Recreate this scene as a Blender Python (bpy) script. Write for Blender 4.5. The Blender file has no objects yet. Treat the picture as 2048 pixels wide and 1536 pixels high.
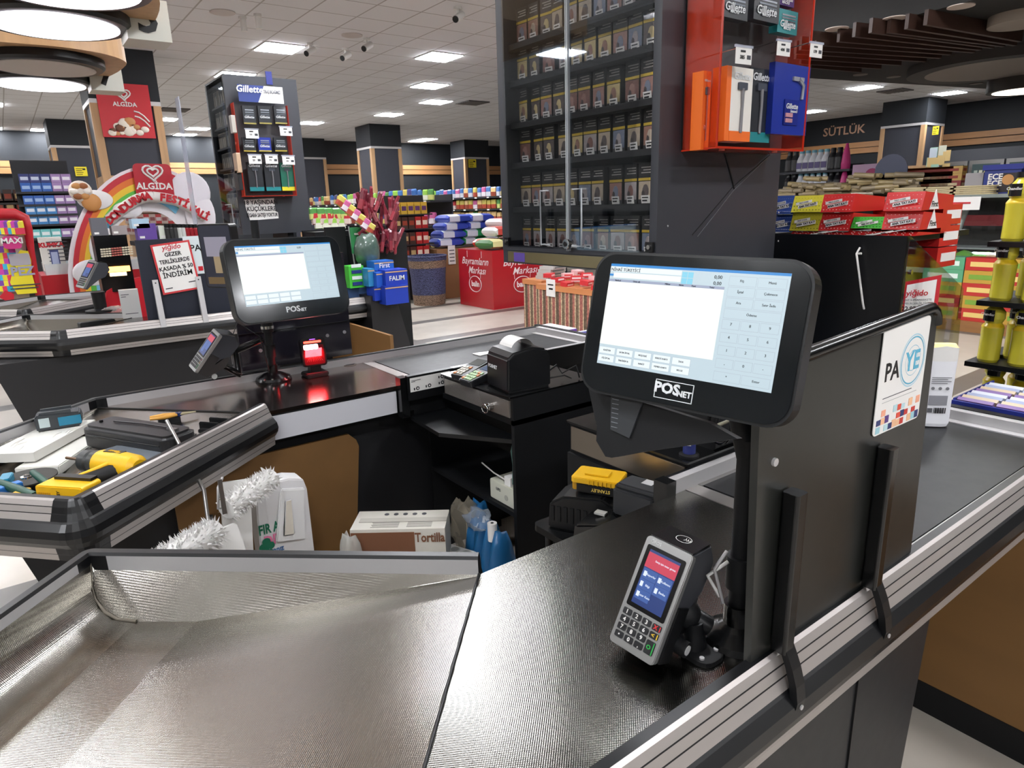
import bpy, bmesh, math, random
from mathutils import Matrix, Vector
random.seed(7)
SC = bpy.context.scene
COL = SC.collection
PI = math.pi
# ---------------------------------------------------------------- camera
R3 = Matrix(((0.80164316, 0.17733577, -0.57089427), (-0.59710089, 0.19125888, -0.77903181), (-0.02896161, 0.965387, 0.25920872)))
EYE = Vector((0, 0, 1.55)); FPX = 1336.0
cd = bpy.data.cameras.new('camera'); cam = bpy.data.objects.new('camera', cd); COL.objects.link(cam)
# columns of the camera matrix are its right / up / back axes
xa = Vector((R3[0][0], R3[1][0], R3[2][0])).normalized()
za = Vector((R3[0][2], R3[1][2], R3[2][2])); za = (za - xa * za.dot(xa)).normalized(); ya = za.cross(xa)
cam.matrix_world = Matrix(((xa.x, ya.x, za.x, EYE.x), (xa.y, ya.y, za.y, EYE.y), (xa.z, ya.z, za.z, EYE.z), (0, 0, 0, 1)))
cd.sensor_width = 36; cd.lens = FPX / 2048 * 36; cd.clip_start = .02; cd.clip_end = 200
SC.camera = cam
SC.view_settings.view_transform = 'Standard'; SC.view_settings.look = 'None'
SC.view_settings.exposure = 0.32; SC.view_settings.gamma = 1; SC.view_settings.use_curve_mapping = False
SC.cycles.max_bounces = 6; SC.cycles.diffuse_bounces = 3; SC.cycles.glossy_bounces = 3
SC.cycles.transmission_bounces = 5; SC.cycles.transparent_max_bounces = 12
SC.cycles.caustics_reflective = False; SC.cycles.caustics_refractive = False; SC.cycles.sample_clamp_indirect = 4
W = bpy.data.worlds.new('world'); SC.world = W; W.use_nodes = True
W.node_tree.nodes['Background'].inputs[0].default_value = (.62, .60, .62, 1)
W.node_tree.nodes['Background'].inputs[1].default_value = .25
PANEL_E = 66.0   # brightness of the ceiling light panels

def ray(px, py):
    v = Vector((px - 1024, -(py - 768), -FPX)); return R3 @ v
def Z(px, py, z):
    d = ray(px, py); return EYE + d * ((z - EYE.z) / d.z)
def AX(px, py, a, v):
    d = ray(px, py); return EYE + d * ((v - EYE[a]) / d[a])
# ---------------------------------------------------------------- materials
MATS = {}
def s2l(c):
    c /= 255.0
    return c / 12.92 if c <= .04045 else ((c + .055) / 1.055) ** 2.4
def lin(rgb): return tuple(s2l(c) for c in rgb) + (1,)
def mat(rgb, rough=.5, metal=0, key=None, emit=0, spec=None, var=0, coat=0, alpha=1, trans=0, scale=30):
    k = key or (tuple(rgb), rough, metal, emit, spec, var, coat, alpha, trans, scale)
    if k in MATS: return MATS[k]
    m = bpy.data.materials.new('mat_%d' % len(MATS)); m.use_nodes = True
    nt = m.node_tree; b = nt.nodes['Principled BSDF']
    b.inputs['Base Color'].default_value = lin(rgb); b.inputs['Roughness'].default_value = rough
    b.inputs['Metallic'].default_value = metal
    if spec is not None: b.inputs['Specular IOR Level'].default_value = spec
    if coat: b.inputs['Coat Weight'].default_value = coat; b.inputs['Coat Roughness'].default_value = .05
    if emit: b.inputs['Base Color'].default_value = tuple(x * .06 for x in lin(rgb)[:3]) + (1,); b.inputs['Emission Color'].default_value = lin(rgb); b.inputs['Emission Strength'].default_value = emit
    if alpha < 1: b.inputs['Alpha'].default_value = alpha
    if trans: b.inputs['Transmission Weight'].default_value = trans; b.inputs['IOR'].default_value = 1.3
    if not emit:
        tc = nt.nodes.new('ShaderNodeTexCoord'); n = nt.nodes.new('ShaderNodeTexNoise'); n.inputs['Scale'].default_value = scale
        nt.links.new(tc.outputs['Object'], n.inputs['Vector'])
        mr = nt.nodes.new('ShaderNodeMapRange'); mr.inputs['To Min'].default_value = max(.02, rough - .03); mr.inputs['To Max'].default_value = rough + .03
        nt.links.new(n.outputs['Fac'], mr.inputs['Value']); nt.links.new(mr.outputs['Result'], b.inputs['Roughness'])
        if var:
            mx = nt.nodes.new('ShaderNodeMix'); mx.data_type = 'RGBA'
            a = lin(rgb); mx.inputs['A'].default_value = tuple(min(1, x * (1 + var)) for x in a[:3]) + (1,)
            mx.inputs['B'].default_value = tuple(x * (1 - var) for x in a[:3]) + (1,)
            n2 = nt.nodes.new('ShaderNodeTexNoise'); n2.inputs['Scale'].default_value = scale / 4; n2.inputs['Detail'].default_value = 6
            nt.links.new(tc.outputs['Object'], n2.inputs['Vector'])
            nt.links.new(n2.outputs['Fac'], mx.inputs['Factor']); nt.links.new(mx.outputs['Result'], b.inputs['Base Color'])
    MATS[k] = m; return m
def clear(rgb=(235, 240, 245), alpha=.12, rough=.03):
    k = ('clear', tuple(rgb), alpha, rough)
    if k in MATS: return MATS[k]
    m = bpy.data.materials.new('clear_plastic'); m.use_nodes = True; nt = m.node_tree; nt.nodes.clear()
    o = nt.nodes.new('ShaderNodeOutputMaterial'); mx = nt.nodes.new('ShaderNodeMixShader')
    t = nt.nodes.new('ShaderNodeBsdfTransparent'); p = nt.nodes.new('ShaderNodeBsdfPrincipled' if alpha > .1 else 'ShaderNodeBsdfGlossy')
    p.inputs[0].default_value = lin(rgb); p.inputs['Roughness'].default_value = rough
    fr = nt.nodes.new('ShaderNodeFresnel'); fr.inputs[0].default_value = 1.45
    ad = nt.nodes.new('ShaderNodeMath'); ad.operation = 'MULTIPLY_ADD'; ad.use_clamp = True; ad.inputs[1].default_value = .5; ad.inputs[2].default_value = alpha
    nt.links.new(fr.outputs[0], ad.inputs[0]); nt.links.new(ad.outputs[0], mx.inputs[0])
    nt.links.new(t.outputs[0], mx.inputs[1]); nt.links.new(p.outputs[0], mx.inputs[2]); nt.links.new(mx.outputs[0], o.inputs[0])
    MATS[k] = m; return m
def nodes_of(m): return m.node_tree, m.node_tree.nodes['Principled BSDF']
def steel(key, pitch, ang, rgb=(176, 170, 160), rough=.28, bump=.35, ax=0):
    if key in MATS: return MATS[key]
    m = bpy.data.materials.new(key); m.use_nodes = True; nt, b = nodes_of(m)
    b.inputs['Base Color'].default_value = lin(rgb); b.inputs['Metallic'].default_value = 1; b.inputs['Roughness'].default_value = rough
    tc = nt.nodes.new('ShaderNodeTexCoord'); mp = nt.nodes.new('ShaderNodeMapping'); mp.inputs['Rotation'].default_value = (0, 0, ang)
    nt.links.new(tc.outputs['Object'], mp.inputs['Vector'])
    sp = nt.nodes.new('ShaderNodeSeparateXYZ'); nt.links.new(mp.outputs[0], sp.inputs[0])
    outs = []
    for i in (0, 1):
        mu = nt.nodes.new('ShaderNodeMath'); mu.operation = 'MULTIPLY'; mu.inputs[1].default_value = 2 * PI / pitch
        sn = nt.nodes.new('ShaderNodeMath'); sn.operation = 'SINE'
        nt.links.new(sp.outputs[i], mu.inputs[0]); nt.links.new(mu.outputs[0], sn.inputs[0]); outs.append(sn)
    pr = nt.nodes.new('ShaderNodeMath'); pr.operation = 'MULTIPLY'
    nt.links.new(outs[0].outputs[0], pr.inputs[0]); nt.links.new(outs[1].outputs[0], pr.inputs[1])
    if pitch > .0001 and bump > 0:
        bp = nt.nodes.new('ShaderNodeBump'); bp.inputs['Strength'].default_value = bump; bp.inputs['Distance'].default_value = .00022
        nt.links.new(pr.outputs[0], bp.inputs['Height']); nt.links.new(bp.outputs[0], b.inputs['Normal'])
    ns = nt.nodes.new('ShaderNodeTexNoise'); ns.inputs['Scale'].default_value = 5; ns.inputs['Detail'].default_value = 3
    nt.links.new(tc.outputs['Object'], ns.inputs['Vector'])
    mr = nt.nodes.new('ShaderNodeMapRange'); mr.inputs['To Min'].default_value = rough - .02; mr.inputs['To Max'].default_value = rough + .03
    nt.links.new(ns.outputs['Fac'], mr.inputs['Value']); nt.links.new(mr.outputs[0], b.inputs['Roughness'])
    MATS[key] = m; return m
ALU = mat((196, 194, 194), .38, .35, spec=.5)
ALU_D = mat((150, 148, 146), .35, .9)
BLK = mat((13, 14, 16), .38, spec=.4)
BLKG = mat((10, 11, 12), .22, spec=.5)
BLKM = mat((19, 20, 22), .55, spec=.3)
GREY = mat((62, 64, 70), .5)
WHITE = mat((232, 230, 226), .5)
PAPER = mat((238, 236, 232), .6)
RED = mat((190, 32, 44), .4)
CHROME = mat((200, 200, 200), .15, 1)
STEELD = steel('steel_tray', .0042, 0.0, (154, 151, 144), .2, .34)
# ---------------------------------------------------------------- object helpers
def tag(o, label=None, cat=None, group=None, kind=None):
    if label: o['label'] = label
    if cat: o['category'] = cat
    if group: o['group'] = group
    if kind: o['kind'] = kind
    return o
def thing(name, label, cat, loc=(0, 0, 0), rz=0, group=None, M=None):
    o = bpy.data.objects.new(name, None); o.empty_display_size = .05; COL.objects.link(o)
    o.matrix_world = M if M is not None else Matrix.Translation(loc) @ Matrix.Rotation(rz, 4, 'Z')
    return tag(o, label, cat, group)
class MB:
    def __init__(s, T=None): s.v = []; s.f = []; s.m = []; s.sm = []; s.mats = []; s.T = T or Matrix.Identity(4)
    def mi(s, m):
        if m not in s.mats: s.mats.append(m)
        return s.mats.index(m)
    def add(s, vs, fs, m, smooth=False):
        o = len(s.v); s.v += [s.T @ Vector(p) for p in vs]; i = s.mi(m)
        for f in fs: s.f.append([o + k for k in f]); s.m.append(i); s.sm.append(smooth)
        return s
    def box(s, a, b, m):
        x0, y0, z0 = a; x1, y1, z1 = b
        vs = [(x0, y0, z0), (x1, y0, z0), (x1, y1, z0), (x0, y1, z0), (x0, y0, z1), (x1, y0, z1), (x1, y1, z1), (x0, y1, z1)]
        return s.add(vs, [(0, 3, 2, 1), (4, 5, 6, 7), (0, 1, 5, 4), (1, 2, 6, 5), (2, 3, 7, 6), (3, 0, 4, 7)], m)
    def rbox(s, a, b, m, r=.003, axis=2, n=4, smooth=False):
        # box whose four edges along one axis are rounded
        ax = [i for i in range(3) if i != axis]; u0, v0 = a[ax[0]], a[ax[1]]; u1, v1 = b[ax[0]], b[ax[1]]
        pts = []
        for cx, cy, st in ((u1 - r, v1 - r, 0), (u0 + r, v1 - r, 1), (u0 + r, v0 + r, 2), (u1 - r, v0 + r, 3)):
            for k in range(n + 1):
                t = (st + k / n) * PI / 2; pts.append((cx + r * math.cos(t), cy + r * math.sin(t)))
        return s.prism(pts, a[axis], b[axis], m, axis)
    def prism(s, pts, z0, z1, m, axis=2, mtop=None):
        n = len(pts)
        def P(p, z):
            q = list(p); q.insert(axis, z); return q
        vs = [P(p, z0) for p in pts] + [P(p, z1) for p in pts]
        s.add(vs, [[(i + 1) % n, i, n + i, n + (i + 1) % n][::-1] for i in range(n)] + [list(range(n))[::-1]], m)
        return s.add([P(p, z1) for p in pts], [list(range(n))], mtop or m)
    def poly(s, pts, m): return s.add(pts, [list(range(len(pts)))], m)
    def tube(s, pts, r, m, n=8, caps=True, closed=False):
        pts = [Vector(p) for p in pts]; vs = []; k = len(pts)
        rr = r if isinstance(r, (list, tuple)) else [r] * k
        prev = None
        for i, p in enumerate(pts):
            d = (pts[min(i + 1, k - 1)] - pts[max(i - 1, 0)]).normalized()
            if prev is None:
                u = d.orthogonal().normalized()
            else:
                u = (prev - d * prev.dot(d)).normalized()
            prev = u; w = d.cross(u)
            vs += [p + (u * math.cos(2 * PI * j / n) + w * math.sin(2 * PI * j / n)) * rr[i] for j in range(n)]
        fs = [[i * n + j, i * n + (j + 1) % n, (i + 1) * n + (j + 1) % n, (i + 1) * n + j] for i in range(k - 1) for j in range(n)]
        s.add(vs, fs, m, True)
        if caps: s.add(vs[:n], [list(range(n))[::-1]], m); s.add(vs[-n:], [list(range(n))], m)
        return s
    def lathe(s, prof, c, m, n=20, axis=2, mats=None):
        vs = []
        for r, z in prof:
            for j in range(n):
                t = 2 * PI * j / n; q = [r * math.cos(t), r * math.sin(t)]; q.insert(axis, z)
                vs.append((c[0] + q[0], c[1] + q[1], c[2] + q[2]))
        for i in range(len(prof) - 1):
            o = i * n; mm = mats[i] if mats else m
            s.add([vs[o + j] for j in range(2 * n)], [[j, (j + 1) % n, n + (j + 1) % n, n + j] for j in range(n)], mm, True)
        s.add(vs[:n], [list(range(n))[::-1]], mats[0] if mats else m); s.add(vs[-n:], [list(range(n))], mats[-1] if mats else m)
        return s
    def ball(s, c, r, m, n=12, k=8):
        r = (r, r, r) if not isinstance(r, (tuple, list)) else r
        vs = [(c[0], c[1], c[2] - r[2])]
        for i in range(1, k):
            t = PI * i / k
            vs += [(c[0] + r[0] * math.sin(t) * math.cos(2 * PI * j / n), c[1] + r[1] * math.sin(t) * math.sin(2 * PI * j / n), c[2] - r[2] * math.cos(t)) for j in range(n)]
        vs.append((c[0], c[1], c[2] + r[2])); e = len(vs) - 1
        fs = [[0, 1 + (j + 1) % n, 1 + j] for j in range(n)]
        fs += [[1 + i * n + j, 1 + i * n + (j + 1) % n, 1 + (i + 1) * n + (j + 1) % n, 1 + (i + 1) * n + j] for i in range(k - 2) for j in range(n)]
        fs += [[e, e - n + j, e - n + (j + 1) % n] for j in range(n)]
        return s.add(vs, fs, m, True)
    def build(s, name, parent=None, label=None, bevel=0, local=False, kind=None, cat=None, group=None, seg=2, flip=False):
        me = bpy.data.meshes.new(name); me.from_pydata([tuple(v) for v in s.v], [], [f[::-1] for f in s.f] if (flip or s.T.determinant() < 0) else s.f)
        for m in s.mats: me.materials.append(m)
        for p, i, sm in zip(me.polygons, s.m, s.sm): p.material_index = i; p.use_smooth = sm
        me.update()
        o = bpy.data.objects.new(name, me); COL.objects.link(o)
        if parent:
            o.parent = parent
            if not local: o.matrix_parent_inverse = world_of(parent).inverted()
        if bevel:
            bm = bmesh.new(); bm.from_mesh(me); bmesh.ops.remove_doubles(bm, verts=bm.verts, dist=1e-6)
            bmesh.ops.bevel(bm, geom=[e for e in bm.edges if len(e.link_faces) == 2 and e.calc_face_angle(0) > .6], offset=bevel, segments=seg, affect='EDGES', clamp_overlap=True)
            bm.to_mesh(me); bm.free()
            for p in me.polygons: p.use_smooth = False
        tag(o, label, cat, group, kind); return o
WM = {}
def world_of(o):
    m = o.matrix_basis.copy(); p = o
    while p.parent: m = p.parent.matrix_basis @ p.matrix_parent_inverse @ m if False else (p.parent.matrix_basis @ p.matrix_parent_inverse) @ m; p = p.parent
    return m
def frame(o, x, y):
    x = Vector(x).normalized(); y = Vector(y); y = (y - x * y.dot(x)).normalized(); z = x.cross(y); o = Vector(o)
    return Matrix(((x.x, y.x, z.x, o.x), (x.y, y.y, z.y, o.y), (x.z, y.z, z.z, o.z), (0, 0, 0, 1)))
TXT = {}
def text_mesh(s, size, m, bold=0, shear=0):
    k = (s, size, m.name, bold, shear)
    if k in TXT: return TXT[k]
    c = bpy.data.curves.new('lettering', 'FONT'); c.body = s; c.size = size; c.align_x = 'CENTER'; c.align_y = 'CENTER'; c.resolution_u = 2
    c.extrude = .0003; c.offset = bold; c.shear = shear; c.space_line = .95
    o = bpy.data.objects.new('lettering', c); COL.objects.link(o)
    bpy.context.view_layer.update()
    me = bpy.data.meshes.new_from_object(o.evaluated_get(bpy.context.evaluated_depsgraph_get()))
    bpy.data.objects.remove(o); bpy.data.curves.remove(c)
    me.materials.clear(); me.materials.append(m); TXT[k] = me; return me
def text(s, size, m, F, parent, bold=0, name='lettering', shear=0, sx=1, local=False, z=.0012):
    me = text_mesh(s, size, m, bold, shear); o = bpy.data.objects.new(name, me); COL.objects.link(o); o.parent = parent
    if not local: o.matrix_parent_inverse = world_of(parent).inverted()
    o.matrix_basis = F @ Matrix.Translation((0, 0, z)) @ Matrix.Diagonal((sx, 1, 1, 1)); return o
def clone(o, M=None, label=None, group=None, parent=None):
    c = o.copy(); COL.objects.link(c)
    if parent: c.parent = parent
    if M is not None: c.matrix_basis = M
    if label: c['label'] = label
    if group: c['group'] = group
    for ch in o.children: clone(ch, parent=c)
    return c
ORD = ['first', 'second', 'third', 'fourth', 'fifth', 'sixth', 'seventh', 'eighth', 'ninth', 'tenth', 'eleventh', 'twelfth', 'thirteenth', 'fourteenth', 'fifteenth', 'sixteenth', 'seventeenth', 'eighteenth', 'nineteenth', 'twentieth']
# ---------------------------------------------------------------- room
HC = 3.95
def struct(mb, name, **k): return mb.build(name, kind='structure', **k)
def tile_mat():
    m = bpy.data.materials.new('ceiling_tiles'); m.use_nodes = True; nt, b = nodes_of(m); b.inputs['Roughness'].default_value = .85
    tc = nt.nodes.new('ShaderNodeTexCoord'); mp = nt.nodes.new('ShaderNodeMapping'); mp.inputs['Location'].default_value = (-3.55, -10.66, 0)
    nt.links.new(tc.outputs['Object'], mp.inputs['Vector'])
    br = nt.nodes.new('ShaderNodeTexBrick'); br.offset = 0; br.inputs['Scale'].default_value = 1; br.inputs['Brick Width'].default_value = .61; br.inputs['Row Height'].default_value = .61
    br.inputs['Mortar Size'].default_value = .012; br.inputs['Mortar Smooth'].default_value = .2
    br.inputs['Color1'].default_value = lin((230, 230, 232)); br.inputs['Color2'].default_value = lin((224, 224, 226)); br.inputs['Mortar'].default_value = lin((172, 168, 166))
    nt.links.new(mp.outputs[0], br.inputs['Vector']); nt.links.new(br.outputs['Color'], b.inputs['Base Color']); return m
def floor_mat():
    m = bpy.data.materials.new('floor_tiles'); m.use_nodes = True; nt, b = nodes_of(m)
    tc = nt.nodes.new('ShaderNodeTexCoord'); mp = nt.nodes.new('ShaderNodeMapping'); mp.inputs['Location'].default_value = (1.2, -8.2, 0)
    nt.links.new(tc.outputs['Object'], mp.inputs['Vector'])
    br = nt.nodes.new('ShaderNodeTexBrick'); br.offset = 0; br.inputs['Scale'].default_value = 1; br.inputs['Brick Width'].default_value = 4.88; br.inputs['Row Height'].default_value = 1.22
    br.inputs['Mortar Size'].default_value = .1; br.inputs['Mortar Smooth'].default_value = 0
    br.inputs['Color1'].default_value = lin((206, 198, 186)); br.inputs['Color2'].default_value = lin((200, 191, 179)); br.inputs['Mortar'].default_value = lin((112, 108, 104))
    nt.links.new(mp.outputs[0], br.inputs['Vector'])
    n = nt.nodes.new('ShaderNodeTexNoise'); n.inputs['Scale'].default_value = 3; n.inputs['Detail'].default_value = 10
    nt.links.new(tc.outputs['Object'], n.inputs['Vector'])
    mx = nt.nodes.new('ShaderNodeMix'); mx.data_type = 'RGBA'; mx.blend_type = 'MULTIPLY'; mx.inputs['Factor'].default_value = .35
    nt.links.new(br.outputs['Color'], mx.inputs['A']); nt.links.new(n.outputs['Fac'], mx.inputs['B']); nt.links.new(mx.outputs['Result'], b.inputs['Base Color'])
    b.inputs['Roughness'].default_value = .32; return m
def wood_mat(rgb, key, sc=1.0, rough=.5, axis='Z', streak=14):
    if key in MATS: return MATS[key]
    m = bpy.data.materials.new(key); m.use_nodes = True; nt, b = nodes_of(m); b.inputs['Roughness'].default_value = rough
    tc = nt.nodes.new('ShaderNodeTexCoord'); mp = nt.nodes.new('ShaderNodeMapping')
    s = [streak, streak, streak]; s['XYZ'.index(axis)] = .8
    mp.inputs['Scale'].default_value = [x * sc for x in s]; nt.links.new(tc.outputs['Object'], mp.inputs['Vector'])
    n = nt.nodes.new('ShaderNodeTexNoise'); n.inputs['Scale'].default_value = 1.5; n.inputs['Detail'].default_value = 5
    nt.links.new(mp.outputs[0], n.inputs['Vector'])
    mx = nt.nodes.new('ShaderNodeMix'); mx.data_type = 'RGBA'; a = lin(rgb)
    mx.inputs['A'].default_value = tuple(x * .72 for x in a[:3]) + (1,); mx.inputs['B'].default_value = tuple(min(1, x * 1.2) for x in a[:3]) + (1,)
    nt.links.new(n.outputs['Fac'], mx.inputs['Factor']); nt.links.new(mx.outputs['Result'], b.inputs['Base Color']); MATS[key] = m; return m
OAK = wood_mat((186, 148, 108), 'oak_panel'); OAKD = wood_mat((140, 98, 66), 'oak_dark'); MDF = wood_mat((128, 92, 50), 'mdf_board', .6, .6, 'Y', 5)
DARKW = mat((34, 37, 41), .6, spec=.3); SLATE = mat((58, 60, 68), .55, spec=.3)
struct(MB().box((-10, -8, -.1), (24, 26, 0), floor_mat()), 'floor')
TILE = tile_mat()
struct(MB().box((-10, -8, HC), (24, 26, HC + .1), TILE), 'ceiling')
XR, YB = 22.3, 24.2
w = MB(); w.box((XR, -8, 0), (XR + .2, 26, HC), DARKW)
for z0, z1 in ((2.62, 2.78), (2.80, 2.96)): w.box((XR - .06, -8, z0 + .18), (XR, 24, z1 + .18), wood_mat((176, 128, 84), 'rail_wood', 1, .5, 'Y'))
struct(w, 'wall_right')
w = MB(); w.box((-10, YB, 0), (XR, YB + .2, HC), DARKW)
for z0, z1 in ((2.62, 2.78), (2.80, 2.96)): w.box((-10, YB - .06, z0 + .18), (XR, YB, z1 + .18), wood_mat((176, 128, 84), 'rail_wood2', 1, .5, 'X'))
struct(w, 'wall_back')
struct(MB().box((-10.2, -8, 0), (-10, 26, HC), mat((150, 146, 140), .7)), 'wall_left')
struct(MB().box((-10, -8.2, 0), (24, -8, HC), mat((150, 146, 140), .7)), 'wall_front')
# pillars with oak corner strips
def pillar(name, x0, y0, w, d, label, top=.62, oakbase=0, post=None):
    t = thing('pillar', label, 'pillar', (x0 + w / 2, y0 + d / 2, 0), group=None)
    MB().box((x0 + .03, y0 + .03, 0), (x0 + w - .03, y0 + d - .03, HC - top), SLATE).build('core', t)
    MB().box((x0, y0, HC - top), (x0 + w, y0 + d, HC - .001), DARKW).build('head_casing', t)
    s = MB(); c = .11
    for a in (x0, x0 + w - c):
        for b_ in (y0, y0 + d - c): s.box((a, b_, 0), (a + c, b_ + c, HC - top - .06), OAK)
    s.build('corner_strip', t)
    MB().box((x0, y0, HC - top - .06), (x0 + w, y0 + d, HC - top), ALU).build('metal_trim', t)
    if oakbase: MB().box((x0 + .01, y0 + .01, 0), (x0 + w - .01, y0 + d - .01, oakbase), OAK).build('oak_base', t)
    return t
YEL = mat((225, 205, 40), .5)
def note(t, F, w, h):
    m = MB(F); m.box((-w / 2, -h / 2, 0), (w / 2, h / 2, .004), YEL)
    for k in range(4): m.box((-w * .4, -h * .35 + k * h * .2, .004), (w * (.1 + .08 * (k % 2)), -h * .35 + k * h * .2 + h * .06, .006), BLK)
    m.box((w * .15, h * .15, .004), (w * .38, h * .32, .006), BLK)
    return m.build('yellow_notice', t, label='small yellow notice')
def pil_px(pxl, pyl, pxr, pyr, label, d=None, oakbase=0):
    a = Z(pxl, pyl, HC); b = Z(pxr, pyr, HC); w_ = abs(b.x - a.x)
    return pillar('p', min(a.x, b.x), a.y, w_, d or w_, label, oakbase=oakbase), a, w_
# centre pillar (corner nearest), seen on two faces
a = Z(738, 247, HC)
p1 = pillar('pillar', a.x, a.y, 1.0, 1.0, 'slate pillar with oak edges rising behind the colourful snack aisle')
a = Z(640, 277, HC); p2 = pillar('pillar', a.x - 1.0, a.y, 1.15, 1.0, 'slate pillar just right of the small razor cabinet')
a = Z(928, 279, HC); p3 = pillar('pillar', a.x, a.y, 1.1, 1.0, 'far slate pillar with a yellow notice beside the big cigarette cabinet')
q = AX(944, 327, 1, a.y); note(p3, frame(q - Vector((0, .02, 0)), (1, 0, 0), (0, 0, 1)), .35, .3)
a = Z(1858, 193, HC); p4 = pillar('pillar', a.x, a.y, 1.15, 1.15, 'slate pillar with oak edges in front of the dairy wall', oakbase=2.25)
q = AX(1872, 261, 0, a.x); note(p4, frame(q - Vector((.02, 0, 0)), (0, -1, 0), (0, 0, 1)), .15, .21)
a = Z(90, 237, HC); b = Z(195, 240, HC); p5 = pillar('pillar', a.x, a.y, b.x - a.x, 1.1, 'wide slate pillar with a yellow notice behind the rainbow arch')
q = AX(162, 343, 1, a.y); note(p5, frame(q - Vector((0, .02, 0)), (1, 0, 0), (0, 0, 1)), .27, .23)
b = Z(305, 102, HC); a0 = b.x - .95
p6 = pillar('pillar', a0, b.y, .95, .95, 'oak clad pillar carrying the red ice cream poster', top=.72, oakbase=2.15)
po = thing('ice_cream_poster', 'red ice cream poster with white heart logo high on the oak pillar', 'poster', (a0 + .4, b.y - .03, 2.2))
c0 = AX(213, 162, 1, b.y - .02); c1 = AX(312, 277, 1, b.y - .02)
px0, px1, pz0, pz1 = a0 + .1, c1.x + .0, c1.z, c0.z - .02
m = MB(); m.box((px0, b.y - .03, pz0), (px1, b.y - .002, pz1), RED); m.build('poster_sheet', po)
w_ = px1 - px0; h_ = pz1 - pz0
def heart(F, s, m, parent, r=.006):
    mb = MB(F)
    for k in (1, .55):
        pts = []
        for i in range(25):
            t = 2 * PI * i / 24; pts.append((k * s * math.sin(t) ** 3, k * s * .9 * (13 * math.cos(t) - 5 * math.cos(2 * t) - 2 * math.cos(3 * t) - math.cos(4 * t)) / 16, .002))
        mb.tube(pts, r, m, 6, False)
    return mb.build('heart_logo', parent)
F = frame((px0 + w_ * .5, b.y - .034, pz1 - h_ * .2), (1, 0, 0), (0, 0, 1))
heart(F, w_ * .13, WHITE, po, .011); text('ALGİDA', w_ * .12, WHITE, F @ Matrix.Translation((0, -w_ * .2, 0)), po, .002)
m = MB()
for k in range(26):
    rx = random.uniform(.05, .95); rz_ = random.uniform(.02, .3); cc = random.choice([(235, 225, 210), (238, 228, 214), (110, 66, 44), (196, 140, 90), (70, 40, 30)])
    r = random.uniform(.035, .1) * w_; x_ = px0 + r * 1.4 + (w_ - 2.8 * r) * rx; zz = pz0 + r + .28 * h_ * rz_ * 3 * .95 * (.6 + .4 * math.sin(rx * 3))
    m.ball((x_, b.y - .036, zz), (r * 1.3, .008 + k * .0006, r), mat(cc, .5), 10, 6)
for dz in (0, .06): m.tube([(px1 - w_ * .35 + i * w_ * .09, b.y - .034, pz0 + h_ * .5 - dz * 1.2 - i * i * .016) for i in range(4)], .011, WHITE, 5)
m.build('ice_cream_picture', po)
# ceiling light panels
PANM = mat((248, 250, 255), .5, emit=PANEL_E, key='panel')
cl = thing('ceiling_light', 'x', 'ceiling light', (0, 0, HC), group='square light panels in the tiled ceiling')
MB().box((-.3, -.3, -.012), (.3, .3, 0), ALU).build('frame', cl, local=True)
MB().box((-.285, -.285, -.02), (.285, .285, -.011), PANM).build('diffuser', cl, local=True)
vis = [(562, 94, 'large light panel above the left razor cabinet'), (475, 145, 'light panel half hidden by the left razor cabinet'), (861, 117, 'nearest light panel between the two razor cabinets'),
       (857, 168, 'second light panel back between the two razor cabinets'), (853, 204, 'third light panel back between the two razor cabinets'), (770, 227, 'light panel in front of the centre pillar'),
       (625, 243, 'light panel just right of the left razor cabinet'), (845, 278, 'upper one of two tiny far light panels right of the centre pillar'), (822, 282, 'lower one of two tiny far light panels right of the centre pillar'),
       (343, 236, 'light panel just right of the red poster pillar'), (388, 258, 'light panel touching the left edge of the razor cabinet'), (0, 206, 'light panel at the left frame edge below the round lamps'),
       (2, 270, 'lower light panel at the left frame edge'), (75, 270, 'light panel left of the wide notice pillar'), (352, 285, 'far light panel right of the oak pillar'), (371, 296, 'farthest light panel right of the oak pillar'),
       (1738, 171, 'light panel right of the orange razor case'), (1630, 224, 'light panel above the dairy lettering'), (1925, 185, 'light panel right of the dairy pillar')]
def snap(v, o): return o + round((v - o) / .61) * .61
used = []
for i, (px, py, lb) in enumerate(vis):
    p = Z(px, py, HC); x = snap(p.x, 3.855); y = snap(p.y, 10.965)
    if y > YB - .3 or x > XR - .3: x, y = min(x, XR - .5), min(y, YB - .5)
    used.append((x, y)); M_ = Matrix.Translation((x, y, HC - .001))
    if i == 0: cl.matrix_basis = M_; cl['label'] = 'white square ' + lb
    else: clone(cl, M_, 'white square ' + lb)
for lx, ly in ((2.33, 4.2),): clone(cl, Matrix.Translation((snap(lx, 3.855), snap(ly, 10.965), HC - .001)), 'white square light panel above the near counters, beyond the photo top')
for x in (-4.8, -1.1, 2.6, 6.3, 10, 13.7, 17.4):  # unseen extra panels, added around the view to light the room
    for y in (-5.5, -1.9, 1.8, 5.4, 9.1, 14.5, 18.5):
        if any(abs(x - a) < 1.6 and abs(y - b) < 1.6 for a, b in used) or (x > 9.5 and y < 8) : continue
        q = R3.transposed() @ (Vector((x, y, HC)) - EYE)
        if q.z < -.3 and abs(q.x / q.z) < .85 and abs(q.y / q.z) < .62: continue
        clone(cl, Matrix.Translation((snap(x, 3.855), snap(y, 10.965), HC - .001)), 'white square light panel added out of view to light the room')
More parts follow.
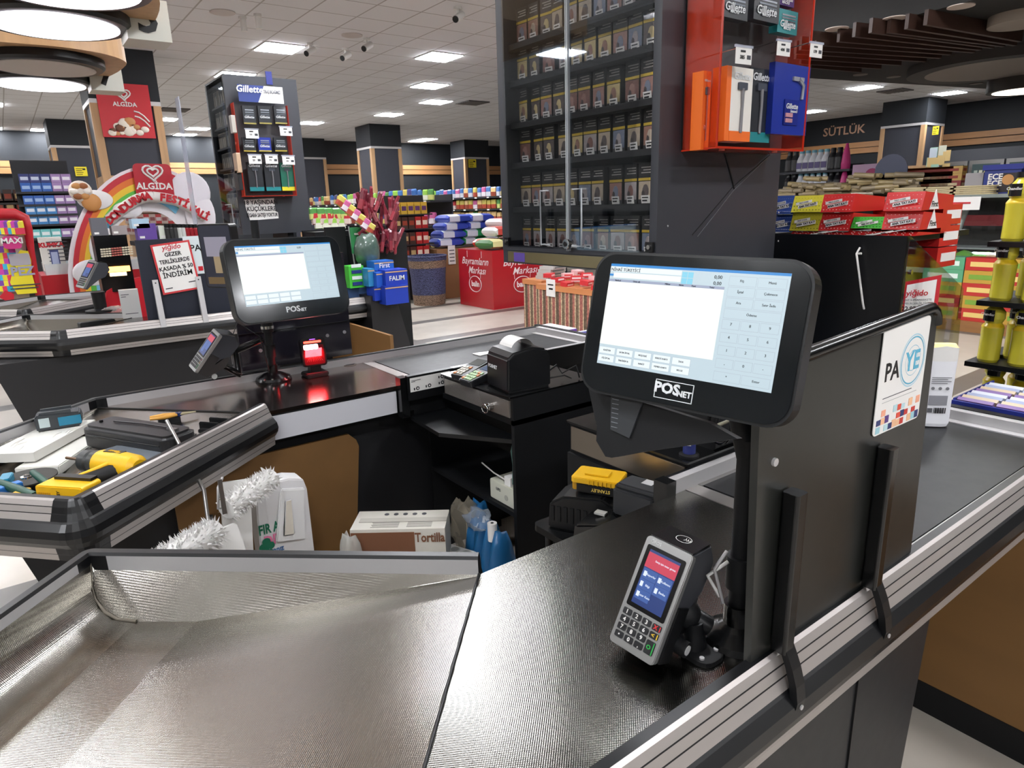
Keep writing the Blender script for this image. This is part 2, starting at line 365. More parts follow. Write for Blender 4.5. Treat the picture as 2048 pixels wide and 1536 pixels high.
# round speakers, cameras and vents on the ceiling
for i, (px, py, lb) in enumerate([(445, 24, 'left'), (704, 70, 'right')]):
    p = Z(px, py, HC); t = MB().lathe([(.15, -.01), (.15, 0)], (p.x, p.y, HC), mat((190, 182, 178), .6)); t.build('ceiling_speaker', cat='speaker', label='round flat ceiling speaker, the %s one of two' % lb)
for i, (px, py, dx, lb) in enumerate([(485, 45, 0, 'white security camera box left of its pair above the razor cabinet'), (515, 40, 0, 'white security camera box right of its pair above the razor cabinet'), (619, 98, 1, 'white tube security camera beside the largest light panel'), (690, 108, 1, 'white tube security camera in the ceiling centre, lower one'), (733, 88, 1, 'white tube security camera in the ceiling centre, upper one'), (915, 26, 1, 'small ceiling device near the big cigarette cabinet')]):
    p = Z(px, py - 12, HC); t = thing('security_camera', lb, 'camera', (p.x, p.y, HC))
    MB().lathe([(.05, -.03), (.05, 0)], (p.x, p.y, HC), WHITE, 12).build('mount', t)
    if dx: MB().tube([(p.x, p.y, HC - .02), (p.x, p.y, HC - .1)], .015, WHITE).tube([(p.x + .06, p.y, HC - .08), (p.x - .1, p.y - .1, HC - .17)], .045, WHITE, 10).tube([(p.x - .1, p.y - .1, HC - .17), (p.x - .11, p.y - .105, HC - .175)], .04, BLK, 10).build('housing', t)
    else: MB().rbox((p.x - .035, p.y - .035, HC - .17), (p.x + .035, p.y + .035, HC - .03), WHITE, .02, 2).build('housing', t)
for px, py, lb in [(348, 219, 'left of the razor cabinet'), (945, 205, 'beside the big cigarette cabinet'), (1790, 181, 'left of the dairy pillar')]:
    p = Z(px, py, HC); m = MB().box((p.x - .3, p.y - .3, HC - .02), (p.x + .3, p.y + .3, HC), mat((70, 66, 66), .7))
    for k in range(6): m.box((p.x - .28, p.y - .28 + k * .1, HC - .026), (p.x + .28, p.y - .25 + k * .1, HC - .02), mat((120, 114, 110), .6))
    m.build('air_vent', cat='vent', label='dark square ceiling air vent ' + lb)
# lane canopies with round lamps over the far checkouts
DISC_ON = mat((250, 246, 255), .5, emit=2.4, key='disc_on'); DISC_OFF = mat((205, 198, 190), .6)
def canopy(x, ys, zs, num, sgn_px, label, tip_px):
    t = thing('lane_canopy', label, 'lamp', (x, sum(ys) / 2, 2.7))
    def disc(y, z, on):
        MB().lathe([(.40, -.0), (.42, .02), (.42, .075), (.38, .075)], (x, y, z), BLK, 40).build('lamp_drum', t)
        MB().lathe([(.35, -.004), (.35, .004)], (x, y, z - .002), DISC_ON if on else DISC_OFF, 40).build('lamp_disc', t)
    for y, z, on in zs: disc(y, z, on)
    tip = Z(tip_px[0], tip_px[1], 2.78); yc_ = tip.y; y0 = min(ys) - .5; y1 = max(ys) + .5; pts = []
    for k in range(25):
        a_ = -PI / 2 + PI * k / 24; pts.append((x + (tip.x - x) * math.cos(a_), (yc_ + (y1 - yc_) * math.sin(a_)) if a_ > 0 else (yc_ + (yc_ - y0) * math.sin(a_))))
    pts += [(x - 1.1, y1 - .1), (x - 1.1, y0 + .1)]
    MB().prism(pts, 2.772, 2.96, OAK).build('wooden_canopy', t)
    MB().tube([(x - .6, (y0 + y1) / 2, 3.1), (x - .6, (y0 + y1) / 2, HC)], .015, ALU).tube([(x + .6, (y0 + y1) / 2, 3.1), (x + .6, (y0 + y1) / 2, HC)], .015, ALU).build('hanger', t)
    s = Z(sgn_px[0], sgn_px[1], 2.78); b_ = .13
    MB().box((s.x - b_, s.y - b_, 2.78 - b_), (s.x + b_, s.y + b_, 2.78 + b_ * .9), mat((205, 205, 195), .4)).build('number_box', t)
    text(num, .26, BLK, frame((s.x, s.y - b_ - .002, 2.78), (1, 0, 0), (0, 0, 1)), t, .008)
    MB().box((s.x - .40, s.y - .06, 2.76), (s.x - b_ + .002, s.y + .06, 2.82), OAKD).build('sign_arm', t)
canopy(.49, (4.52, 5.34), [(5.34, 2.7, True), (4.50, 2.70, True)], '5', (288, 46), 'oak canopy with two bright round lamps and lane sign 5', (306, 44))
canopy(.50, (6.81, 7.65), [(6.81, 2.7, False), (7.65, 2.7, True)], '7', (208, 155), 'oak canopy with one lit and one unlit round lamp and lane sign 7', (252, 128))
# dark dropped ceiling on the right with timber fins
zd = 3.3
A_ = Z(1560, 153, zd); B_ = Z(2080, 184, zd); d_ = (B_ - A_)
poly = [A_ - d_ * .25, B_ + d_ * .6, B_ + d_ * .6 + Vector((-4.5, -11, 0)), A_ + Vector((-2.2, -4.6, 0))]
dk = MB().prism([(p.x, p.y) for p in poly][::-1], zd, HC - .002, mat((26, 24, 23), .7)); struct(dk, 'trim_1')
fins = [((1676, 84), (1947, 106)), ((1707, 74), (1960, 101)), ((1740, 66), (1985, 97)), ((1776, 66), (2007, 94)), ((1812, 58), (2030, 92)), ((1850, 50), (2040, 84)), ((1620, 90), (1900, 110)), ((1600, 100), (1880, 117)), ((1590, 108), (1850, 124)), ((1590, 118), (1800, 131)), ((1600, 128), (1760, 138)), ((1620, 136), (1720, 145))]
for i, (p, q) in enumerate(fins):
    a = Z(p[0], p[1], zd - .14); b = Z(q[0], q[1], zd - .14); d = (b - a).normalized(); n_ = Vector((-d.y, d.x, 0)) * .02
    o = MB().add([a - n_, b - n_, b + n_, a + n_, a - n_ + Vector((0, 0, .14)), b - n_ + Vector((0, 0, .14)), b + n_ + Vector((0, 0, .14)), a + n_ + Vector((0, 0, .14))], [(0, 3, 2, 1), (4, 5, 6, 7), (0, 1, 5, 4), (1, 2, 6, 5), (2, 3, 7, 6), (3, 0, 4, 7)], wood_mat((58, 38, 30), 'fin_wood', 1, .5, 'X'))
    o.build('ceiling_fin', cat='ceiling slat', label='hanging brown timber slat under the dark dropped ceiling', group='brown timber slats under the dark ceiling')
for px, py, lb in [(1674, 57, 'left'), (1790, 36, 'middle'), (1922, 12, 'right')]:
    p = Z(px, py, zd); MB().lathe([(.12, -.008), (.12, 0)], (p.x, p.y, zd), mat((200, 185, 175), .6), 24).build('round_downlight', cat='ceiling light', label='unlit round downlight before the timber slats, %s of three' % lb)
for k, (px, py) in enumerate([(1682, 157), (1748, 161), (1808, 166), (1864, 170), (1913, 174), (1960, 176)]):
    p = Z(px, py - 2, zd); MB().lathe([(.10, -.012), (.10, 0)], (p.x, p.y - .3, zd), mat((120, 110, 104), .6), 20).build('round_downlight', cat='ceiling light', label='small unlit downlight at the edge of the dark dropped ceiling, %s from the left' % ORD[k])
p = Z(2010, 122, zd); MB().lathe([(1.15, -.12), (1.15, 0)], (p.x - .1, p.y, zd), mat((52, 48, 46), .6), 48).lathe([(.92, -.124), (.92, -.11)], (p.x - .1, p.y, zd), mat((170, 160, 150), .6), 48).build('round_ceiling_lamp', cat='ceiling light', label='big unlit round ceiling lamp under the dark dropped ceiling')
p = Z(2050, 182, zd - .3); MB().lathe([(.5, -.0), (.5, .3)], (p.x, p.y, zd - .3), mat((60, 56, 52), .6), 40).lathe([(.42, -.006), (.42, .004)], (p.x, p.y, zd - .3), mat((255, 240, 220), .5, emit=3, key='warm_disc'), 40).build('round_ceiling_lamp', cat='ceiling light', label='lit round ceiling lamp at the right edge by the dark wall')
p = Z(2046, 28, zd); MB().lathe([(.3, -.1), (.3, 0)], (p.x, p.y, zd), mat((150, 140, 130), .6), 32).build('round_ceiling_lamp', cat='ceiling light', label='pale round lamp cut by the upper right frame corner')
# wall lettering
t = thing('wall_lettering', 'raised copper coloured dairy lettering on the dark right wall', 'sign', (XR, 8, 3))
q = AX(1687, 262, 0, XR - .02); text('SÜTLÜK', .36, mat((190, 150, 125), .4, .3), frame(q, (0, -1, 0), (0, 0, 1)), t, .006, sx=1.05)
# fridge row on the right wall
t = thing('wall_fridge', 'long glass-door fridge row against the dark right wall', 'fridge', (XR - .5, 4, 0))
a = AX(1885, 325, 0, XR - .9); b = AX(2060, 300, 0, XR - .9)
zt = a.z; MB().box((XR - .9, b.y - 2, 0), (XR - .1, a.y + 1, zt + .3), GREY).build('body', t)
for k in range(9):
    y1 = a.y + 1 - k * .85; m = MB().box((XR - .96, y1 - .8, zt - 1.9), (XR - .905, y1, zt), ALU_D).box((XR - .975, y1 - .72, zt - 1.8), (XR - .955, y1 - .08, zt - .1), mat((70, 84, 84), .15))
    for r in range(4):
        for j in range(5):
            m.box((XR - .985, y1 - .7 + j * .12, zt - 1.7 + r * .42), (XR - .97, y1 - .62 + j * .12, zt - 1.52 + r * .42), mat(random.choice([(190, 190, 170), (150, 160, 150), (200, 180, 120), (120, 130, 140)]), .5))
    m.build('glass_door', t)
# ---------------------------------------------------------------- checkouts
A0 = Vector((.63, .99)); D0 = Vector((.17, .49)); B0 = Vector((.025, 1.512)); C0 = B0 + (D0 - A0)
RB = mat((14, 15, 17), .3, spec=.5)
ALR = mat((178, 172, 168), .42, .6)
PROF = [((0, .85), None), ((0, .882), ALU), ((.004, .888), BLK), ((.02, .888), BLK), ((.026, .884), ALR), ((.032, .872), ALR), ((.033, .870), BLK), ((.038, .856), ALR), ((.039, .854), BLK), ((.046, .838), ALR), ((.05, .834), BLK), ((.062, .818), RB), ((.066, .80), RB), ((.062, .784), RB), ((.05, .768), RB), ((.048, .766), BLK), ((.046, .75), ALR), ((.045, .748), BLK), ((.044, .732), ALR), ((.02, .73), BLK), ((0, .73), BLK)]
def rail(mb, P, prof=PROF, trim=.035, cornerall=True):
    # P: inner edge points; profile is swept on the right-hand side of travel
    P = [Vector(p) for p in P]; n = []
    for i in range(len(P) - 1):
        d = (P[i + 1] - P[i]).normalized(); n.append(Vector((d.y, -d.x)))
    def ring(p, nn): return [(p.x + nn.x * o, p.y + nn.y * o, z) for (o, z), _ in prof]
    k = len(prof)
    def strip(r0, r1, black, caps=False):
        for j in range(k - 1):
            m = prof[j + 1][1]
            if black and m is not BLK: m = RB
            mb.add([r0[j], r1[j], r1[j + 1], r0[j + 1]], [[0, 1, 2, 3]], m)
    for i in range(len(P) - 1):
        d = (P[i + 1] - P[i]).normalized()
        a = P[i] + d * (trim if i > 0 else 0); b = P[i + 1] - d * (trim if i < len(P) - 2 else 0)
        strip(ring(a, n[i]), ring(b, n[i]), False)
        if i > 0: strip(ring(P[i], n[i]), ring(a, n[i]), True)
        if i < len(P) - 2:
            strip(ring(b, n[i]), ring(P[i + 1], n[i]), True)
            a0 = math.atan2(n[i].y, n[i].x); a1 = math.atan2(n[i + 1].y, n[i + 1].x); da = (a1 - a0 + PI) % (2 * PI) - PI
            prev = ring(P[i + 1], n[i])
            for s in range(1, 7):
                t = a0 + da * s / 6; cur = ring(P[i + 1], Vector((math.cos(t), math.sin(t)))); strip(prev, cur, True); prev = cur
    mb.add(ring(P[0], n[0]), [list(range(k))], RB); mb.add(ring(P[-1], n[-1]), [list(range(k))[::-1]], RB)
    return mb
def tray_z(u):
    pr = [(0, .848), (.556, .772), (.68, .77), (.73, .774), (.765, .792), (.788, .82), (.80, .866)]
    for (a, za_), (b, zb_) in zip(pr, pr[1:]):
        if u <= b: return za_ + (zb_ - za_) * (u - a) / (b - a)
    return pr[-1][1]
def counter(T, label, tray_label, belt=True, scan=None, side=True, xr=2.33):
    t = thing('checkout_counter', label, 'checkout counter', T @ Vector((1.0, .75, 0)))
    # scan plate
    MB(T).prism([(D0.x, D0.y), (1.25, .49), (1.25, .99), (A0.x, A0.y)], .835, .85, scan or steel('steel_scan', .0042, 0.0, (126, 124, 118), .19, .3)).build('scan_plate', t)
    MB(T).prism([(1.252, .49), (1.30, .49), (1.30, .99), (1.252, .99)], .835, .851, mat((190, 186, 182), .3, .9)).build('roller_cover', t, label='plain metal strip before the belt')
    b = MB(T).prism([(1.304, .52), (2.265, .52), (2.265, .975), (1.304, .975)], .80, .853, mat((24, 25, 27), .45, spec=.4)); b.build('conveyor_belt', t)
    m = MB(T).box((1.30, .497, .79), (2.33, .518, .852), ALU_D).box((1.30, .977, .79), (2.33, .99, .852), ALU_D).box((2.268, .49, .79), (2.33, 1.0, .856), ALU); m.build('belt_bed', t)
    e = MB(T).box((2.30, .49, .85), (2.33, 1.02, .885), ALU).box((2.33, .44, .74), (2.36, 1.03, .888), BLK); e.build('end_cap', t)
    m = MB(T); rail(m, [(2.33, .495), D0, C0, B0, A0][::-1]) if False else rail(m, [(A0.x, A0.y), (B0.x, B0.y), (C0.x, C0.y), (D0.x, D0.y), (2.33, .495)])
    r = m.build('edge_rail', t)
    MB(T).box((1.19, .99, .79), (2.33, 1.012, .887), ALU).box((1.19, 1.012, .79), (2.33, 1.022, .887), BLK).build('belt_side_rail', t)
    # steel tray
    m = MB(T); U = [0, .14, .28, .42, .556, .62, .68, .71, .73, .75, .765, .778, .788, .795, .80]; e1 = (B0 - A0).normalized(); e2 = (D0 - A0).normalized(); LV = (D0 - A0).length
    def P(u, v, z): q = A0 + e1 * u + e2 * v; return (q.x, q.y, z)
    wv = lambda u: max(0.0, .056 * (.852 - tray_z(u)) / .08)
    r0 = [P(u, 0, max(.85, tray_z(u))) for u in U]; r1 = [P(u, wv(u), tray_z(u)) for u in U]; r2 = [P(u, LV - wv(u) * .7, tray_z(u)) for u in U]; r3 = [P(u, LV, max(.85, tray_z(u))) for u in U]
    k0 = U.index(.68); n = len(U)
    for lo, hi in ((0, k0), (k0, n - 1)):
        for s0, s1 in ((r0, r1), (r1, r2), (r2, r3)):
            c = hi - lo + 1; m.add(s0[lo:hi + 1] + s1[lo:hi + 1], [[k, k + 1, c + k + 1, c + k] for k in range(c - 1)], STEELD, lo > 0)
    tr = m.build('steel_tray', t, label=tray_label)
    m = MB(T).tube([P(.80, .0, .865), P(.789, wv(.789) + .002, tray_z(.789)), P(.775, wv(.775) + .002, tray_z(.775)), P(.75, wv(.75) + .001, tray_z(.75)), P(.72, wv(.72), tray_z(.72)), P(.68, wv(.68), .771)], [.0012, .0012, .0018, .0038, .004, .0038], mat((105, 98, 86), .7), 6); m.build('weld_seam', tr)
    MB(T).tube([P(-.001, 0, .851), P(-.001, LV, .851)], .003, BLK, 6).build('tray_seam', t)
    # base and fascia
    m = MB(T).prism([(-.20, .72), (1.50, .72), (1.43, 0), (-.01, 0)], .50, .84, mat((34, 34, 36), .45, spec=.4), 1)
    m.box((1.172, .496, .02), (1.176, .502, .72), BLK)
    m.build('base_cabinet', t)
    m = MB(T).prism([(.20, .53), (1.25, .53), (1.25, .985), (.64, .985)], .732, .834, BLKM).box((1.25, .53, .70), (2.33, .985, .79), BLKM); m.build('bed_frame', t)
    MB(T).box((.66, .985, .738), (1.17, .992, .828), mat((206, 206, 212), .45)).build('white_fascia', t, label='white fascia board under the scan plate')
    MB(T).box((1.175, .985, .72), (1.21, 1.026, .888), BLKG).build('rail_end_block', t)
    m = MB(T).prism([(.32, .08), (.97, .08), (1.03, .60), (1.02, .63), (.99, .66), (.32, .66)], .88, .895, MDF, 1); m.build('mdf_panel', t, label='brown board closing the cashier side under the scan plate')
    m = MB(T).box((1.03, .80, 0), (2.0, .83, .74), BLKM); m.build('back_panel', t)
    m = MB(T).box((2.02, -.25, .10), (2.045, .93, .70), MDF).box((2.018, -.25, 0), (2.045, .93, .10), BLKM); m.build('end_board', t, label='brown board across the end of the counter')
    return t
I4 = Matrix.Identity(4)
MIR = Matrix.Translation((0, 3.39, 0)) @ Matrix.Diagonal((1, -1, 1, 1))
def SH(dy): return Matrix.Translation((0, dy, 0))
BR = steel('steel_brushed', .0046, 0, (165, 152, 146), .16, .0)
c1 = counter(I4, 'nearest checkout counter with dimpled steel top and tray across the foreground', 'big empty steel tray')
c2 = counter(MIR, 'checkout counter across from the nearest one with tools piled in its tray', 'steel tray full of tools', scan=BR)
c3 = counter(SH(4.42), 'third checkout counter back with ribbed rail and black front under the discount sign', 'shiny empty steel tray')
c4 = counter(SH(4.42) @ MIR, 'farthest checkout counter behind the discount sign board', 'pale tray far left', scan=BR)
# control panel with label on counter 2
m = MB().box((1.205, 2.352, .79), (1.42, 2.378, .893), BLK).box((1.212, 2.350, .826), (1.40, 2.353, .884), WHITE); cp = m.build('control_panel', c2, label='white instruction label with four round symbols')
for x, z in ((1.245, .838), (1.30, .840), (1.362, .842), (1.362, .868)):
    MB().lathe([(.008, -.001), (.008, 0)], (x, 2.350, z), BLK, 12, 1).lathe([(.004, -.0015), (.004, 0)], (x, 2.350, z), WHITE, 8, 1).box((x - .018, 2.349, z - .006), (x - .013, 2.351, z + .004), BLK).build('symbol', cp)
MB().box((1.217, 2.349, .872), (1.26, 2.351, .874), BLK).box((1.217, 2.349, .867), (1.235, 2.351, .869), BLK).build('fine_print', cp)
MB().lathe([(.03, 0), (.03, .002)], (1.19, 2.90, .85), mat((110, 100, 92), .4), 24).lathe([(.022, 0), (.022, .0035)], (1.19, 2.90, .85), BLK, 24).build('cable_grommet', c2)
# ---------------------------------------------------------------- partition boards
BOARD = mat((30, 31, 29), .3, .0, spec=.6)
def cap_board(mb, x0, x1, y, z0, z1, th, r, m, mtop):
    pts = [(x0, z0), (x1, z0)] + [(x1 - r + r * math.cos(t), z1 - r + r * math.sin(t)) for t in [PI / 2 * k / 6 for k in range(7)]] + [(x0, z1)]
    mb.prism(pts, y - th, y, m, 1); return mb
yb = .490
t = thing('partition_board', 'big black partition board standing on the near counter rail behind the monitor', 'partition', (1.03, yb, .885))
lean = Matrix.Translation((1.03, yb, .87)) @ Matrix.Rotation(-.055, 4, 'Y') @ Matrix.Translation((-1.03, -yb, -.87))
cap_board(MB(lean), .772, 1.283, yb, .868, 1.352, .012, .03, BOARD, BLK).build('board', t)
pts = [(.772 + .0, yb - .008, 1.352)] + [(1.25, yb - .008, 1.353)] + [(1.255 + .032 * math.sin(a), yb - .008, 1.321 + .032 * math.cos(a)) for a in (.3, .8, 1.2, 1.57)]
MB(lean).tube([(x, y, z - .004) for x, y, z in pts], .011, BLKG, 10).build('rounded_edge', t)
for i, x in enumerate((AX(1592, 1010, 1, yb - .03).x, AX(1778, 912, 1, yb - .03).x)):
    p = MB().rbox((x - .012, yb - .040, .895), (x + .014, yb - .014, 1.15), BLKG, .005, 2).build('post', t)
    cl_ = MB(); seg = [(-.038, .905), (-.044, .893), (-.052, .875), (-.060, .85), (-.064, .825), (-.060, .80)]
    for (a, za_), (b, zb_) in zip(seg, seg[1:]):
        cl_.add([(x - .008, yb + a + .0, za_), (x + .014, yb + a, za_), (x + .014, yb + b, zb_), (x - .008, yb + b, zb_), (x - .008, yb + a + .012, za_), (x + .014, yb + a + .012, za_), (x + .014, yb + b + .012, zb_), (x - .008, yb + b + .012, zb_)], [(0, 1, 2, 3), (7, 6, 5, 4), (0, 3, 7, 4), (1, 5, 6, 2), (0, 4, 5, 1), (3, 2, 6, 7)], BLK)
    cl_.build('clamp', t); MB().lathe([(.004, -.002), (.004, 0)], (x + .003, yb - .064, .815), ALU, 8, 1).build('clamp_screw', t)
MB().lathe([(.006, -.004), (.006, 0)], (.790, yb - .012, 1.20), ALU, 10, 1).build('board_screw', t)
# poster on the board
t = thing('payment_poster', 'white payment poster with blue circle on the near partition board', 'poster', (1.1, yb - .02, 1.27))
FP = frame((AX(1803, 750, 1, yb - .0135)), (1, 0, .0), (-.04, 0, 1))
MB(FP).rbox((-.080, -.090, 0), (.082, .090, .0012), PAPER, .009, 2).build('sheet', t)
BLUE = mat((90, 175, 205), .5); 
text('PA', .042, BLK, FP @ Matrix.Translation((-.038, .012, 0)), t, .001); text('YE', .046, BLUE, FP @ Matrix.Translation((.032, .018, .0)), t, .001)
def ring(mb, c, r, w, m, n=40, z=.0014):
    vs = [(c[0] + rr * math.cos(2 * PI * k / n), c[1] + rr * math.sin(2 * PI * k / n), z) for rr in (r, r - w) for k in range(n)]
    return mb.add(vs, [[k, (k + 1) % n, n + (k + 1) % n, n + k] for k in range(n)], m)
r_ = MB(FP); ring(r_, (.032, .02), .041, .0025, BLUE); ring(r_, (.032, .02), .045, .002, mat((170, 210, 225), .5)); ring(r_, (.032, .02), .018, .001, BLUE); ring(r_, (.032, .02), .026, .0008, BLUE); r_.build('circle', t)
m = MB(FP); cs = [(200, 60, 50), (240, 170, 140), (90, 60, 130), (190, 220, 225), (50, 60, 110), (220, 80, 60), (240, 190, 150), (160, 205, 215)]
for k in range(11):
    for j in range(3):
        if random.random() < .72: x = -.072 + k * .0135; m.box((x, -.087 + j * .0135, .0012), (x + .013, -.087 + j * .0135 + random.uniform(.008, .0135), .002), mat(random.choice(cs), .5))
m.box((-.06, -.03, .001), (.04, -.029, .0018), GREY).box((-.06, -.037, .001), (.06, -.0365, .0018), mat((170, 170, 170), .5)); m.build('coloured_pattern', t)
# ---------------------------------------------------------------- monitors
SCR = mat((236, 246, 250), .3, emit=.80, key='screen_white'); SBL = mat((50, 140, 215), .3, emit=.76, key='screen_blue'); SLB = mat((140, 215, 240), .3, emit=.76, key='screen_cyan'); SGR = mat((186, 200, 214), .3, emit=.7, key='screen_grey'); STX = mat((70, 80, 90), .5, emit=.12, key='screen_text'); SPAN = mat((214, 234, 244), .3, emit=.65, key='screen_panel'); SWH = mat((248, 252, 246), .3, emit=.80, key='screen_sheet'); SHD = mat((170, 180, 205), .3, emit=.7, key='screen_header')
def ui(F, w, h, parent, fine=True):
    def R(mb, x0, y0, x1, y1, m, z): mb.box((x0 * w - w / 2, h / 2 - y1 * h, z), (x1 * w - w / 2, h / 2 - y0 * h, z + .0002), m)
    s = MB(F); s.box((-w / 2, -h / 2, 0), (w / 2, h / 2, .0006), SPAN); sc = s.build('screen', parent, label='lit white touch screen with blue title bar')
    m = MB(F); R(m, 0, 0, 1, .024, SBL, .0006); R(m, 0, .03, .44, .075, SCR, .0006); R(m, .025, .085, .44, .135, SWH, .0006); R(m, 0, .10, .025, .12, SBL, .0007)
    for i in (0, 1):
        for j in (0, 1): R(m, .445 + i * .033, .04 + j * .057, .475 + i * .033, .092 + j * .057, SLB, .0007)
    R(m, 0, .15, .685, .175, SHD, .0006); R(m, 0, .175, .685, .80, SWH, .0006)
    m.build('window_panes', sc); b = MB(F)
    for i in range(5):
        for j in range(2): x = .0 + i * .115; R(b, x + .004, .825 + j * .08, x + .11, .895 + j * .08, SGR, .0006); R(b, x + .006, .828 + j * .08, x + .108, .892 + j * .08, SCR, .0007)
    for r in range(9):
        y = .05 + r * .095 if r < 4 else .43 + (r - 4) * .115
        n = [2, 2, 2, 1, 3, 3, 3, 3, 2][r] if r < 9 else 1
        for i in range(n): x = .70 + i * .29 / n; R(b, x + .003, y, x + .29 / n - .003, y + .085, SGR, .0006); R(b, x + .0045, y + .003, x + .29 / n - .0045, y + .082, SPAN, .0007)
    b.build('button_panel', sc)
    def L(s_, x, y, sz): text(s_, sz * h, STX, F @ Matrix.Translation((x * w - w / 2, h / 2 - y * h, .0004)), sc, name='screen_text', z=.0008)
    L('NİHAİ TÜKETİCİ', .10, .058, .042)
    if fine:
        L('0,00', .645, .07, .045); L('0,00', .645, .125, .045)
        for i, s_ in enumerate(['Barkod', 'Ürün adı', 'Miktar', 'Birim', 'Fiyat', 'Tutar']): L(s_, [.06, .18, .37, .45, .52, .62][i], .163, .022)
        for i, s_ in enumerate(['KASİYER', 'FİŞ İPTAL', 'SATIR İPTAL', 'İNDİRİM %', 'MÜŞTERİ', 'NAKİT', 'KREDİ KARTI', 'YEMEK KARTI', 'İADE', 'BELGE']): L(s_, .057 + (i // 2) * .115, .86 + (i % 2) * .08, .022)
        for i, s_ in enumerate('789456123,0-'): L(s_, .75 + (i % 3) * .097, .47 + (i // 3) * .115, .035)
        for s_, x, y in (('Fiş', .77, .09), ('Menü', .92, .09), ('İptal', .77, .185), ('Çekmece', .92, .185), ('Ara', .77, .28), ('Satır İade', .92, .28), ('Ödeme', .845, .375), ('Enter', .92, .93), ('*', .77, .93)): L(s_, x, y, .03)
    else:
        L('0,00', .645, .07, .045)
LOGO = mat((225, 228, 230), .4)
def monitor(F, s, label, boxed, stand=False):
    w, h = .344 * s, .194 * s
    t = thing('touch_monitor', label, 'monitor', (F.translation.x, F.translation.y, F.translation.z))
    W_, Ht, Hb = w * .61, h * .62, h * .80
    MB(F @ Matrix.Translation((0, 0, -.022 * s))).rbox((-W_, -Hb, -.012), (W_, Ht, .019 * s), mat((24, 26, 28), .35), .045 * s, 2, 8).build('housing', t)
    MB(F).rbox((-W_ + .004, -Hb + .004, -.004), (W_ - .004, Ht - .004, -.0004), mat((20, 24, 27), .12, spec=.6, key='glass_black'), .042 * s, 2, 8).build('front_glass', t)
    ui(F @ Matrix.Translation((0, 0, -.0003)), w, h, t, boxed)
    G = F @ Matrix.Translation((.0, -h * .5 - .021 * s - h * .03, 0))
    text('POS', .026 * s, LOGO, G @ Matrix.Translation((-.014 * s, .002 * s, 0)), t, .0008, 'logo_lettering', sx=1.1, z=0); text('NET', .015 * s, LOGO, G @ Matrix.Translation((.021 * s, -.003 * s, 0)), t, .0004, 'logo_lettering', z=0)
    if boxed:
        m = MB(G); a, b = .038 * s, .017 * s
        for q in ((-a, -b, a, -b + .001), (-a, b - .001, a, b), (-a, -b, -a + .001, b), (a - .001, -b, a, b)): m.box((q[0], q[1], -.0004), (q[2], q[3], .0004), LOGO)
        m.build('logo_frame', t)
    return t, w, h
up1 = Vector((.236, .06, 1.02)); rt1 = Vector((.191, -.982, -.011))
F1 = frame((.727, .588, 1.387), rt1, up1)
mon1, w1, h1 = monitor(F1, .77, 'large lit touch monitor with boxed logo in the right foreground', True)
# folded stand slab with vent slots hanging under the left side of the monitor
MB(F1 @ Matrix.Scale(.875, 4)).prism([(-.19, -.125), (-.07, -.14), (.05, -.150), (.10, -.165), (-.055, -.222), (-.115, -.247), (-.128, -.248), (-.152, -.225), (-.155, -.20)], -.055, -.035, BLKM, 2).build('folded_stand', mon1)
m = MB(F1 @ Matrix.Scale(.875, 4)).prism([(-.135, -.127), (-.070, -.14), (-.084, -.205), (-.124, -.198)], -.035, -.031, GREY if False else mat((44, 47, 50), .5), 2)
for k in range(8): m.box((-.130 + .001 * k, -.137 - k * .008, -.031), (-.117 + .001 * k, -.136 - k * .008, -.030), mat((120, 125, 130), .5))
m.build('vent_plate', mon1, label='grey plate with a row of vent slots')
# pole with flange
def pole(x, y, z1, label, r=.017, base=.056):
    t = thing('monitor_pole', label, 'pole', (x, y, .85))
    MB().lathe([(r, .02), (r, z1 - .85)], (x, y, .85), BLKM, 24).lathe([(r + .006, .10), (r + .006, .155)], (x, y, .85), BLKM, 24).build('pole', t)
    MB().lathe([(base, 0), (base, .006), (base * .93, .016), (base * .55, .030), (r + .006, .036), (r + .006, .07)], (x, y, .85), BLKG, 32).build('base_flange', t)
    return t
pl1 = pole(.845, .553, 1.20, 'thick black pole with round base carrying the big foreground monitor')
MB().tube([(.845, .553, 1.17), (.84, .57, 1.24), (.80, .59, 1.36), (.765, .59, 1.38)], .018, BLKM, 10).build('head_bracket', pl1)
MB().tube([(.815, .56, 1.02), (.80, .57, .99), (.805, .566, .965), (.812, .56, .93)], .003, ALU, 6).tube([(.82, .56, 1.0), (.797, .58, .975), (.81, .565, .94)], .003, WHITE, 6).build('cable_tie', pl1)
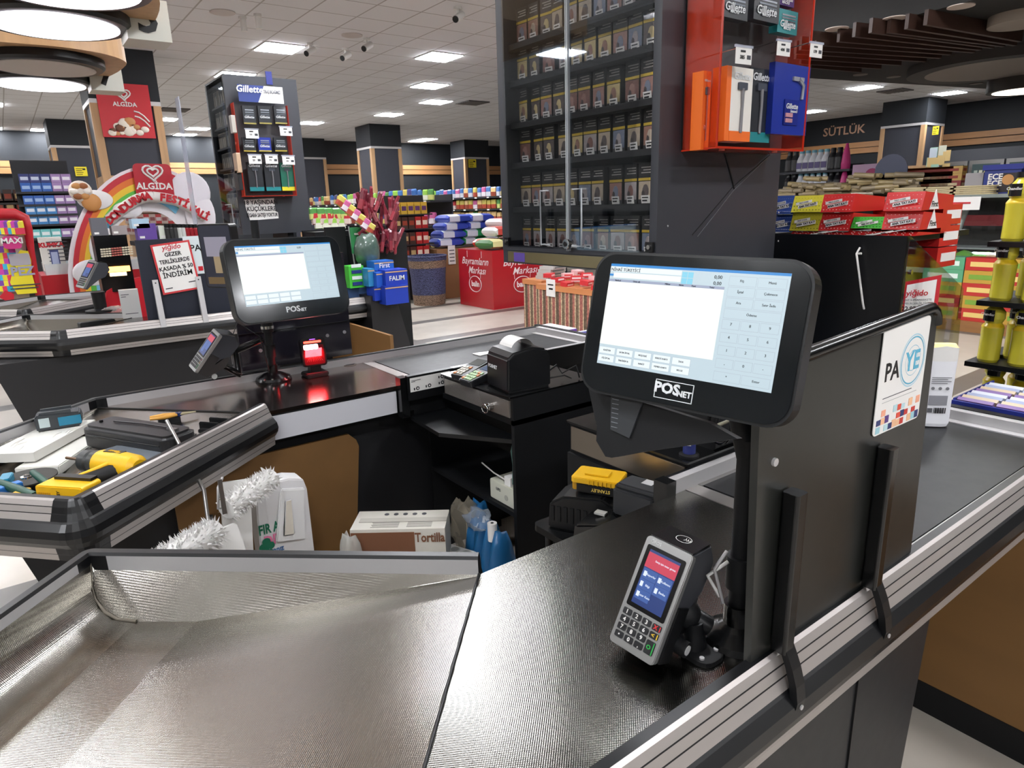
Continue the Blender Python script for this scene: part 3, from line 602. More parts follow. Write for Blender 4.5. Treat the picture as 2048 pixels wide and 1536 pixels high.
# ---------------------------------------------------------------- card terminals
SILV = mat((150, 150, 148), .35, .6)
def card_terminal(F, label, detail=True, arm=None, cradle=True):
    t = thing('card_terminal', label, 'card terminal', M=Matrix.Translation(F.translation))
    MB(F).rbox((-.041, -.0885, -.014), (.041, .0885, 0), SILV, .007, 2).build('front_shell', t, bevel=.0015)
    pr = [(.0885, -.006), (.108, -.058), (.082, -.092), (.030, -.088), (.0, -.062), (-.06, -.034), (-.086, -.026), (-.0885, -.006)]
    b = MB(F); n = len(pr)
    b.prism([(y, z) for y, z in pr], -.039, .039, GREY, 0); b.build('rear_body', t, bevel=.002)
    MB(F).add([(-.037, .0905, -.004), (.037, .0905, -.004), (.037, .1105, -.057), (-.037, .1105, -.057), (-.037, .087, -.004), (.037, .087, -.004), (.037, .105, -.057), (-.037, .105, -.057)], [(0, 1, 2, 3), (4, 7, 6, 5), (0, 4, 5, 1), (1, 5, 6, 2), (2, 6, 7, 3), (3, 7, 4, 0)], BLKG).build('paper_lid', t)
    if detail:
        m = MB(F); ring(m, (0, 0), .014, .0012, WHITE, 30, 0); o = m; 
        lid = MB(frame(F @ Vector((.004, .1015, -.032)), F.to_3x3() @ Vector((1, 0, 0)), F.to_3x3() @ Vector((0, .36, -1)))); ring(lid, (0, 0), .013, .001, WHITE, 30, .0006)
        for k in range(3): lid.tube([(.002 + k * .004, -.005 + k * .001, .0012), (.004 + k * .004, 0, .0012), (.002 + k * .004, .005 - k * .001, .0012)], .0006, WHITE, 5)
        lid.build('contactless_symbol', t)
    MB(F).rbox((-.034, -.024, 0), (.034, .076, .0012), mat((12, 12, 14), .15, spec=.6), .003, 2).build('screen_glass', t)
    s = MB(F); s.box((-.027, -.017, .0012), (.027, .070, .0018), mat((44, 70, 140), .3, emit=.55, key='term_blue')); sc = s.build('screen', t, label='small lit screen, red banner over blue menu')
    m = MB(F); m.box((-.027, .042, .0018), (.027, .066, .0022), mat((205, 60, 85), .3, emit=.75, key='term_red'))
    TB = mat((70, 105, 180), .3, emit=.6, key='term_tile')
    for i, j in ((0, 0), (1, 0), (0, 1), (1, 1), (0, 2)): m.box((-.0255 + i * .026, .024 - j * .0165, .0018), (-.0005 + i * .026, .040 - j * .0165, .0022), TB)
    m.build('menu_tile', sc)
    if detail:
        TW = mat((225, 235, 250), .3, emit=.8, key='term_text')
        for k, s_ in enumerate(['Raporlar', 'Kullanıcı', 'Bilgi', 'Banka', 'Yazar Kasa']): text(s_, .0048, TW, F @ Matrix.Translation((-.010 + (k % 2) * .026, .032 - (k // 2) * .0165, .002)), sc, name='screen_text', z=.0006)
        text('Satış için tutar giriniz', .0042, TW, F @ Matrix.Translation((.006, .056, .002)), sc, name='screen_text', z=.0006)
        q = MB(F)
        for k in range(5): q.box((-.0235 + (k % 2) * .026, .028 - (k // 2) * .0165, .0022), (-.0185 + (k % 2) * .026, .036 - (k // 2) * .0165, .0025), TW)
        q.build('menu_icon', sc)
        text('ŌPOS', .007, mat((205, 205, 205), .4), F @ Matrix.Translation((-.022, .082, .0)), t, z=.0004)
    KEY = mat((20, 21, 24), .4); lab = ['1', '2', '3', '4', '5', '6', '7', '8', '9', '•', '0', ',']
    for k in range(12):
        i, j = k % 3, k // 3; x, y = -.027 + i * .0178, -.034 - j * .0125
        kk = MB(F).rbox((x - .0075, y - .005, 0), (x + .0075, y + .005, .0016), KEY, .002, 2, 3).build('key', t)
        if detail: text(lab[k], .009, WHITE, F @ Matrix.Translation((x, y, .0015)), kk, .0002, z=.0005)
    for (c, y, hgt, s_) in (((200, 40, 45), -.034, .005, 'X'), ((215, 180, 40), -.0465, .005, '<'), ((40, 165, 70), -.0655, .0105, 'O')):
        mm = mat(c, .4); kk = MB(F).rbox((.019, y - hgt, 0), (.034, y + hgt, .0016), KEY, .002, 2, 3).box((.0315, y - hgt + .001, .0016), (.033, y + hgt - .001, .002), mm).build('key', t, label='%s function key' % {'X': 'red', '<': 'yellow', 'O': 'green'}[s_])
        if detail: text(s_, .009, mm, F @ Matrix.Translation((.025, y, .0015)), kk, .0003, z=.0005)
    if cradle:
        m = MB(F); m.prism([(-.083, -.030), (.02, -.075), (.02, -.090), (-.02, -.096), (-.087, -.055)], -.036, .036, BLK, 0)
        m.box((.0395, -.085, -.05), (.0435, .005, -.014), BLK).box((-.0435, -.085, -.05), (-.0395, .005, -.014), BLK); m.build('cradle', t)
    return t
rt = Vector((.150, -.968, -.10)); up = Vector((.46, -.02, .885))
FT = frame((.700, .612, .957), rt, up)
term1 = card_terminal(FT, 'silver and black card terminal with lit menu screen on the nearest counter')
m = thing('swivel_mount', 'black swivel arm with round knob holding the nearest card terminal', 'arm', (.78, .57, .85))
q = FT @ Vector((0, -.03, -.085))
MB().tube([q, (.775, .60, .905), (.80, .575, .885)], [.016, .018, .016], BLK, 12).ball((.775, .60, .905), .024, BLKM).build('swivel_joint', m)
MB().rbox((.745, .535, .85), (.80, .60, .858), BLKM, .02, 2).lathe([(.022, .008), (.016, .035), (.014, .05)], (.775, .585, .85), BLK, 20).build('foot_plate', m)
MB().lathe([(.004, .008), (.004, .011)], (.755, .552, .85), ALU, 10).lathe([(.004, .008), (.004, .011)], (.79, .552, .85), ALU, 10).build('foot_screw', m)
kq = FT @ Vector((.052, -.055, -.058)); kx = (FT.to_3x3() @ Vector((1, 0, 0)))
MB().tube([kq - kx * .014, kq + kx * .008], .013, BLKM, 20).tube([kq + kx * .008, kq + kx * .0095], .008, mat((215, 215, 212), .3), 18).build('clamp_knob', m)
MB().tube([q, kq], .01, BLK, 8).build('knob_link', m)
# counter 2 terminal
c = AX(408, 700, 1, 2.80); F2 = frame(c, (.05, -1, -.18), (.60, .0, .80))
term2 = card_terminal(F2, 'silver edged card terminal leaning out beside the second monitor pole', detail=False)
m = thing('swivel_mount', 'black curved arm reaching from the second pole to its card terminal', 'arm', (.8, 2.86, 1.0))
q = F2 @ Vector((0, -.02, -.085)); MB().tube([q, q + Vector((.06, .0, -.05)), (.68, 2.86, 1.0), (.80, 2.864, 1.03)], [.014, .022, .018, .014], BLKG, 12).build('arm_tube', m)
kq = F2 @ Vector((.0, -.075, -.085)); MB().tube([kq + Vector((0, .02, 0)), kq - Vector((0, .03, 0))], .013, BLK, 14).tube([kq - Vector((0, .03, 0)), kq - Vector((0, .0325, 0))], .011, mat((220, 220, 216), .3), 14).build('clamp_knob', m)
MB().tube([F2 @ Vector((.01, .06, -.07)), (.70, 2.83, 1.12), (.78, 2.83, 1.05), (.80, 2.83, .90)], .0025, BLK, 6).build('terminal_cable', m)
# counter 4 terminal on its stand
c = AX(172, 548, 1, 5.65); t4 = card_terminal(frame(c, (.4, -.9, -.1), (.55, .1, .83)) @ Matrix.Scale(1.2, 4), 'small black card terminal on a stand on the farthest counter', detail=False, cradle=False)
s = AX(178, 583, 1, 5.68); MB().lathe([(.1, 0), (.1, .012), (.04, .02), (.045, .14)], (c.x + .05, c.y, .89), BLK, 24).build('terminal_stand', cat='stand', label='round based black stand under the farthest card terminal')
# ---------------------------------------------------------------- second monitor set
F_m2 = frame((.815, 2.43, 1.342), (.98, .198, -.031), (-.06, .22, .96))
F_m2 = frame(AX(580, 546, 1, 2.44), (.985, .16, -.02), (.02, .21, .97))
mon2, w2, h2 = monitor(F_m2, 1.07, 'smaller looking lit touch monitor on the pole at the second counter', False)
pl2 = pole(.825, 2.862, 1.52, 'black pole behind the second monitor with round base on the steel top', .016, .075)
MB().tube([(.825, 2.86, 1.36), (.80, 2.50, 1.34)], .02, BLKM, 10).build('head_bracket', pl2)
MB().lathe([(.024, .0), (.024, .05)], (.825, 2.862, 1.06), BLK, 20).lathe([(.028, 0), (.028, .012)], (.825, 2.862, 1.075), CHROME, 20).build('collar', pl2)
for x, y in ((.77, 2.81), (.87, 2.80), (.80, 2.796)): MB().lathe([(.005, .016), (.004, .022)], (x, y, .85), CHROME, 10).build('base_bolt', pl2)
cdm = AX(436, 513, 1, 2.62); FC = frame(cdm, (.55, -.83, 0), (-.03, -.02, 1))
t = thing('customer_display', 'upright black customer display tablet left of the second monitor', 'display', cdm)
MB(FC).rbox((-.075, -.115, -.035), (.075, .115, 0), mat((16, 17, 20), .4), .012, 2).build('housing', t)
m = MB(FC).rbox((-.07, -.11, 0), (.07, .11, .001), mat((48, 50, 62), .08, spec=.8), .01, 2); m.build('screen_glass', t)
m = MB(FC)
for x0, y0, x1, y1, c_ in ((-.05, .0, .05, .07, (150, 146, 160)), (-.02, -.06, .03, .0, (160, 140, 110)), (.02, -.07, .06, .02, (170, 130, 60)), (-.06, -.10, .06, -.075, (110, 90, 60)), (-.05, .03, .0, .06, (180, 180, 190))): m.box((x0, y0, .001), (x1, y1, .0016 + random.random() * .0004), mat(c_, .3))
m.build('screen_picture', t)
MB().tube([FC @ Vector((0, 0, -.03)), (.80, 2.86, 1.33)], .014, BLK, 8).build('bracket', t)
# scanner
t = thing('barcode_scanner', 'barcode scanner glowing red on the second counter', 'scanner', (.98, 2.83, .85))
sx, sy = AX(630, 745, 1, 2.80).x, 2.80
def scyl(z): return z
MB().rbox((sx - .045, sy - .03, .85), (sx + .055, sy + .06, .868), BLKM, .012, 2).build('base', t, bevel=.004)
MB().prism([(sy - .0, .866), (sy + .04, .866), (sy + .03, .90), (sy + .0, .90)], sx - .018, sx + .03, BLK, 0).build('neck', t)
FS = frame((sx + .003, sy - .005, .958), (.985, -.17, 0), (.0, .17, .985))
MB(FS).rbox((-.052, -.062, -.05), (.052, .062, 0), BLKG, .014, 2).build('body', t, bevel=.003)
m = MB(FS).rbox((-.043, -.054, 0), (.043, .030, .0012), mat((120, 16, 26), .15, emit=.35, key='scan_win'), .006, 2)
for k in range(9): m.tube([(-.006 + k * .0015, -.002, .0018), (-.034 + k * .0085, -.04, .0018)], .0004, mat((190, 110, 110), .3, emit=.4, key='scan_line'), 4)
m.build('window', t, label='dark red window with fine lines')
SR = mat((255, 40, 30), .3, emit=14, key='scan_red'); SW = mat((255, 200, 190), .3, emit=9, key='scan_hot')
m = MB(FS).rbox((-.041, .012, .001), (.020, .034, .003), SW, .006, 2).rbox((-.038, .040, .001), (.035, .049, .004), SR, .003, 2); m.build('light_bar', t, label='glowing red light bar')
MB(FS).box((-.012, .054, -.002), (.012, .057, .001), mat((150, 80, 255), .3, emit=3, key='violet_led')).build('status_light', t, label='small violet light')
L = bpy.data.lights.new('scanner_lamp', 'AREA'); L.color = (1, .04, .05); L.energy = 2.2; L.shape = 'RECTANGLE'; L.size = .07; L.size_y = .05; lo = bpy.data.objects.new('scanner_lamp', L); COL.objects.link(lo); lo.parent = t
lo.matrix_parent_inverse = world_of(t).inverted(); lo.matrix_basis = FS @ Matrix.Translation((0, .0, .012)) @ Matrix.Rotation(-.6, 4, 'X')
# second partition board behind the monitor
t = thing('partition_board', 'glossy black partition board behind the second monitor and scanner', 'partition', (.99, 2.95, .88))
y2 = 2.99
MB().box((.735, y2, .88), (1.245, y2 + .015, 1.36), mat((30, 28, 36), .16, spec=.7)).box((.735, y2 - .004, 1.04), (1.245, y2, 1.043), BLK).build('board', t)
for x, z in ((.82, .96), (.82, 1.15), (1.13, 1.16), (1.215, .99), (1.13, .985), (.80, 1.26)): MB().lathe([(.008, -.004), (.008, 0)], (x, y2, z), mat((180, 176, 180), .3, .6), 12, 1).build('board_screw', t)
MB().box((.93, y2 - .003, 1.118), (.965, y2, 1.122), mat((90, 70, 255), .3, emit=3, key='blue_led')).build('status_light', t, label='small blue light')
# ---------------------------------------------------------------- cash desks between the counters
def drawer(x0, y0, y1, z0, z1, depth, label, face, key=None):
    t = thing('till_box', label, 'cash drawer', (x0 + depth / 2, (y0 + y1) / 2, z0))
    MB().box((x0 + .012, y0, z0), (x0 + depth, y1, z1 - .004), BLKM).rbox((x0 - .004, y0 - .003, z1 - .006), (x0 + depth, y1 + .003, z1), BLKG, .006, 2).build('housing', t)
    MB().box((x0 + .004, y0 + .012, z0 + .01), (x0 + .012, y1 - .012, z1 - .018), face).build('front_plate', t, label='plain steel front plate', bevel=.001)
    if key is not None:
        MB().lathe([(.016, -.02), (.013, -.022), (.013, 0)][::-1], (x0 + .004, key, (z0 + z1) / 2 - .012), CHROME, 20, 0).build('lock', t)
        MB().lathe([(.006, -.03), (.006, -.02)], (x0 + .004, key, (z0 + z1) / 2 - .012), CHROME, 10, 0).tube([(x0 - .03, key + .02 * math.cos(a), (z0 + z1) / 2 - .018 + .016 * math.sin(a)) for a in [k * PI / 6 for k in range(13)]], .0022, CHROME, 6, False).build('key_ring', t)
    return t
d2 = drawer(1.345, 1.85, 2.325, .795, .887, .42, 'cash drawer with key under the receipt printer at the second counter', mat((150, 145, 140), .25, .7), 1.97)
d1 = drawer(1.30, 1.025, 1.49, .797, .90, .42, 'cash drawer with steel front between the counters behind the big monitor', mat((150, 140, 128), .3, .9))
# desk 2
t = thing('cashier_desk', 'black cashier desk with shelves holding boxes under the far cash drawer', 'desk', (1.6, 2.1, 0))
MB().prism([(1.36, 0), (1.60, 0), (1.70, .45), (1.76, .794), (1.36, .794)], 1.85, 1.868, BLKM, 1).build('side_panel', t)
MB().box((1.36, 1.85, .775), (1.76, 2.35, .794), BLK).build('desk_top', t)
MB().box((1.74, 1.868, 0), (1.76, 2.36, .775), BLKM).build('back_panel', t)
MB().prism([(1.22, 2.385), (1.40, 2.385), (1.40, 1.875), (1.365, 1.875), (1.20, 2.12)], .70, .716, BLK).build('keyboard_shelf', t)
MB().box((1.37, 1.87, .40), (1.74, 2.5, .418), BLKM).build('shelf', t)
MB().box((1.37, 2.5, 0), (1.74, 2.515, .775), BLKM).build('side_panel', t)
# desk 1 under the near drawer
t = thing('cashier_desk', 'low black cashier desk under the nearer cash drawer', 'desk', (1.5, 1.25, 0))
MB().box((1.30, 1.02, .0), (1.72, 1.49, .795), BLKM).build('cabinet', t)
t = thing('battery_shelf', 'black stool shelf beside the near counter where battery chargers sit', 'shelf', (1.16, 1.26, 0))
MB().rbox((1.06, 1.05, .655), (1.285, 1.37, .675), BLKG, .02, 2).build('shelf_top', t)
for x in (1.09, 1.26):
    for y in (1.09, 1.33): MB().tube([(x, y, 0), (x, y, .655)], .012, BLK).build('leg', t)
# box with wires, power box, bags on the shelves
def pbox(F, sx_, sy_, sz, m, name, parent, **k): return MB(F).box((-sx_ / 2, -sy_ / 2, 0), (sx_ / 2, sy_ / 2, sz), m).build(name, parent, **k)
t = thing('power_supply_box', 'white power supply box on the middle shelf of the far cashier desk', 'box', (1.43, 2.0, .418))
MB().rbox((1.385, 1.89, .418), (1.55, 2.06, .50), mat((205, 205, 190), .4), .008, 0).build('case', t, bevel=.003)
text('UPS', .018, GREY, frame((1.384, 2.0, .47), (0, -1, 0), (0, 0, 1)), t)
MB().lathe([(.012, -.001), (.012, 0)], (1.385, 1.95, .45), mat((170, 170, 160), .4), 16, 0).build('socket_ring', t)
t = thing('plug', 'white plug and cable on top of the power supply box', 'plug', (1.41, 1.95, .50))
MB().rbox((1.39, 1.93, .50), (1.43, 1.97, .535), WHITE, .006, 2).tube([(1.40, 1.97, .515), (1.40, 2.05, .52), (1.39, 2.12, .545)], .003, WHITE, 6).build('plug_body', t)
t = thing('hanging_cable', 'thin green and black cables hanging inside the far cashier desk', 'cable', (1.38, 1.88, .6))
MB().tube([(1.40, 1.885, .77), (1.38, 1.90, .66), (1.39, 1.905, .60), (1.375, 1.89, .53)], .003, mat((70, 100, 95), .5), 6).tube([(1.41, 1.90, .74), (1.385, 1.915, .65), (1.40, 1.88, .56)], .003, BLKG, 6).build('cable_strand', t)
# tortilla box on a low ledge
P0 = Z(912, 1108, .30); P1 = Z(700, 1112, .30)
t = thing('cardboard_box', 'white and brown tortilla carton on the floor ledge under the second counter', 'box', (1.0, 2.0, .15))
FB = frame((.985, 2.02, .08), (-(P1 - P0)).normalized() * 1, (0, 0, 1)); dx = (P0 - P1).normalized(); dx.z = 0; dx.normalize()
FB = Matrix(((dx.x, -dx.y, 0, .985), (dx.y, dx.x, 0, 2.06), (0, 0, 1, .085), (0, 0, 0, 1)))
BRN = mat((112, 72, 48), .6); CART = mat((206, 202, 192), .6)
m = MB(FB).box((-.17, -.075, 0), (.17, .075, .36), CART).box((-.168, -.077, .24), (.06, -.0752, .348), BRN).box((-.15, -.02, .36), (.17, .01, .363), mat((180, 176, 166), .6)); cb = m.build('carton', t)
text('Tortilla', .05, BRN, FB @ frame((.115, -.076, .325), (1, 0, 0), (0, 0, 1)), t, .0012, sx=.72)
m = MB(FB); ring(m, (0, 0), .001, .0005, BRN, 8)
for k in range(5): m.lathe([(.009, .0), (.009, .001)], (-.06 + k * .035, .045, .36), GREY, 12)
for k in range(7): m.box((-.1 + (k % 2) * .004, -.06 + k * .009, .3602), (.0, -.0575 + k * .009, .361), mat((120, 118, 112), .6)); m.box((.03, -.06 + k * .009, .3602), (.12, -.0575 + k * .009, .361), mat((120, 118, 112), .6))
m.build('printing', t)
t = MB().rbox((-.12, -.035, 0), (.12, .035, .04), WHITE, .03, 2)
t = thing('power_strip', 'white power strip with round sockets next to the tortilla carton', 'power strip', (1.19, 1.93, .25))
FPS = frame((1.16, 1.98, .26), (.35, -.93, 0), (.93, .35, 0)); m = MB(FPS).rbox((-.10, -.03, 0), (.10, .03, .035), WHITE, .028, 2).build('strip_body', t, bevel=.004)
for k in (-1, 0, 1): MB(FPS).lathe([(.021, .035), (.021, .037)], (k * .055, 0, 0), mat((200, 200, 195), .5), 20).lathe([(.016, .036), (.016, .0375)], (k * .055, 0, 0), mat((150, 150, 145), .5), 20).build('socket', t)
t = thing('low_box', 'dark low box carrying the power strip under the second counter', 'box', (1.2, 1.95, 0)); MB().box((1.11, 1.93, 0), (1.20, 2.06, .26), BLKM).build('box_body', t)
def blob(mb, c, r, m, jit=.25, n=14, k=9, seed=0):
    rnd = random.Random(seed); o = len(mb.v); mb.ball(c, r, m, n, k)
    c = Vector(c)
    for i in range(o, len(mb.v)):
        p = mb.v[i]; cc = mb.T @ c; mb.v[i] = cc + (p - cc) * (1 + rnd.uniform(-jit, jit))
    return mb
BLUEB = mat((30, 92, 140), .35)
t = thing('blue_bag_bundle', 'bundle of blue plastic bags at the foot of the far cashier desk', 'bag', (1.3, 1.95, 0))
m = MB()
for k in range(4): blob(m, (1.27, 1.83 + k * .052, .19), (.06, .036, .21), BLUEB, .1, 12, 8, k)
blob(m, (1.36, 2.10, .30), (.05, .05, .10), BLUEB, .25, 10, 7, 9); m.build('bag_body', t)
t = thing('paper_roll', 'white paper roll lying on the blue bag bundle', 'roll', (1.31, 1.87, .3)); MB().lathe([(.018, 0), (.018, .07)], (1.25, 1.855, .355), WHITE, 18).lathe([(.006, .07), (.006, .071)], (1.25, 1.855, .355), BLK, 10).build('roll_body', t)
t = thing('clear_bag', 'crumpled clear plastic bag on top of the blue bundle', 'bag', (1.3, 1.97, .36)); blob(MB(), (1.26, 1.955, .40), (.05, .065, .035), clear((220, 230, 240), .12, .1), .35, 12, 8, 4).build('bag_body', t)
t = thing('clear_bag', 'crumpled clear bag between the tortilla carton and blue bundle', 'bag', (1.3, 2.1, .3)); blob(MB(), (1.30, 2.13, .30), (.05, .09, .10), clear((190, 180, 160), .18, .15), .3, 12, 8, 5).build('bag_body', t)
t = thing('clear_bag', 'cloudy plastic bag in front of the tortilla carton left end', 'bag', (.8, 2.1, .3)); blob(MB(), (.80, 2.10, .29), (.05, .05, .13), clear((225, 222, 214), .35, .3), .25, 12, 8, 6).build('bag_body', t)
# paint rollers, bag, papers in the cashier gap
def fluffy(F, L_, r, label, name='paint_roller'):
    t = thing(name, label, 'paint roller', F.translation); m = MB(F); m.tube([(-L_ / 2, 0, 0), (L_ / 2, 0, 0)], r * .85, mat((228, 226, 222), .9), 14)
    rnd = random.Random(3); FL = mat((235, 233, 230), .95)
    for k in range(900):
        a = rnd.uniform(0, 2 * PI); x = rnd.uniform(-L_ / 2, L_ / 2); q = Vector((x, r * .8 * math.cos(a), r * .8 * math.sin(a))); d = Vector((rnd.uniform(-.5, .5), math.cos(a), math.sin(a))).normalized()
        s = Vector((rnd.uniform(-1, 1), rnd.uniform(-1, 1), rnd.uniform(-1, 1))).normalized() * .004
        e = q + d * rnd.uniform(.006, .016) * (r / .03); m.add([q - s, q + s, e], [[0, 1, 2]], FL)
    m.build('fleece_sleeve', t, label='shaggy white fleece'); return t
pa = AX(462, 1012, 1, 1.98); pb = AX(535, 962, 1, 2.06); FR = frame((pa + pb) / 2, pb - pa, (0, 0, 1))
t = fluffy(FR, (pb - pa).length + .04, .038, 'shaggy white paint roller leaning high beside the printed bag')
e = FR @ Vector((-(pb - pa).length / 2 - .01, 0, 0)); MB().tube([e, e + Vector((-.03, -.01, .01)), e + Vector((-.02, .0, .07)), e + Vector((.0, .02, .09))], .004, ALU, 8).box(tuple(e + Vector((-.022, -.02, -.008))), tuple(e + Vector((-.010, -.015, .10))), ALU_D).build('wire_frame', t)
pa = AX(330, 1125, 1, 1.85); pb = AX(420, 1070, 1, 1.95); FR = frame((pa + pb) / 2, pb - pa, (0, 0, 1))
t = fluffy(FR, (pb - pa).length + .04, .045, 'shaggy white paint roller lying low behind the tray rim')
MB().tube([pb, pb + Vector((.02, .1, .1)), pb + Vector((-.02, .3, .28))], .006, ALU_D, 8).build('wire_frame', t)
t = thing('printed_bag', 'white carrier bag with green and pink lettering behind the paint roller', 'bag', (.80, 2.2, 0))
c_ = AX(560, 1030, 1, 2.22); m = MB(); x0, x1 = AX(503, 1030, 1, 2.22).x, AX(617, 1030, 1, 2.22).x; zt = AX(560, 955, 1, 2.22).z
pts = [(x0, .05), (x1, .05), (x1 - .0, zt - .06), (x1 - .01, zt - .02), (x1 - .06, zt - .005), (x0 + .045, zt), (x0 + .02, zt - .02), (x0 + .012, zt - .12)]
n = 0
m.prism(pts, 2.20, 2.28, mat((232, 230, 230), .45, var=.06, scale=20), 1); m.prism([(x0 + .06, zt - .22), (x1 - .03, zt - .24), (x1 - .012, zt - .05), (x0 + .1, zt - .03)], 2.185, 2.199, mat((238, 237, 236), .5), 1)
m.prism([(x0 + .085, zt - .20), (x0 + .125, zt - .205), (x0 + .13, zt - .07), (x0 + .105, zt - .07)], 2.176, 2.184, mat((222, 214, 200), .6, var=.25, scale=60), 1)
b_ = m.build('bag_body', t, bevel=.004)
zl = AX(540, 1056, 1, 2.2).z
text('FIR A', .05, mat((20, 110, 80), .5), frame((x0 + .045, 2.198, zl), (1, 0, 0), (0, 0, 1)), t, .0015, sx=.62); text('DIV', .05, mat((225, 120, 160), .5), frame((x0 + .055, 2.198, zl - .045), (1, 0, 0), (0, 0, 1)), t, .0015, sx=.8); text('alırsanız', .03, mat((70, 110, 160), .5), frame((x0 + .05, 2.198, zl - .085), (1, 0, 0), (0, 0, 1)), t, .001, sx=.75)
text('♣', .05, mat((20, 110, 80), .5), frame((x0 + .03, 2.196, zl - .06), (1, 0, 0), (0, 0, 1)), t, .002)
for i, (p, w_, hh, yy, lb) in enumerate([((475, 1065), .09, .34, 2.12, 'upright white card between the two paint rollers'), ((440, 1100), .13, .12, 1.93, 'folded white sheet low in front of the paint rollers')]):
    q = AX(p[0], p[1], 1, yy); t = thing('white_card', lb, 'card', (q.x, yy, 0))
    MB(Matrix.Translation((q.x, yy, q.z)) @ Matrix.Rotation(-.15, 4, 'X') @ Matrix.Rotation(.12 * (1 - 2 * i), 4, 'Y')).rbox((-w_ / 2, -.006, -hh / 2 - .05), (w_ / 2, .006, hh / 2), WHITE, .012, 1).build('card_sheet', t)
q = AX(415, 1000, 1, 2.2); t = thing('metal_rod', 'grey metal handle rod standing behind the tray rail', 'rod', (q.x, 2.2, 0)); MB().tube([(q.x + .03, 2.2, 0), (q.x, 2.2, .60)], .009, ALU_D, 10).build('rod_body', t)
# ---------------------------------------------------------------- devices on the far cash drawer
zt = .887
t = thing('receipt_printer', 'black receipt printer with a curl of white paper on the far cash drawer', 'printer', (1.45, 2.02, zt))
FPn = Matrix.Translation((1.465, 1.965, zt)) @ Matrix.Rotation(math.radians(-7), 4, 'Z') @ Matrix.Scale(1.17, 4)
prof = [(-.075, .0), (.085, 0), (.085, .10), (.07, .125), (.02, .135), (-.05, .125), (-.072, .108)]
MB(FPn).prism([(x, z) for x, z in prof], -.072, .072, mat((20, 21, 23), .35), 1).build('case', t, bevel=.008, seg=3)
text('POSNET', .016, LOGO, FPn @ frame((-.0765, .02, .07), (0, -1, 0), (0, 0, 1)), t, .0004, 'logo_lettering')
m = MB(FPn); N = 12
for i in range(N):
    a, b = PI * .15 + PI * .75 * i / N, PI * .15 + PI * .75 * (i + 1) / N
    m.add([(.0 - .045 * math.cos(a) + .0, -.04, .115 + .045 * math.sin(a)), (-.045 * math.cos(b), -.04, .115 + .045 * math.sin(b)), (-.045 * math.cos(b), .04, .115 + .045 * math.sin(b)), (-.045 * math.cos(a), .04, .115 + .045 * math.sin(a))], [[0, 1, 2, 3]], PAPER)
m.build('paper_curl', t, label='curled white paper')
MB().tube([FPn @ Vector((.085, -.03, .03)), FPn @ Vector((.12, -.05, .06)), FPn @ Vector((.16, -.02, .02)), FPn @ Vector((.19, -.06, .05)), FPn @ Vector((.21, -.05, .005))], .0035, BLK, 6).tube([FPn @ Vector((.085, -.05, .02)), FPn @ Vector((.13, -.08, .03)), FPn @ Vector((.17, -.06, .01))], .003, BLK, 6).build('cable', t)
for i, (x, y, rz, lb, col) in enumerate([(1.42, 2.215, .2, 'left of two small card terminals lying by the receipt printer', (90, 92, 98)), (1.40, 2.115, .05, 'right of two small card terminals, with green keys, by the receipt printer', (58, 60, 64))]):
    F = Matrix.Translation((x, y, zt)) @ Matrix.Rotation(-PI / 2 + rz, 4, 'Z') @ Matrix.Rotation(.22, 4, 'X')
    t = thing('card_terminal', lb, 'card terminal', (x, y, zt)); MB(F).rbox((-.04, -.075, .006), (.04, .09, .034), mat((34, 35, 38), .4), .008, 2).build('case', t, bevel=.003)
    MB(F).box((-.03, .025, .034), (.03, .08, .0355), mat((60, 80, 110) if i else (70, 74, 72), .15)).build('screen', t); k_ = MB(F)
    for a in range(4):
        for b in range(3 + i): k_.box((-.03 + b * (.016 - .001 * i), -.065 + a * .019, .034), (-.018 + b * (.016 - .001 * i), -.052 + a * .019, .038), mat([(200, 195, 180), (170, 200, 150)][i] if (a + b) % 5 else (200, 120, 60), .5))
    k_.build('keypad', t)
t = thing('paper_slip', 'torn white receipt paper lying on the second belt', 'paper', (1.55, 2.6, .853)); q0 = Z(1000, 701, .856)
m = MB(); pts = []; rnd = random.Random(2)
for k in range(9): pts.append((q0.x - .14 + k * .035, q0.y + .03 + rnd.uniform(-.006, .006) - .0 * k))
for k in range(9): pts.append((q0.x + .14 - k * .035, q0.y - .03 + rnd.uniform(-.008, .008)))
m.prism(pts[::-1], .854, .857, PAPER); m.build('slip', t)
# things on the near cash drawer
q = Z(1378, 912, .90); t = thing('marker_tube', 'dark blue tube standing on a round foot on the near cash drawer', 'tube', (q.x, q.y, .90))
MB().lathe([(.026, 0), (.026, .006), (.02, .010)], (q.x, q.y, .90), BLKM, 24).build('foot', t); MB().lathe([(.0165, .008), (.0165, .085), (.014, .09)], (q.x, q.y, .90), mat((38, 48, 110), .35), 24).build('tube_body', t)
fl = frame((q.x - .014, q.y - .011, .90), (.6, -.8, 0), (0, 0, 1)); MB(fl).box((-.006, .035, .0), (.004, .075, .002), WHITE).build('label_strip', t)
MB().tube([(q.x - .02, q.y + .02, .985), (q.x - .02, q.y - .005, .965), (q.x, q.y - .03, .970), (q.x + .01, q.y - .09, 1.01), (q.x, q.y - .13, 1.035)], [.008, .008, .007, .005, .004], mat((150, 146, 128), .3, .3), 8).build('tape_loop', t)
t = thing('cable_coil', 'looped black cable hanging over the near cash drawer', 'cable', (1.36, 1.03, .92)); q = AX(1440, 850, 0, 1.40)
MB().tube([(1.40, q.y + .035 * math.cos(a), q.z + .05 * math.sin(a)) for a in [k * PI / 10 for k in range(21)]], .005, BLKG, 8).tube([(1.40, q.y + .0, q.z + .06), (1.40, q.y + .01, q.z - .01), (1.40, q.y + .02, q.z + .06)], .006, BLKM, 8).build('cable_loop', t)
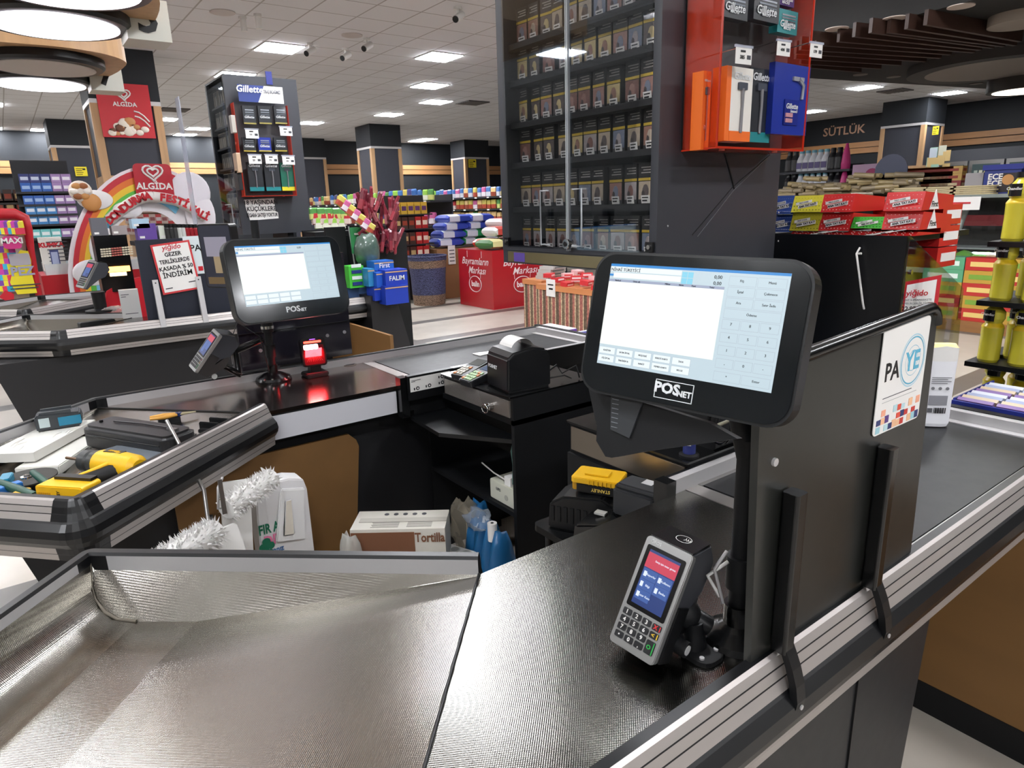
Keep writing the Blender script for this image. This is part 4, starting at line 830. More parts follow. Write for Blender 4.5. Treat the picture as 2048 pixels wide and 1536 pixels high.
t = thing('speaker_block', 'dark box with round opening on the near cash drawer behind the monitor', 'box', (1.55, 1.1, .90)); MB().rbox((1.42, 1.03, .90), (1.62, 1.30, 1.04), BLKM, .01, 0).build('box_body', t)
# chargers and batteries
YL = mat((228, 178, 20), .4); YLD = mat((190, 140, 20), .45)
def bat_F(px, py, z, rz): q = Z(px, py, z); return Matrix.Translation((q.x, q.y, z)) @ Matrix.Rotation(rz, 4, 'Z')
F = bat_F(1205, 1000, .675, math.radians(-50)); t = thing('battery_charger', 'ribbed black battery charger under the yellow battery', 'charger', F.translation)
F = Matrix.Translation((1.175, 1.265, .69)) @ Matrix.Rotation(math.radians(-62), 4, 'Z')
m = MB(F).prism([(-.095, -.015), (.095, -.015), (.095, .075), (.06, .095), (-.05, .085), (-.09, .06)], -.06, .06, BLK, 1); m.build('charger_body', t, bevel=.005)
m = MB(F)
for k in range(9): m.box((-.085 + k * .019, -.063, .01), (-.075 + k * .019, -.06, .055), BLKM)
m.build('cooling_fin', t)
F = Matrix.Translation((1.195, 1.235, .785)) @ Matrix.Rotation(math.radians(-62), 4, 'Z'); t = thing('battery_pack', 'yellow and black battery pack clipped on the ribbed charger', 'battery', F.translation)
MB(F).box((-.055, -.04, 0), (.06, .04, .028), BLK).build('black_base', t, bevel=.003); m = MB(F).rbox((-.07, -.044, .028), (.066, .044, .045), YL, .01, 2).box((-.04, -.02, .045), (.03, .02, .049), YL).box((-.07, -.03, .002), (-.055, .03, .03), YLD)
for k in range(7): m.box((-.02 + k * .012, -.047, .028), (-.014 + k * .012, -.043, .044), YL)
m.build('yellow_shell', t, bevel=.002, label='yellow ribbed shell'); text('STANLEY', .013, mat((220, 190, 90), .4), F @ frame((.015, -.0405, .014), (1, 0, 0), (0, 0, 1)) @ Matrix.Rotation(PI, 4, 'Z'), t, .0003)
F = Matrix.Translation((1.13, 1.125, .675)) @ Matrix.Rotation(math.radians(-70), 4, 'Z'); t = thing('battery_charger', 'plain dark charger nearest the steel counter edge', 'charger', F.translation)
MB(F).prism([(-.09, 0), (.09, 0), (.09, .07), (.0, .09), (-.08, .07)], -.055, .055, BLKG, 1).build('charger_body', t, bevel=.006); MB(F).box((-.05, -.0, .085), (-.02, .02, .0905), mat((190, 190, 185), .3)).build('charger_label', t)
F = Matrix.Translation((1.20, 1.09, .765)) @ Matrix.Rotation(math.radians(-78), 4, 'Z'); t = thing('battery_pack', 'dark battery pack with pale release latch on the plain charger', 'battery', F.translation)
MB(F).rbox((-.06, -.045, 0), (.06, .045, .07), mat((40, 42, 45), .5), .012, 2).prism([(-.06, .07), (.07, .07), (.06, .085), (-.05, .085)], -.035, .035, mat((48, 50, 53), .5), 1).build('pack_body', t, bevel=.004)
MB(F).box((-.066, -.018, .008), (-.059, .018, .045), mat((176, 186, 168), .4)).build('release_latch', t, label='pale green latch'); MB(F).box((-.0, -.0, .085), (.03, .03, .0856), mat((190, 190, 190), .3)).build('sticker', t)
# ---------------------------------------------------------------- tools in the second tray
def LF(px, py, z, ang): q = Z(px, py, z); return Matrix.Translation((q.x, q.y, z)) @ Matrix.Rotation(math.radians(ang), 4, 'Z')
def pxang(p, q, z): a = Z(*p, z); b = Z(*q, z); return math.degrees(math.atan2(b.y - a.y, b.x - a.x)), (b - a).length, (a + b) / 2
zf = .785
# pouch
an, ln, c = pxang((198, 865), (368, 892), .85); F = Matrix.Translation((c.x, c.y, .815)) @ Matrix.Rotation(math.radians(an), 4, 'Z') @ Matrix.Diagonal((1, 1.12, 1.45, 1))
t = thing('pouch', 'black leather zip pouch lying among the tools', 'pouch', F.translation); LEA = mat((30, 30, 32), .42, spec=.5, scale=120)
MB(F).rbox((-ln / 2, -.055, 0), (ln / 2, .055, .055), LEA, .03, 2, 6).build('pouch_body', t, bevel=.012, seg=3)
MB(F).tube([(-ln * .28, .0, .058), (0, .012, .058), (ln * .35, .012, .058)], .0022, mat((80, 78, 80), .3, .7), 6).box((ln * .33, .0, .055), (ln * .43, .012, .060), mat((150, 150, 150), .3, .9)).tube([(-ln / 2 + .03, -.0555, .035), (0, -.0575, .035), (ln / 2 - .03, -.0555, .035)], .002, BLK, 6).build('zip', t, label='grey metal zip')
MB(F).lathe([(.006, .055), (.005, .060)], (-ln * .4, -.01, 0), BLKG, 12).build('snap_stud', t)
# blue and black battery on packet
an, ln, c = pxang((80, 850), (158, 838), .87); F = Matrix.Translation((c.x, c.y + .0, .855)) @ Matrix.Rotation(math.radians(an), 4, 'Z')
t = thing('battery_pack', 'black and blue battery pack with pale sticker by the tray rear edge', 'battery', F.translation)
MB(F).prism([(-.065, 0), (.06, 0), (.07, .02), (.065, .05), (-.055, .058), (-.067, .045)], -.035, .035, mat((46, 50, 54), .5), 1).build('pack_body', t, bevel=.004)
MB(F).box((.0, -.0365, .010), (.066, -.0345, .040), mat((30, 120, 150), .45)).build('blue_panel', t, label='blue side panel'); MB(F).box((-.055, -.0365, .012), (-.025, -.0345, .044), mat((190, 205, 205), .3)).build('sticker', t, label='pale sticker')
MB(F).box((-.05, -.03, .052), (.04, -.022, .063), mat((56, 60, 64), .5)).box((-.05, .022, .052), (.04, .03, .063), mat((56, 60, 64), .5)).build('slide_rail', t)
# white packets
WP = mat((226, 224, 216), .35, coat=.4)
for i, (p, q, w_, z0, lb) in enumerate([((20, 918), (150, 850), .15, .835, 'white film wrapped sheet pack on top under the blue battery'), ((75, 945), (190, 870), .13, .80, 'white sheet pack lowest in the tool tray')]):
    an, ln, c = pxang(p, q, z0); F = Matrix.Translation((c.x, c.y, z0)) @ Matrix.Rotation(math.radians(an), 4, 'Z')
    t = thing('sheet_packet', lb, 'packet', F.translation); m = MB(F).box((-ln / 2, -w_ / 2, -.012), (ln / 2, w_ / 2, .018), WP)
    if i == 0:
        rnd = random.Random(5)
        for k in range(14): x = rnd.uniform(-ln / 2, ln * .4); y = rnd.uniform(-w_ / 2, w_ * .3); m.tube([(x, y, .018), (x + .03, y + .008, .0195), (x + .06, y + rnd.uniform(-.01, .02), .018)], .0015, WP, 5)
    m.build('packet_body', t, bevel=.003)
# grey bag
an, ln, c = pxang((215, 905), (330, 925), .83); F = Matrix.Translation((c.x, c.y, .828)) @ Matrix.Rotation(math.radians(an), 4, 'Z'); t = thing('plastic_bag', 'silvery grey plastic bag under the black pouch', 'bag', F.translation)
MB(F).prism([(-ln / 2, -.05), (ln / 2, -.06), (ln / 2 + .02, .03), (0, .05), (-ln / 2 + .01, .03)], 0, .02, mat((140, 148, 158), .2, .4)).build('bag_body', t, bevel=.008)
# black tray piece and holder
an, ln, c = pxang((380, 880), (445, 850), .82); F = Matrix.Translation((c.x, c.y, .80)) @ Matrix.Rotation(math.radians(an), 4, 'Z'); t = thing('plastic_holder', 'black plastic tool holder beside the tray rail', 'holder', F.translation)
MB(F).box((-.07, -.05, 0), (.06, .03, .02), BLK).box((-.02, -.04, .02), (.04, .02, .035), BLKM).box((.0, -.05, .02), (.012, .03, .055), BLK).box((.05, -.05, .02), (.062, .03, .055), BLK).build('holder_body', t, bevel=.003)
an, ln, c = pxang((230, 940), (390, 870), .79); t = thing('dark_case', 'flat black tool case under the drill and pouch', 'case', c); F = Matrix.Translation((c.x - .03, c.y, .775)) @ Matrix.Rotation(math.radians(an), 4, 'Z')
MB(F).rbox((-.15, -.10, 0), (.14, .07, .05), BLK, .03, 2).build('case_body', t)
# pliers
an, ln, c = pxang((300, 838), (392, 824), .86); F = Matrix.Translation((c.x, c.y, .862)) @ Matrix.Rotation(math.radians(an), 4, 'Z'); t = thing('pliers', 'orange handled long nose pliers behind the pouch', 'pliers', F.translation)
OR = mat((206, 150, 60), .45)
for s in (-1, 1): MB(F).tube([(-ln / 2, s * .012, 0), (-ln * .2, s * .017, 0), (ln * .08, s * .006, 0)], [.005, .007, .006], OR, 8).build('handle', t)
MB(F).lathe([(.011, -.006), (.011, .006)], (ln * .12, 0, 0), mat((40, 60, 120), .3, .6), 16).tube([(ln * .12, .004, 0), (ln * .5, .002, 0)], [.007, .002], mat((190, 180, 150), .3, .8), 6).tube([(ln * .12, -.004, 0), (ln * .5, -.002, 0)], [.007, .002], mat((190, 180, 150), .3, .8), 6).build('jaw', t, label='steel jaws with blue joint')
t = thing('support_block', 'small dark block under the pliers in the tray', 'block', (c.x, c.y, .8)); MB().box((c.x - .05, c.y - .012, .80), (c.x + .02, c.y + .012, .855), BLKM).build('block_body', t)
# drill
an, ln, c = pxang((148, 922), (272, 940), .865); F = Matrix.Translation((c.x, c.y, .872)) @ Matrix.Rotation(math.radians(an), 4, 'Z') @ Matrix.Diagonal((1.08, 1.22, 1.22, 1)); t = thing('cordless_drill', 'yellow and black cordless drill with bit pointing left', 'drill', F.translation)
h = ln / 2
MB(F).lathe([(.018, -h * .15), (.031, -h * .05), (.033, h * .5), (.030, h * .95), (.020, h * 1.05)], (0, 0, 0), YL, 20, 0, mats=[BLK, YL, YL, YL]).build('motor_housing', t, bevel=0)
MB(F).lathe([(.020, -h * .62), (.026, -h * .55), (.027, -h * .35), (.022, -h * .3), (.028, -h * .25), (.028, -h * .1)], (0, 0, 0), mat((52, 54, 54), .4), 16, 0).build('chuck', t, label='dark grey chuck')
MB(F).lathe([(.030, -h * .12), (.030, h * .02)], (0, 0, 0), mat((60, 60, 50), .4), 20, 0).lathe([(.0305, -h * .07), (.0305, -h * .03)], (0, 0, 0), YL, 20, 0).build('torque_ring', t)
MB(F).tube([(-h * .6, 0, 0), (-h * 1.15, 0, 0)], .0035, mat((120, 95, 75), .4, .7), 8).build('drill_bit', t, label='brownish drill bit')
MB(F).tube([(h * .65, -.01, -.004), (h * .35, -.07, -.012), (h * .05, -.125, -.018)], [.021, .019, .020], BLKM, 12).build('handle', t, label='black handle')
MB(F).tube([(h * .58, .008, .021), (h * .40, -.045, .010), (h * .2, -.085, .003)], [.007, .006, .004], YL, 8).build('handle_trim', t)
MB(F).box((h * .1, -.004, .026), (h * .6, .012, .0325), BLK).build('name_plate', t); text('STANLEY', .009, YL, F @ Matrix.Translation((h * .35, .003, .032)), t, .0003)
an2, ln2, c2_ = pxang((92, 980), (185, 986), .87); FB2 = Matrix.Translation((c2_.x, c2_.y, .838)) @ Matrix.Rotation(math.radians(an2), 4, 'Z')
MB(FB2).rbox((-ln2 / 2, -.03, 0), (ln2 / 2, .035, .058), YL, .008, 1).build('battery', t, bevel=.003, label='yellow battery foot')
m = MB(FB2).box((-ln2 / 2 + .02, .012, .058), (ln2 / 2 - .01, .034, .066), BLK)
for k in range(7): m.box((-ln2 / 2 + .006 + k * .006, -.0315, .004), (-ln2 / 2 + .009 + k * .006, -.03, .04), YLD)
m.build('battery_ribs', t)
text('STANLEY', .012, BLK, FB2 @ frame((-.0, -.0302, .022), (0, 0, 1), (-1, 0, 0)), t, .0003)
# disc grinder
c = Z(55, 957, .83); t = thing('cutting_disc', 'flat grey cutting disc with steel nut', 'disc', (c.x, c.y, .80)); MB().lathe([(.074, 0), (.074, .004)], (c.x, c.y, .83), mat((52, 50, 46), .75, var=.2), 36).lathe([(.017, .003), (.016, .008), (.008, .009), (.008, .012)], (c.x, c.y, .83), CHROME, 24).build('disc_body', t)
t = thing('grinder_box', 'dark tool body under the cutting disc', 'tool', (c.x, c.y, .775)); MB().box((c.x - .04, c.y - .03, .775), (c.x + .04, c.y + .03, .83), BLK).build('tool_body', t)
GR = mat((20, 70, 55), .4)
for i, (p, q, z0, lb, col, r) in enumerate([((0, 966), (70, 992), .85, 'dark green handled cutter at the left frame edge', GR, .011), ((66, 945), (95, 968), .86, 'dark green grip crossing the cutting disc', GR, .009)]):
    a = Z(*p, z0); b = Z(*q, z0); t = thing('hand_tool', lb, 'tool', (a + b) / 2); m = MB().tube([a, (a + b) / 2, b], [r, r * 1.15, r], col, 10).build('grip', t)
    if i == 0: MB().tube([b, b + (b - a).normalized() * .03], .008, BLK, 8).build('tool_head', t)
for i, (px, py, lb, col) in enumerate([(20, 985, 'blue plastic case part in the tray corner', (40, 110, 180)), (40, 1000, 'small yellow tool piece in the tray corner', (215, 170, 40)), (14, 968, 'teal tool piece behind the blue one', (30, 120, 150))]):
    F = LF(px, py - 4, .835, 20 + 30 * i); t = thing('tool_piece', lb, 'tool', F.translation); MB(F).rbox((-.03, -.014, -.010), (.03, .014, .018), mat(col, .4), .006, 2).build('piece_body', t, bevel=.002)
# ---------------------------------------------------------------- cigarette cabinets
CABM = mat((52, 54, 60), .42, spec=.5); CABI = mat((26, 28, 31), .6); GLASS = clear((150, 160, 170), .02, .02)
CCOL = [(150, 110, 95), (186, 170, 150), (120, 130, 150), (160, 120, 110), (90, 80, 78), (200, 180, 130), (130, 90, 80), (170, 160, 160)]
def pack_proto(name, i):
    t = thing(name, 'x', 'cigarette pack', (0, 0, 0)); c1_, c2_ = CCOL[i], CCOL[(i * 3 + 1) % 8]
    m = MB(); m.box((0, -.029, 0), (.022, .029, .098), mat((28, 27, 28), .35, coat=.3)); m.box((-.0008, -.029, .056), (0, .029, .0625), mat((200, 170, 50), .4))
    m.box((-.0006, -.027, .010), (0, .027, .054), mat(c1_, .4, var=.3, scale=300)); m.ball((-.0004, .0, .03), (.001, .014, .018), mat(c2_, .4), 8, 5); m.ball((-.0004, .008, .024), (.0014, .008, .010), mat((60, 50, 50), .4), 8, 5)
    for k in range(3): m.box((-.0006, -.024, .074 + k * .0065), (0, .018 - .008 * (k % 2), .0765 + k * .0065), mat((170, 165, 160), .5))
    m.build('pack_box', t, local=True)
    g = MB(frame((-.004, -.004, .010), (0, -1, 0), (-.2, 0, 1))); g.box((-.017, -.010, 0), (.017, .010, .0006), PAPER)
    g.box((-.013, .003, .0006), (.011, .006, .001), BLK).box((-.013, -.005, .0006), (.006, -.001, .001), BLK).build('price_tag', t, local=True); return t
packs = [pack_proto('cigarette_pack', i) for i in range(8)]
pack_used = set()
def place_pack(i, x, y, z, rz, label, group, sc=1):
    M_ = Matrix.Translation((x, y, z)) @ Matrix.Rotation(rz, 4, 'Z') @ Matrix.Diagonal((sc, sc if sc > 1 else 1.06, sc if sc > 1 else 1.27, 1))
    if i in pack_used: clone(packs[i], M_, label, group)
    else: packs[i].matrix_basis = M_; packs[i]['label'] = label; packs[i]['group'] = group; pack_used.add(i)
def cabinet(x0, y0, x1, y1, z0, z1, label, lean=None):
    t = thing('cigarette_cabinet', label, 'cabinet', (x0, y0, z0))
    MB().box((x0 + .02, y0, z0), (x1, y0 + .016, z1), CABM).box((x0 + .02, y1 - .016, z0), (x1, y1, z1), CABM).box((x0 + .30, y0 + .016, z0), (x0 + .32, y1 - .016, z1), CABI).box((x1 - .02, y0 + .016, z0), (x1, y1 - .016, z1), CABM).box((x0, y0, z1), (x1, y1, z1 + .015), CABM).build('carcass', t)
    m = MB().box((x0, y0, z0 - .05), (x1, y1, z0), CABM).box((x0 - .002, y0, z0), (x0 + .02, y0 + .03, z1), CABM).box((x0 - .002, y1 - .045, z0), (x0 + .02, y1, z1), CABM).box((x0 - .004, y0 + .03, z0), (x0 + .02, y1 - .045, z0 + .018), CABM); m.build('frame', t)
    return t
X0, Y0, Z0_ = 1.615, 1.425, 1.375
cab1 = cabinet(X0, Y0, 2.25, 2.235, Z0_, 2.75, 'tall black cigarette cabinet with clear doors above the near cash desks')
# seam strips on the side wall
sy_ = Y0 - .0015
def side(px, py, yy): return AX(px, py, 1, yy)
m = MB(); a, b = side(1465, 375, sy_), side(1540, 310, sy_); c_, d_ = side(1385, 470, sy_), side(1450, 305, sy_)
m.tube([c_, a, b], .0016, BLK, 4).tube([d_, a + Vector((.01, 0, -.005))], .003, BLK, 4).tube([side(1395, 473, sy_), a + Vector((.006, 0, -.01)), b], .0012, mat((110, 112, 118), .4), 4); m.build('panel_seam', cab1, label='crossing panel seams on the side wall')
for px, py in ((1335, 452), (1557, 425), (1556, 482)): p = side(px, py, sy_); MB().lathe([(.003, -.002), (.003, 0)], tuple(p), ALU, 8, 1).build('side_screw', cab1)
shz = [1.375, 1.535, 1.69, 1.845, 1.99, 2.13, 2.27]
rows_px = [(480, 'lowest'), (398, 'second lowest'), (300, 'third lowest'), (212, 'fourth lowest'), (118, 'fifth lowest'), (35, 'top visible')]
zs = [AX(1160, py + 12, 0, X0 + .06).z for py, _ in rows_px]; zs[0] = Z0_ + .003
for k, z_ in enumerate(zs):
    if k: MB().box((X0 + .03, Y0 + .018, z_ - .022), (X0 + .29, Y1 if False else 2.218, z_ - .002), CABI).build('shelf', cab1)
    lab = rows_px[k][1]; n = 12
    y = 2.175
    rnd = random.Random(k * 11 + 3); j = 0
    while y > Y0 + .05 and j < 13:
        i = rnd.randrange(8)
        place_pack(i, X0 + .075 + rnd.uniform(-.004, .004), y, z_, rnd.uniform(-.12, .12), 'warning picture pack, %s from left, %s shelf of large cabinet' % (ORD[j], lab), 'cigarette packs in the large cabinet')
        y -= .0685 * (1 if rnd.random() > .12 else 1.2); j += 1
# clear doors with handles
D = MB(); ym = 1.825
D.box((X0 - .012, ym + .004, Z0_ + .015), (X0 - .007, 2.19, 2.75), GLASS); D.build('clear_door', cab1, label='left clear plastic door')
MB().box((X0 - .012, Y0 + .03, Z0_ + .015), (X0 - .007, ym - .004, 2.75), GLASS).build('clear_door', cab1, label='right clear plastic door')
ED = clear((225, 230, 235), .5, .05)
MB().box((X0 - .016, ym + .002, Z0_ + .01), (X0 - .004, ym + .006, 2.75), ED).box((X0 - .016, ym - .006, Z0_ + .01), (X0 - .004, ym - .002, 2.75), ED).build('door_edge', cab1)
CL2 = clear((235, 240, 245), .38, .04)
for y_ in (ym + .13, ym - .09):
    s = 1 if y_ > ym else -1
    MB().tube([(X0 - .03, y_ - s * .045, Z0_ + .22), (X0 - .03, y_, Z0_ + .22), (X0 - .03, y_, Z0_ + .03), (X0 - .03, y_ - s * .05, Z0_ + .03)], .0035, CL2, 4).tube([(X0 - .03, y_, Z0_ + .22), (X0 - .01, y_, Z0_ + .22)], .004, CL2, 4).tube([(X0 - .03, y_, Z0_ + .03), (X0 - .01, y_, Z0_ + .03)], .004, CL2, 4).build('handle', cab1, label='clear plastic door handle')
MB().lathe([(.016, -.030), (.018, -.028), (.018, -.020), (.012, -.018), (.012, -.008)], (X0, ym - .005, Z0_ + .035), CHROME, 20, 0).lathe([(.009, -.032), (.009, -.029)], (X0, ym - .005, Z0_ + .035), BLK, 14, 0).build('door_lock', cab1, label='round chrome lock')
for y_ in (2.195, Y0 + .02): MB().box((X0 - .014, y_ - .014, Z0_ + .02), (X0 - .004, y_ + .014, Z0_ + .05), BLK).lathe([(.007, -.018), (.007, -.012)], (X0, y_, Z0_ + .035), CHROME, 12, 0).build('hinge', cab1)
m = MB().box((X0 - .0035, 1.62, Z0_ - .045), (X0, 2.20, Z0_ - .005), mat((120, 110, 80), .3, .3, var=.5, scale=8)).box((X0 - .004, 2.09, Z0_ - .043), (X0 - .0005, 2.16, Z0_ - .008), mat((100, 80, 160), .3)); m.build('mottled_strip', cab1, label='mottled purple and yellow strip below the doors')  # blotchy yellow-brown strip with one purple block
# support panel under the cabinet
t = thing('cabinet_support', 'dark upright panel carrying the large cigarette cabinet', 'support', (2.2, 1.6, 0)); MB().box((2.14, 1.43, 0), (2.17, 1.80, Z0_ - .05), BLKM).box((1.90, 1.43, 0), (2.17, 1.455, Z0_ - .05), BLKM).build('support_panel', t)
# second cabinet
X1, Y1_, Z1_ = 1.61, 5.94, 1.42
cab2 = cabinet(X1, Y1_, 2.20, 6.52, Z1_, 2.60, 'smaller black cigarette cabinet left of centre with razor case on its side')
gpk = []
for i, c_ in enumerate([(150, 148, 142), (122, 120, 116), (170, 164, 150)]):
    g_ = thing('cigarette_pack', 'x', 'cigarette pack', (0, 0, 0)); MB().box((0, -.022, 0), (.02, .022, .125), mat(c_, .4)).box((-.001, -.02, .09), (0, .02, .118), mat((60, 58, 58), .4)).box((-.001, -.02, .01), (0, .0, .08), mat((200, 196, 186), .4)).build('pack_box', g_, local=True); gpk.append([g_, False])
def put_g(i, M_, label):
    if gpk[i][1]: clone(gpk[i][0], M_, label, 'cigarette packs in the smaller cabinet')
    else: gpk[i][0].matrix_basis = M_; gpk[i][0]['label'] = label; gpk[i][0]['group'] = 'cigarette packs in the smaller cabinet'; gpk[i][1] = True
p2rows = 7; dz = (2.58 - Z1_) / p2rows
for k in range(p2rows):
    z_ = Z1_ + .004 + k * dz
    if k: MB().box((X1 + .02, Y1_ + .018, z_ - .018), (X1 + .29, 6.50, z_ - .003), mat((90, 92, 96), .4)).build('shelf', cab2)
    for j in range(9):
        put_g(random.randrange(3), Matrix.Translation((X1 + .045, 6.455 - j * .056, z_)) @ Matrix.Rotation(random.uniform(-.25, .25), 4, 'Z') @ Matrix.Rotation(random.uniform(-.08, .08), 4, 'X'), 'thin grey pack, %s from left, %s shelf up of the smaller cabinet' % (ORD[j], ORD[k]))
MB().box((X1 - .010, Y1_ + .03, Z1_ + .01), (X1 - .006, 6.475, 2.56), GLASS).build('clear_door', cab2)
MB().tube([(X1 - .02, 6.1, Z1_ + .02), (X1 - .02, 6.1, Z1_ + .2), (X1 - .02, 6.3, Z1_ + .2)], .005, CL2, 4).tube([(X1 - .02, 6.2, Z1_ + .01), (X1 - .05, 6.2, Z1_ + .0)], .012, CL2, 6).build('handle', cab2)
MB().box((1.95, Y1_ - .004, 2.56), (2.0, Y1_ + .006, 2.66), mat((30, 40, 120), .5)).build('blue_upright', cab2, label='blue strip sticking up at the top')
t = thing('cabinet_support', 'dark post under the smaller cigarette cabinet', 'support', (1.9, 6.1, 0)); MB().box((2.0, 5.98, 0), (2.05, 6.4, Z1_ - .05), BLKM).build('support_panel', t)
s1, s2 = AX(493, 402, 1, Y1_ - .003), AX(552, 432, 1, Y1_ - .003)
t = thing('age_notice', 'torn white age limit notice under the razor case', 'sign', (s1 + s2) / 2); cx, cz = (s1.x + s2.x) / 2, (s1.z + s2.z) / 2; w_, hh = s2.x - s1.x, s1.z - s2.z
MB().prism([(s1.x - .02, s1.z + .01), (s2.x, s1.z + .02), (s2.x, s2.z + .04), (s2.x + .02, s2.z + .03), (s2.x + .02, s2.z - .02), (s1.x + .01, s2.z - .03), (s1.x - .01, s2.z + .06)], Y1_ - .004, Y1_ - .002, PAPER, 1).build('paper', t)
for k, s_ in enumerate(['18 YAŞINDAN', 'KÜÇÜKLERE', 'SİGARA SATIŞI YOKTUR']): text(s_, .05 if k < 2 else .042, BLK, frame((cx, Y1_ - .0045, cz + .05 - k * .052), (1, 0, 0), (0, 0, 1)), t, .001, sx=.88 if k < 2 else .56)
# pendant packets on the cabinet corner
for k, (px, py, col, lb) in enumerate([(463, 250, (190, 185, 175), 'upper small white packet hanging on the smaller cabinet edge'), (472, 325, (200, 170, 140), 'colourful card hanging on the smaller cabinet edge'), (474, 360, (30, 30, 32), 'black packet hanging on the smaller cabinet edge')]):
    q = AX(px, py, 0, X1 - .03); t = thing('hanging_packet', lb, 'packet', q); MB().rbox((X1 - .035, q.y - (.03 if k == 0 else .05), q.z - (.06 if k == 0 else .08)), (X1 - .004, q.y + (.03 if k == 0 else .05), q.z + .07), mat(col, .4, var=.25, scale=60), .006, 0).build('packet_body', t)
# ---------------------------------------------------------------- razor cases
ORA = clear((235, 70, 30), .24, .05)
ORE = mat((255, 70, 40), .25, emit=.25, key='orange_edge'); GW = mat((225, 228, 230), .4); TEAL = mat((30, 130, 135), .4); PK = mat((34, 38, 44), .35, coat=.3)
def razor_pack(F, w_, hh, d_, body, label, group, kind, top=None, lo=None, lname='Gillette'):
    t = thing('razor_pack', label, 'razor pack', F.translation, group=group)
    MB(F).box((-w_ / 2, -hh / 2, -d_), (w_ / 2, hh / 2, 0), body).build('pack_card', t)
    m = MB(F)
    if kind == 'plain': m.tube([(w_ * .28, hh * .02, .003), (w_ * .3, hh * .22, .003), (w_ * .15, hh * .3, .004)], [w_ * .03, w_ * .03, w_ * .04], mat((170, 175, 185), .3, .6), 8).rbox((w_ * .0, hh * .27, 0), (w_ * .3, hh * .33, .006), mat((150, 150, 160), .3), .003, 2); ty = hh * .1; lname = ''
    elif kind == 'razor':
        m.tube([(-w_ * .0, -hh * .38, .002), (w_ * .02, 0, .003), (0, hh * .22, .003)], [w_ * .05, w_ * .045, w_ * .06], mat((150, 150, 155), .3, .6), 8).rbox((-w_ * .2, hh * .2, 0), (w_ * .2, hh * .3, .006), mat((70, 75, 85), .3), .003, 2)
        if lo: m.box((-w_ / 2, -hh / 2, -.0), (w_ / 2, -hh * .36, .001), lo)
        ty = hh * .38
    else:
        for k in range(3): m.box((-w_ * .3, -hh * .02 + k * hh * .13, 0), (w_ * .38, hh * .05 + k * hh * .13, .0012), mat((90 + 30 * k, 96 + 30 * k, 104 + 30 * k), .3, .5))
        if lo: m.box((-w_ / 2, -hh / 2, 0), (w_ / 2, -hh * .42, .001), lo)
        ty = -hh * .12
    m.build('razor_picture', t)
    if lname: text(lname, w_ * .26, GW, F @ Matrix.Translation((-w_ * .02, ty, .001)), t, w_ * .004, shear=.15)
    return t
def tagcard(F, label, s=1, price='385'):
    t = thing('price_tag', label, 'price tag', F.translation, group='white price tags on the razor hooks')
    MB(F).box((-.03 * s, -.022 * s, 0), (.03 * s, .018 * s, .0012), PAPER).box((-.033 * s, .017 * s, -.002), (.033 * s, .023 * s, .003), clear((220, 225, 240), .4, .05)).build('card', t)
    MB(F).box((-.012 * s, .006 * s, .0012), (.006 * s, .011 * s, .0018), BLK).box((.012 * s, -.010 * s, .0012), (.026 * s, .0 * s, .0018), GREY).build('fine_print', t)
    text(price, .012 * s, BLK, F @ Matrix.Translation((-.006 * s, -.006 * s, .0012)), t, .0002); return t
def case(x0, x1, z0, z1, yf, yb_, label, front=None):
    t = thing('razor_case', label, 'display case', ((x0 + x1) / 2, yf, z0))
    MB().box((x0, yf, z0), (x1, yb_, z0 + .004), ORA).box((x0, yf, z0), (x0 + .004, yb_, z1), ORA).box((x1 - .004, yf, z0), (x1, yb_, z1), ORA).box((x0, yb_ - .004, z0), (x1, yb_, z1), mat((66, 64, 66), .5)).build('orange_shell', t, label='clear orange plastic shell')
    MB().box((x0 - .001, yf - .002, z0 - .001), (x1 + .001, yf + .002, z0 + .005), ORE).box((x0 - .001, yf - .002, z0), (x0 + .004, yf + .002, z1), ORE).box((x1 - .004, yf - .002, z0), (x1 + .001, yf + .002, z1), ORE).box((x0 - .001, yf, z0 - .001), (x0 + .003, yb_, z0 + .003), ORE).build('glowing_edge', t, label='bright orange edges')
    for x, y, z in ((x0 - .002, yf + .05, z0 + .06), (x0 - .002, yf + .06, z1 - .3)): MB().lathe([(.009, -.003), (.009, .002)], (x, y, z), clear((255, 150, 130), .5, .1), 16, 0).build('stud', t)
    for x in (x0 + .08, x1 - .10): MB().lathe([(.009, -.004), (.009, .002)], (x, yf + .04, z0), clear((255, 150, 130), .5, .1), 16, 2).build('stud', t)
    return t
# near case, on the side wall of the large cabinet
yw = Y0 - .002; yf = Y0 - .13
p = AX(1432, 303, 1, yf); q = AX(1606, 296, 1, yf); zc = (p.z + q.z) / 2
cx0, cx1 = p.x, q.x
case(cx0, cx1, zc, 2.55, yf, yw, 'clear orange display case of razors on the side of the large cigarette cabinet')
def FY(px, py, y, rz=0): s = AX(px, py, 1, y); return frame(s, (math.cos(rz), -math.sin(rz), 0), (0, 0, 1))
ORP = mat((235, 110, 30), .45); BLP = mat((28, 50, 150), .3, coat=.5)
yk = yf + .03
def wpx(a, b, y, py=200): return (AX(b, py, 1, y) - AX(a, py, 1, y)).length
def hpx(a, b, y, px=1500): return abs(AX(px, a, 1, y).z - AX(px, b, 1, y).z)
g = 'razor packs hanging in the orange case'
F = FY(1482, 210, yf + .012); t = razor_pack(F, wpx(1457, 1500, yf), hpx(135, 283, yf), .05, mat((236, 232, 224), .4), 'white and orange razor pack in the lower left of the near orange case', g, 'razor', lo=ORP)
MB(F).box((-wpx(1457, 1500, yf) / 2 - .022, -hpx(135, 283, yf) / 2, -.05), (-wpx(1457, 1500, yf) / 2, hpx(135, 283, yf) / 2, 0), ORP).build('orange_side', t, label='orange side flap')
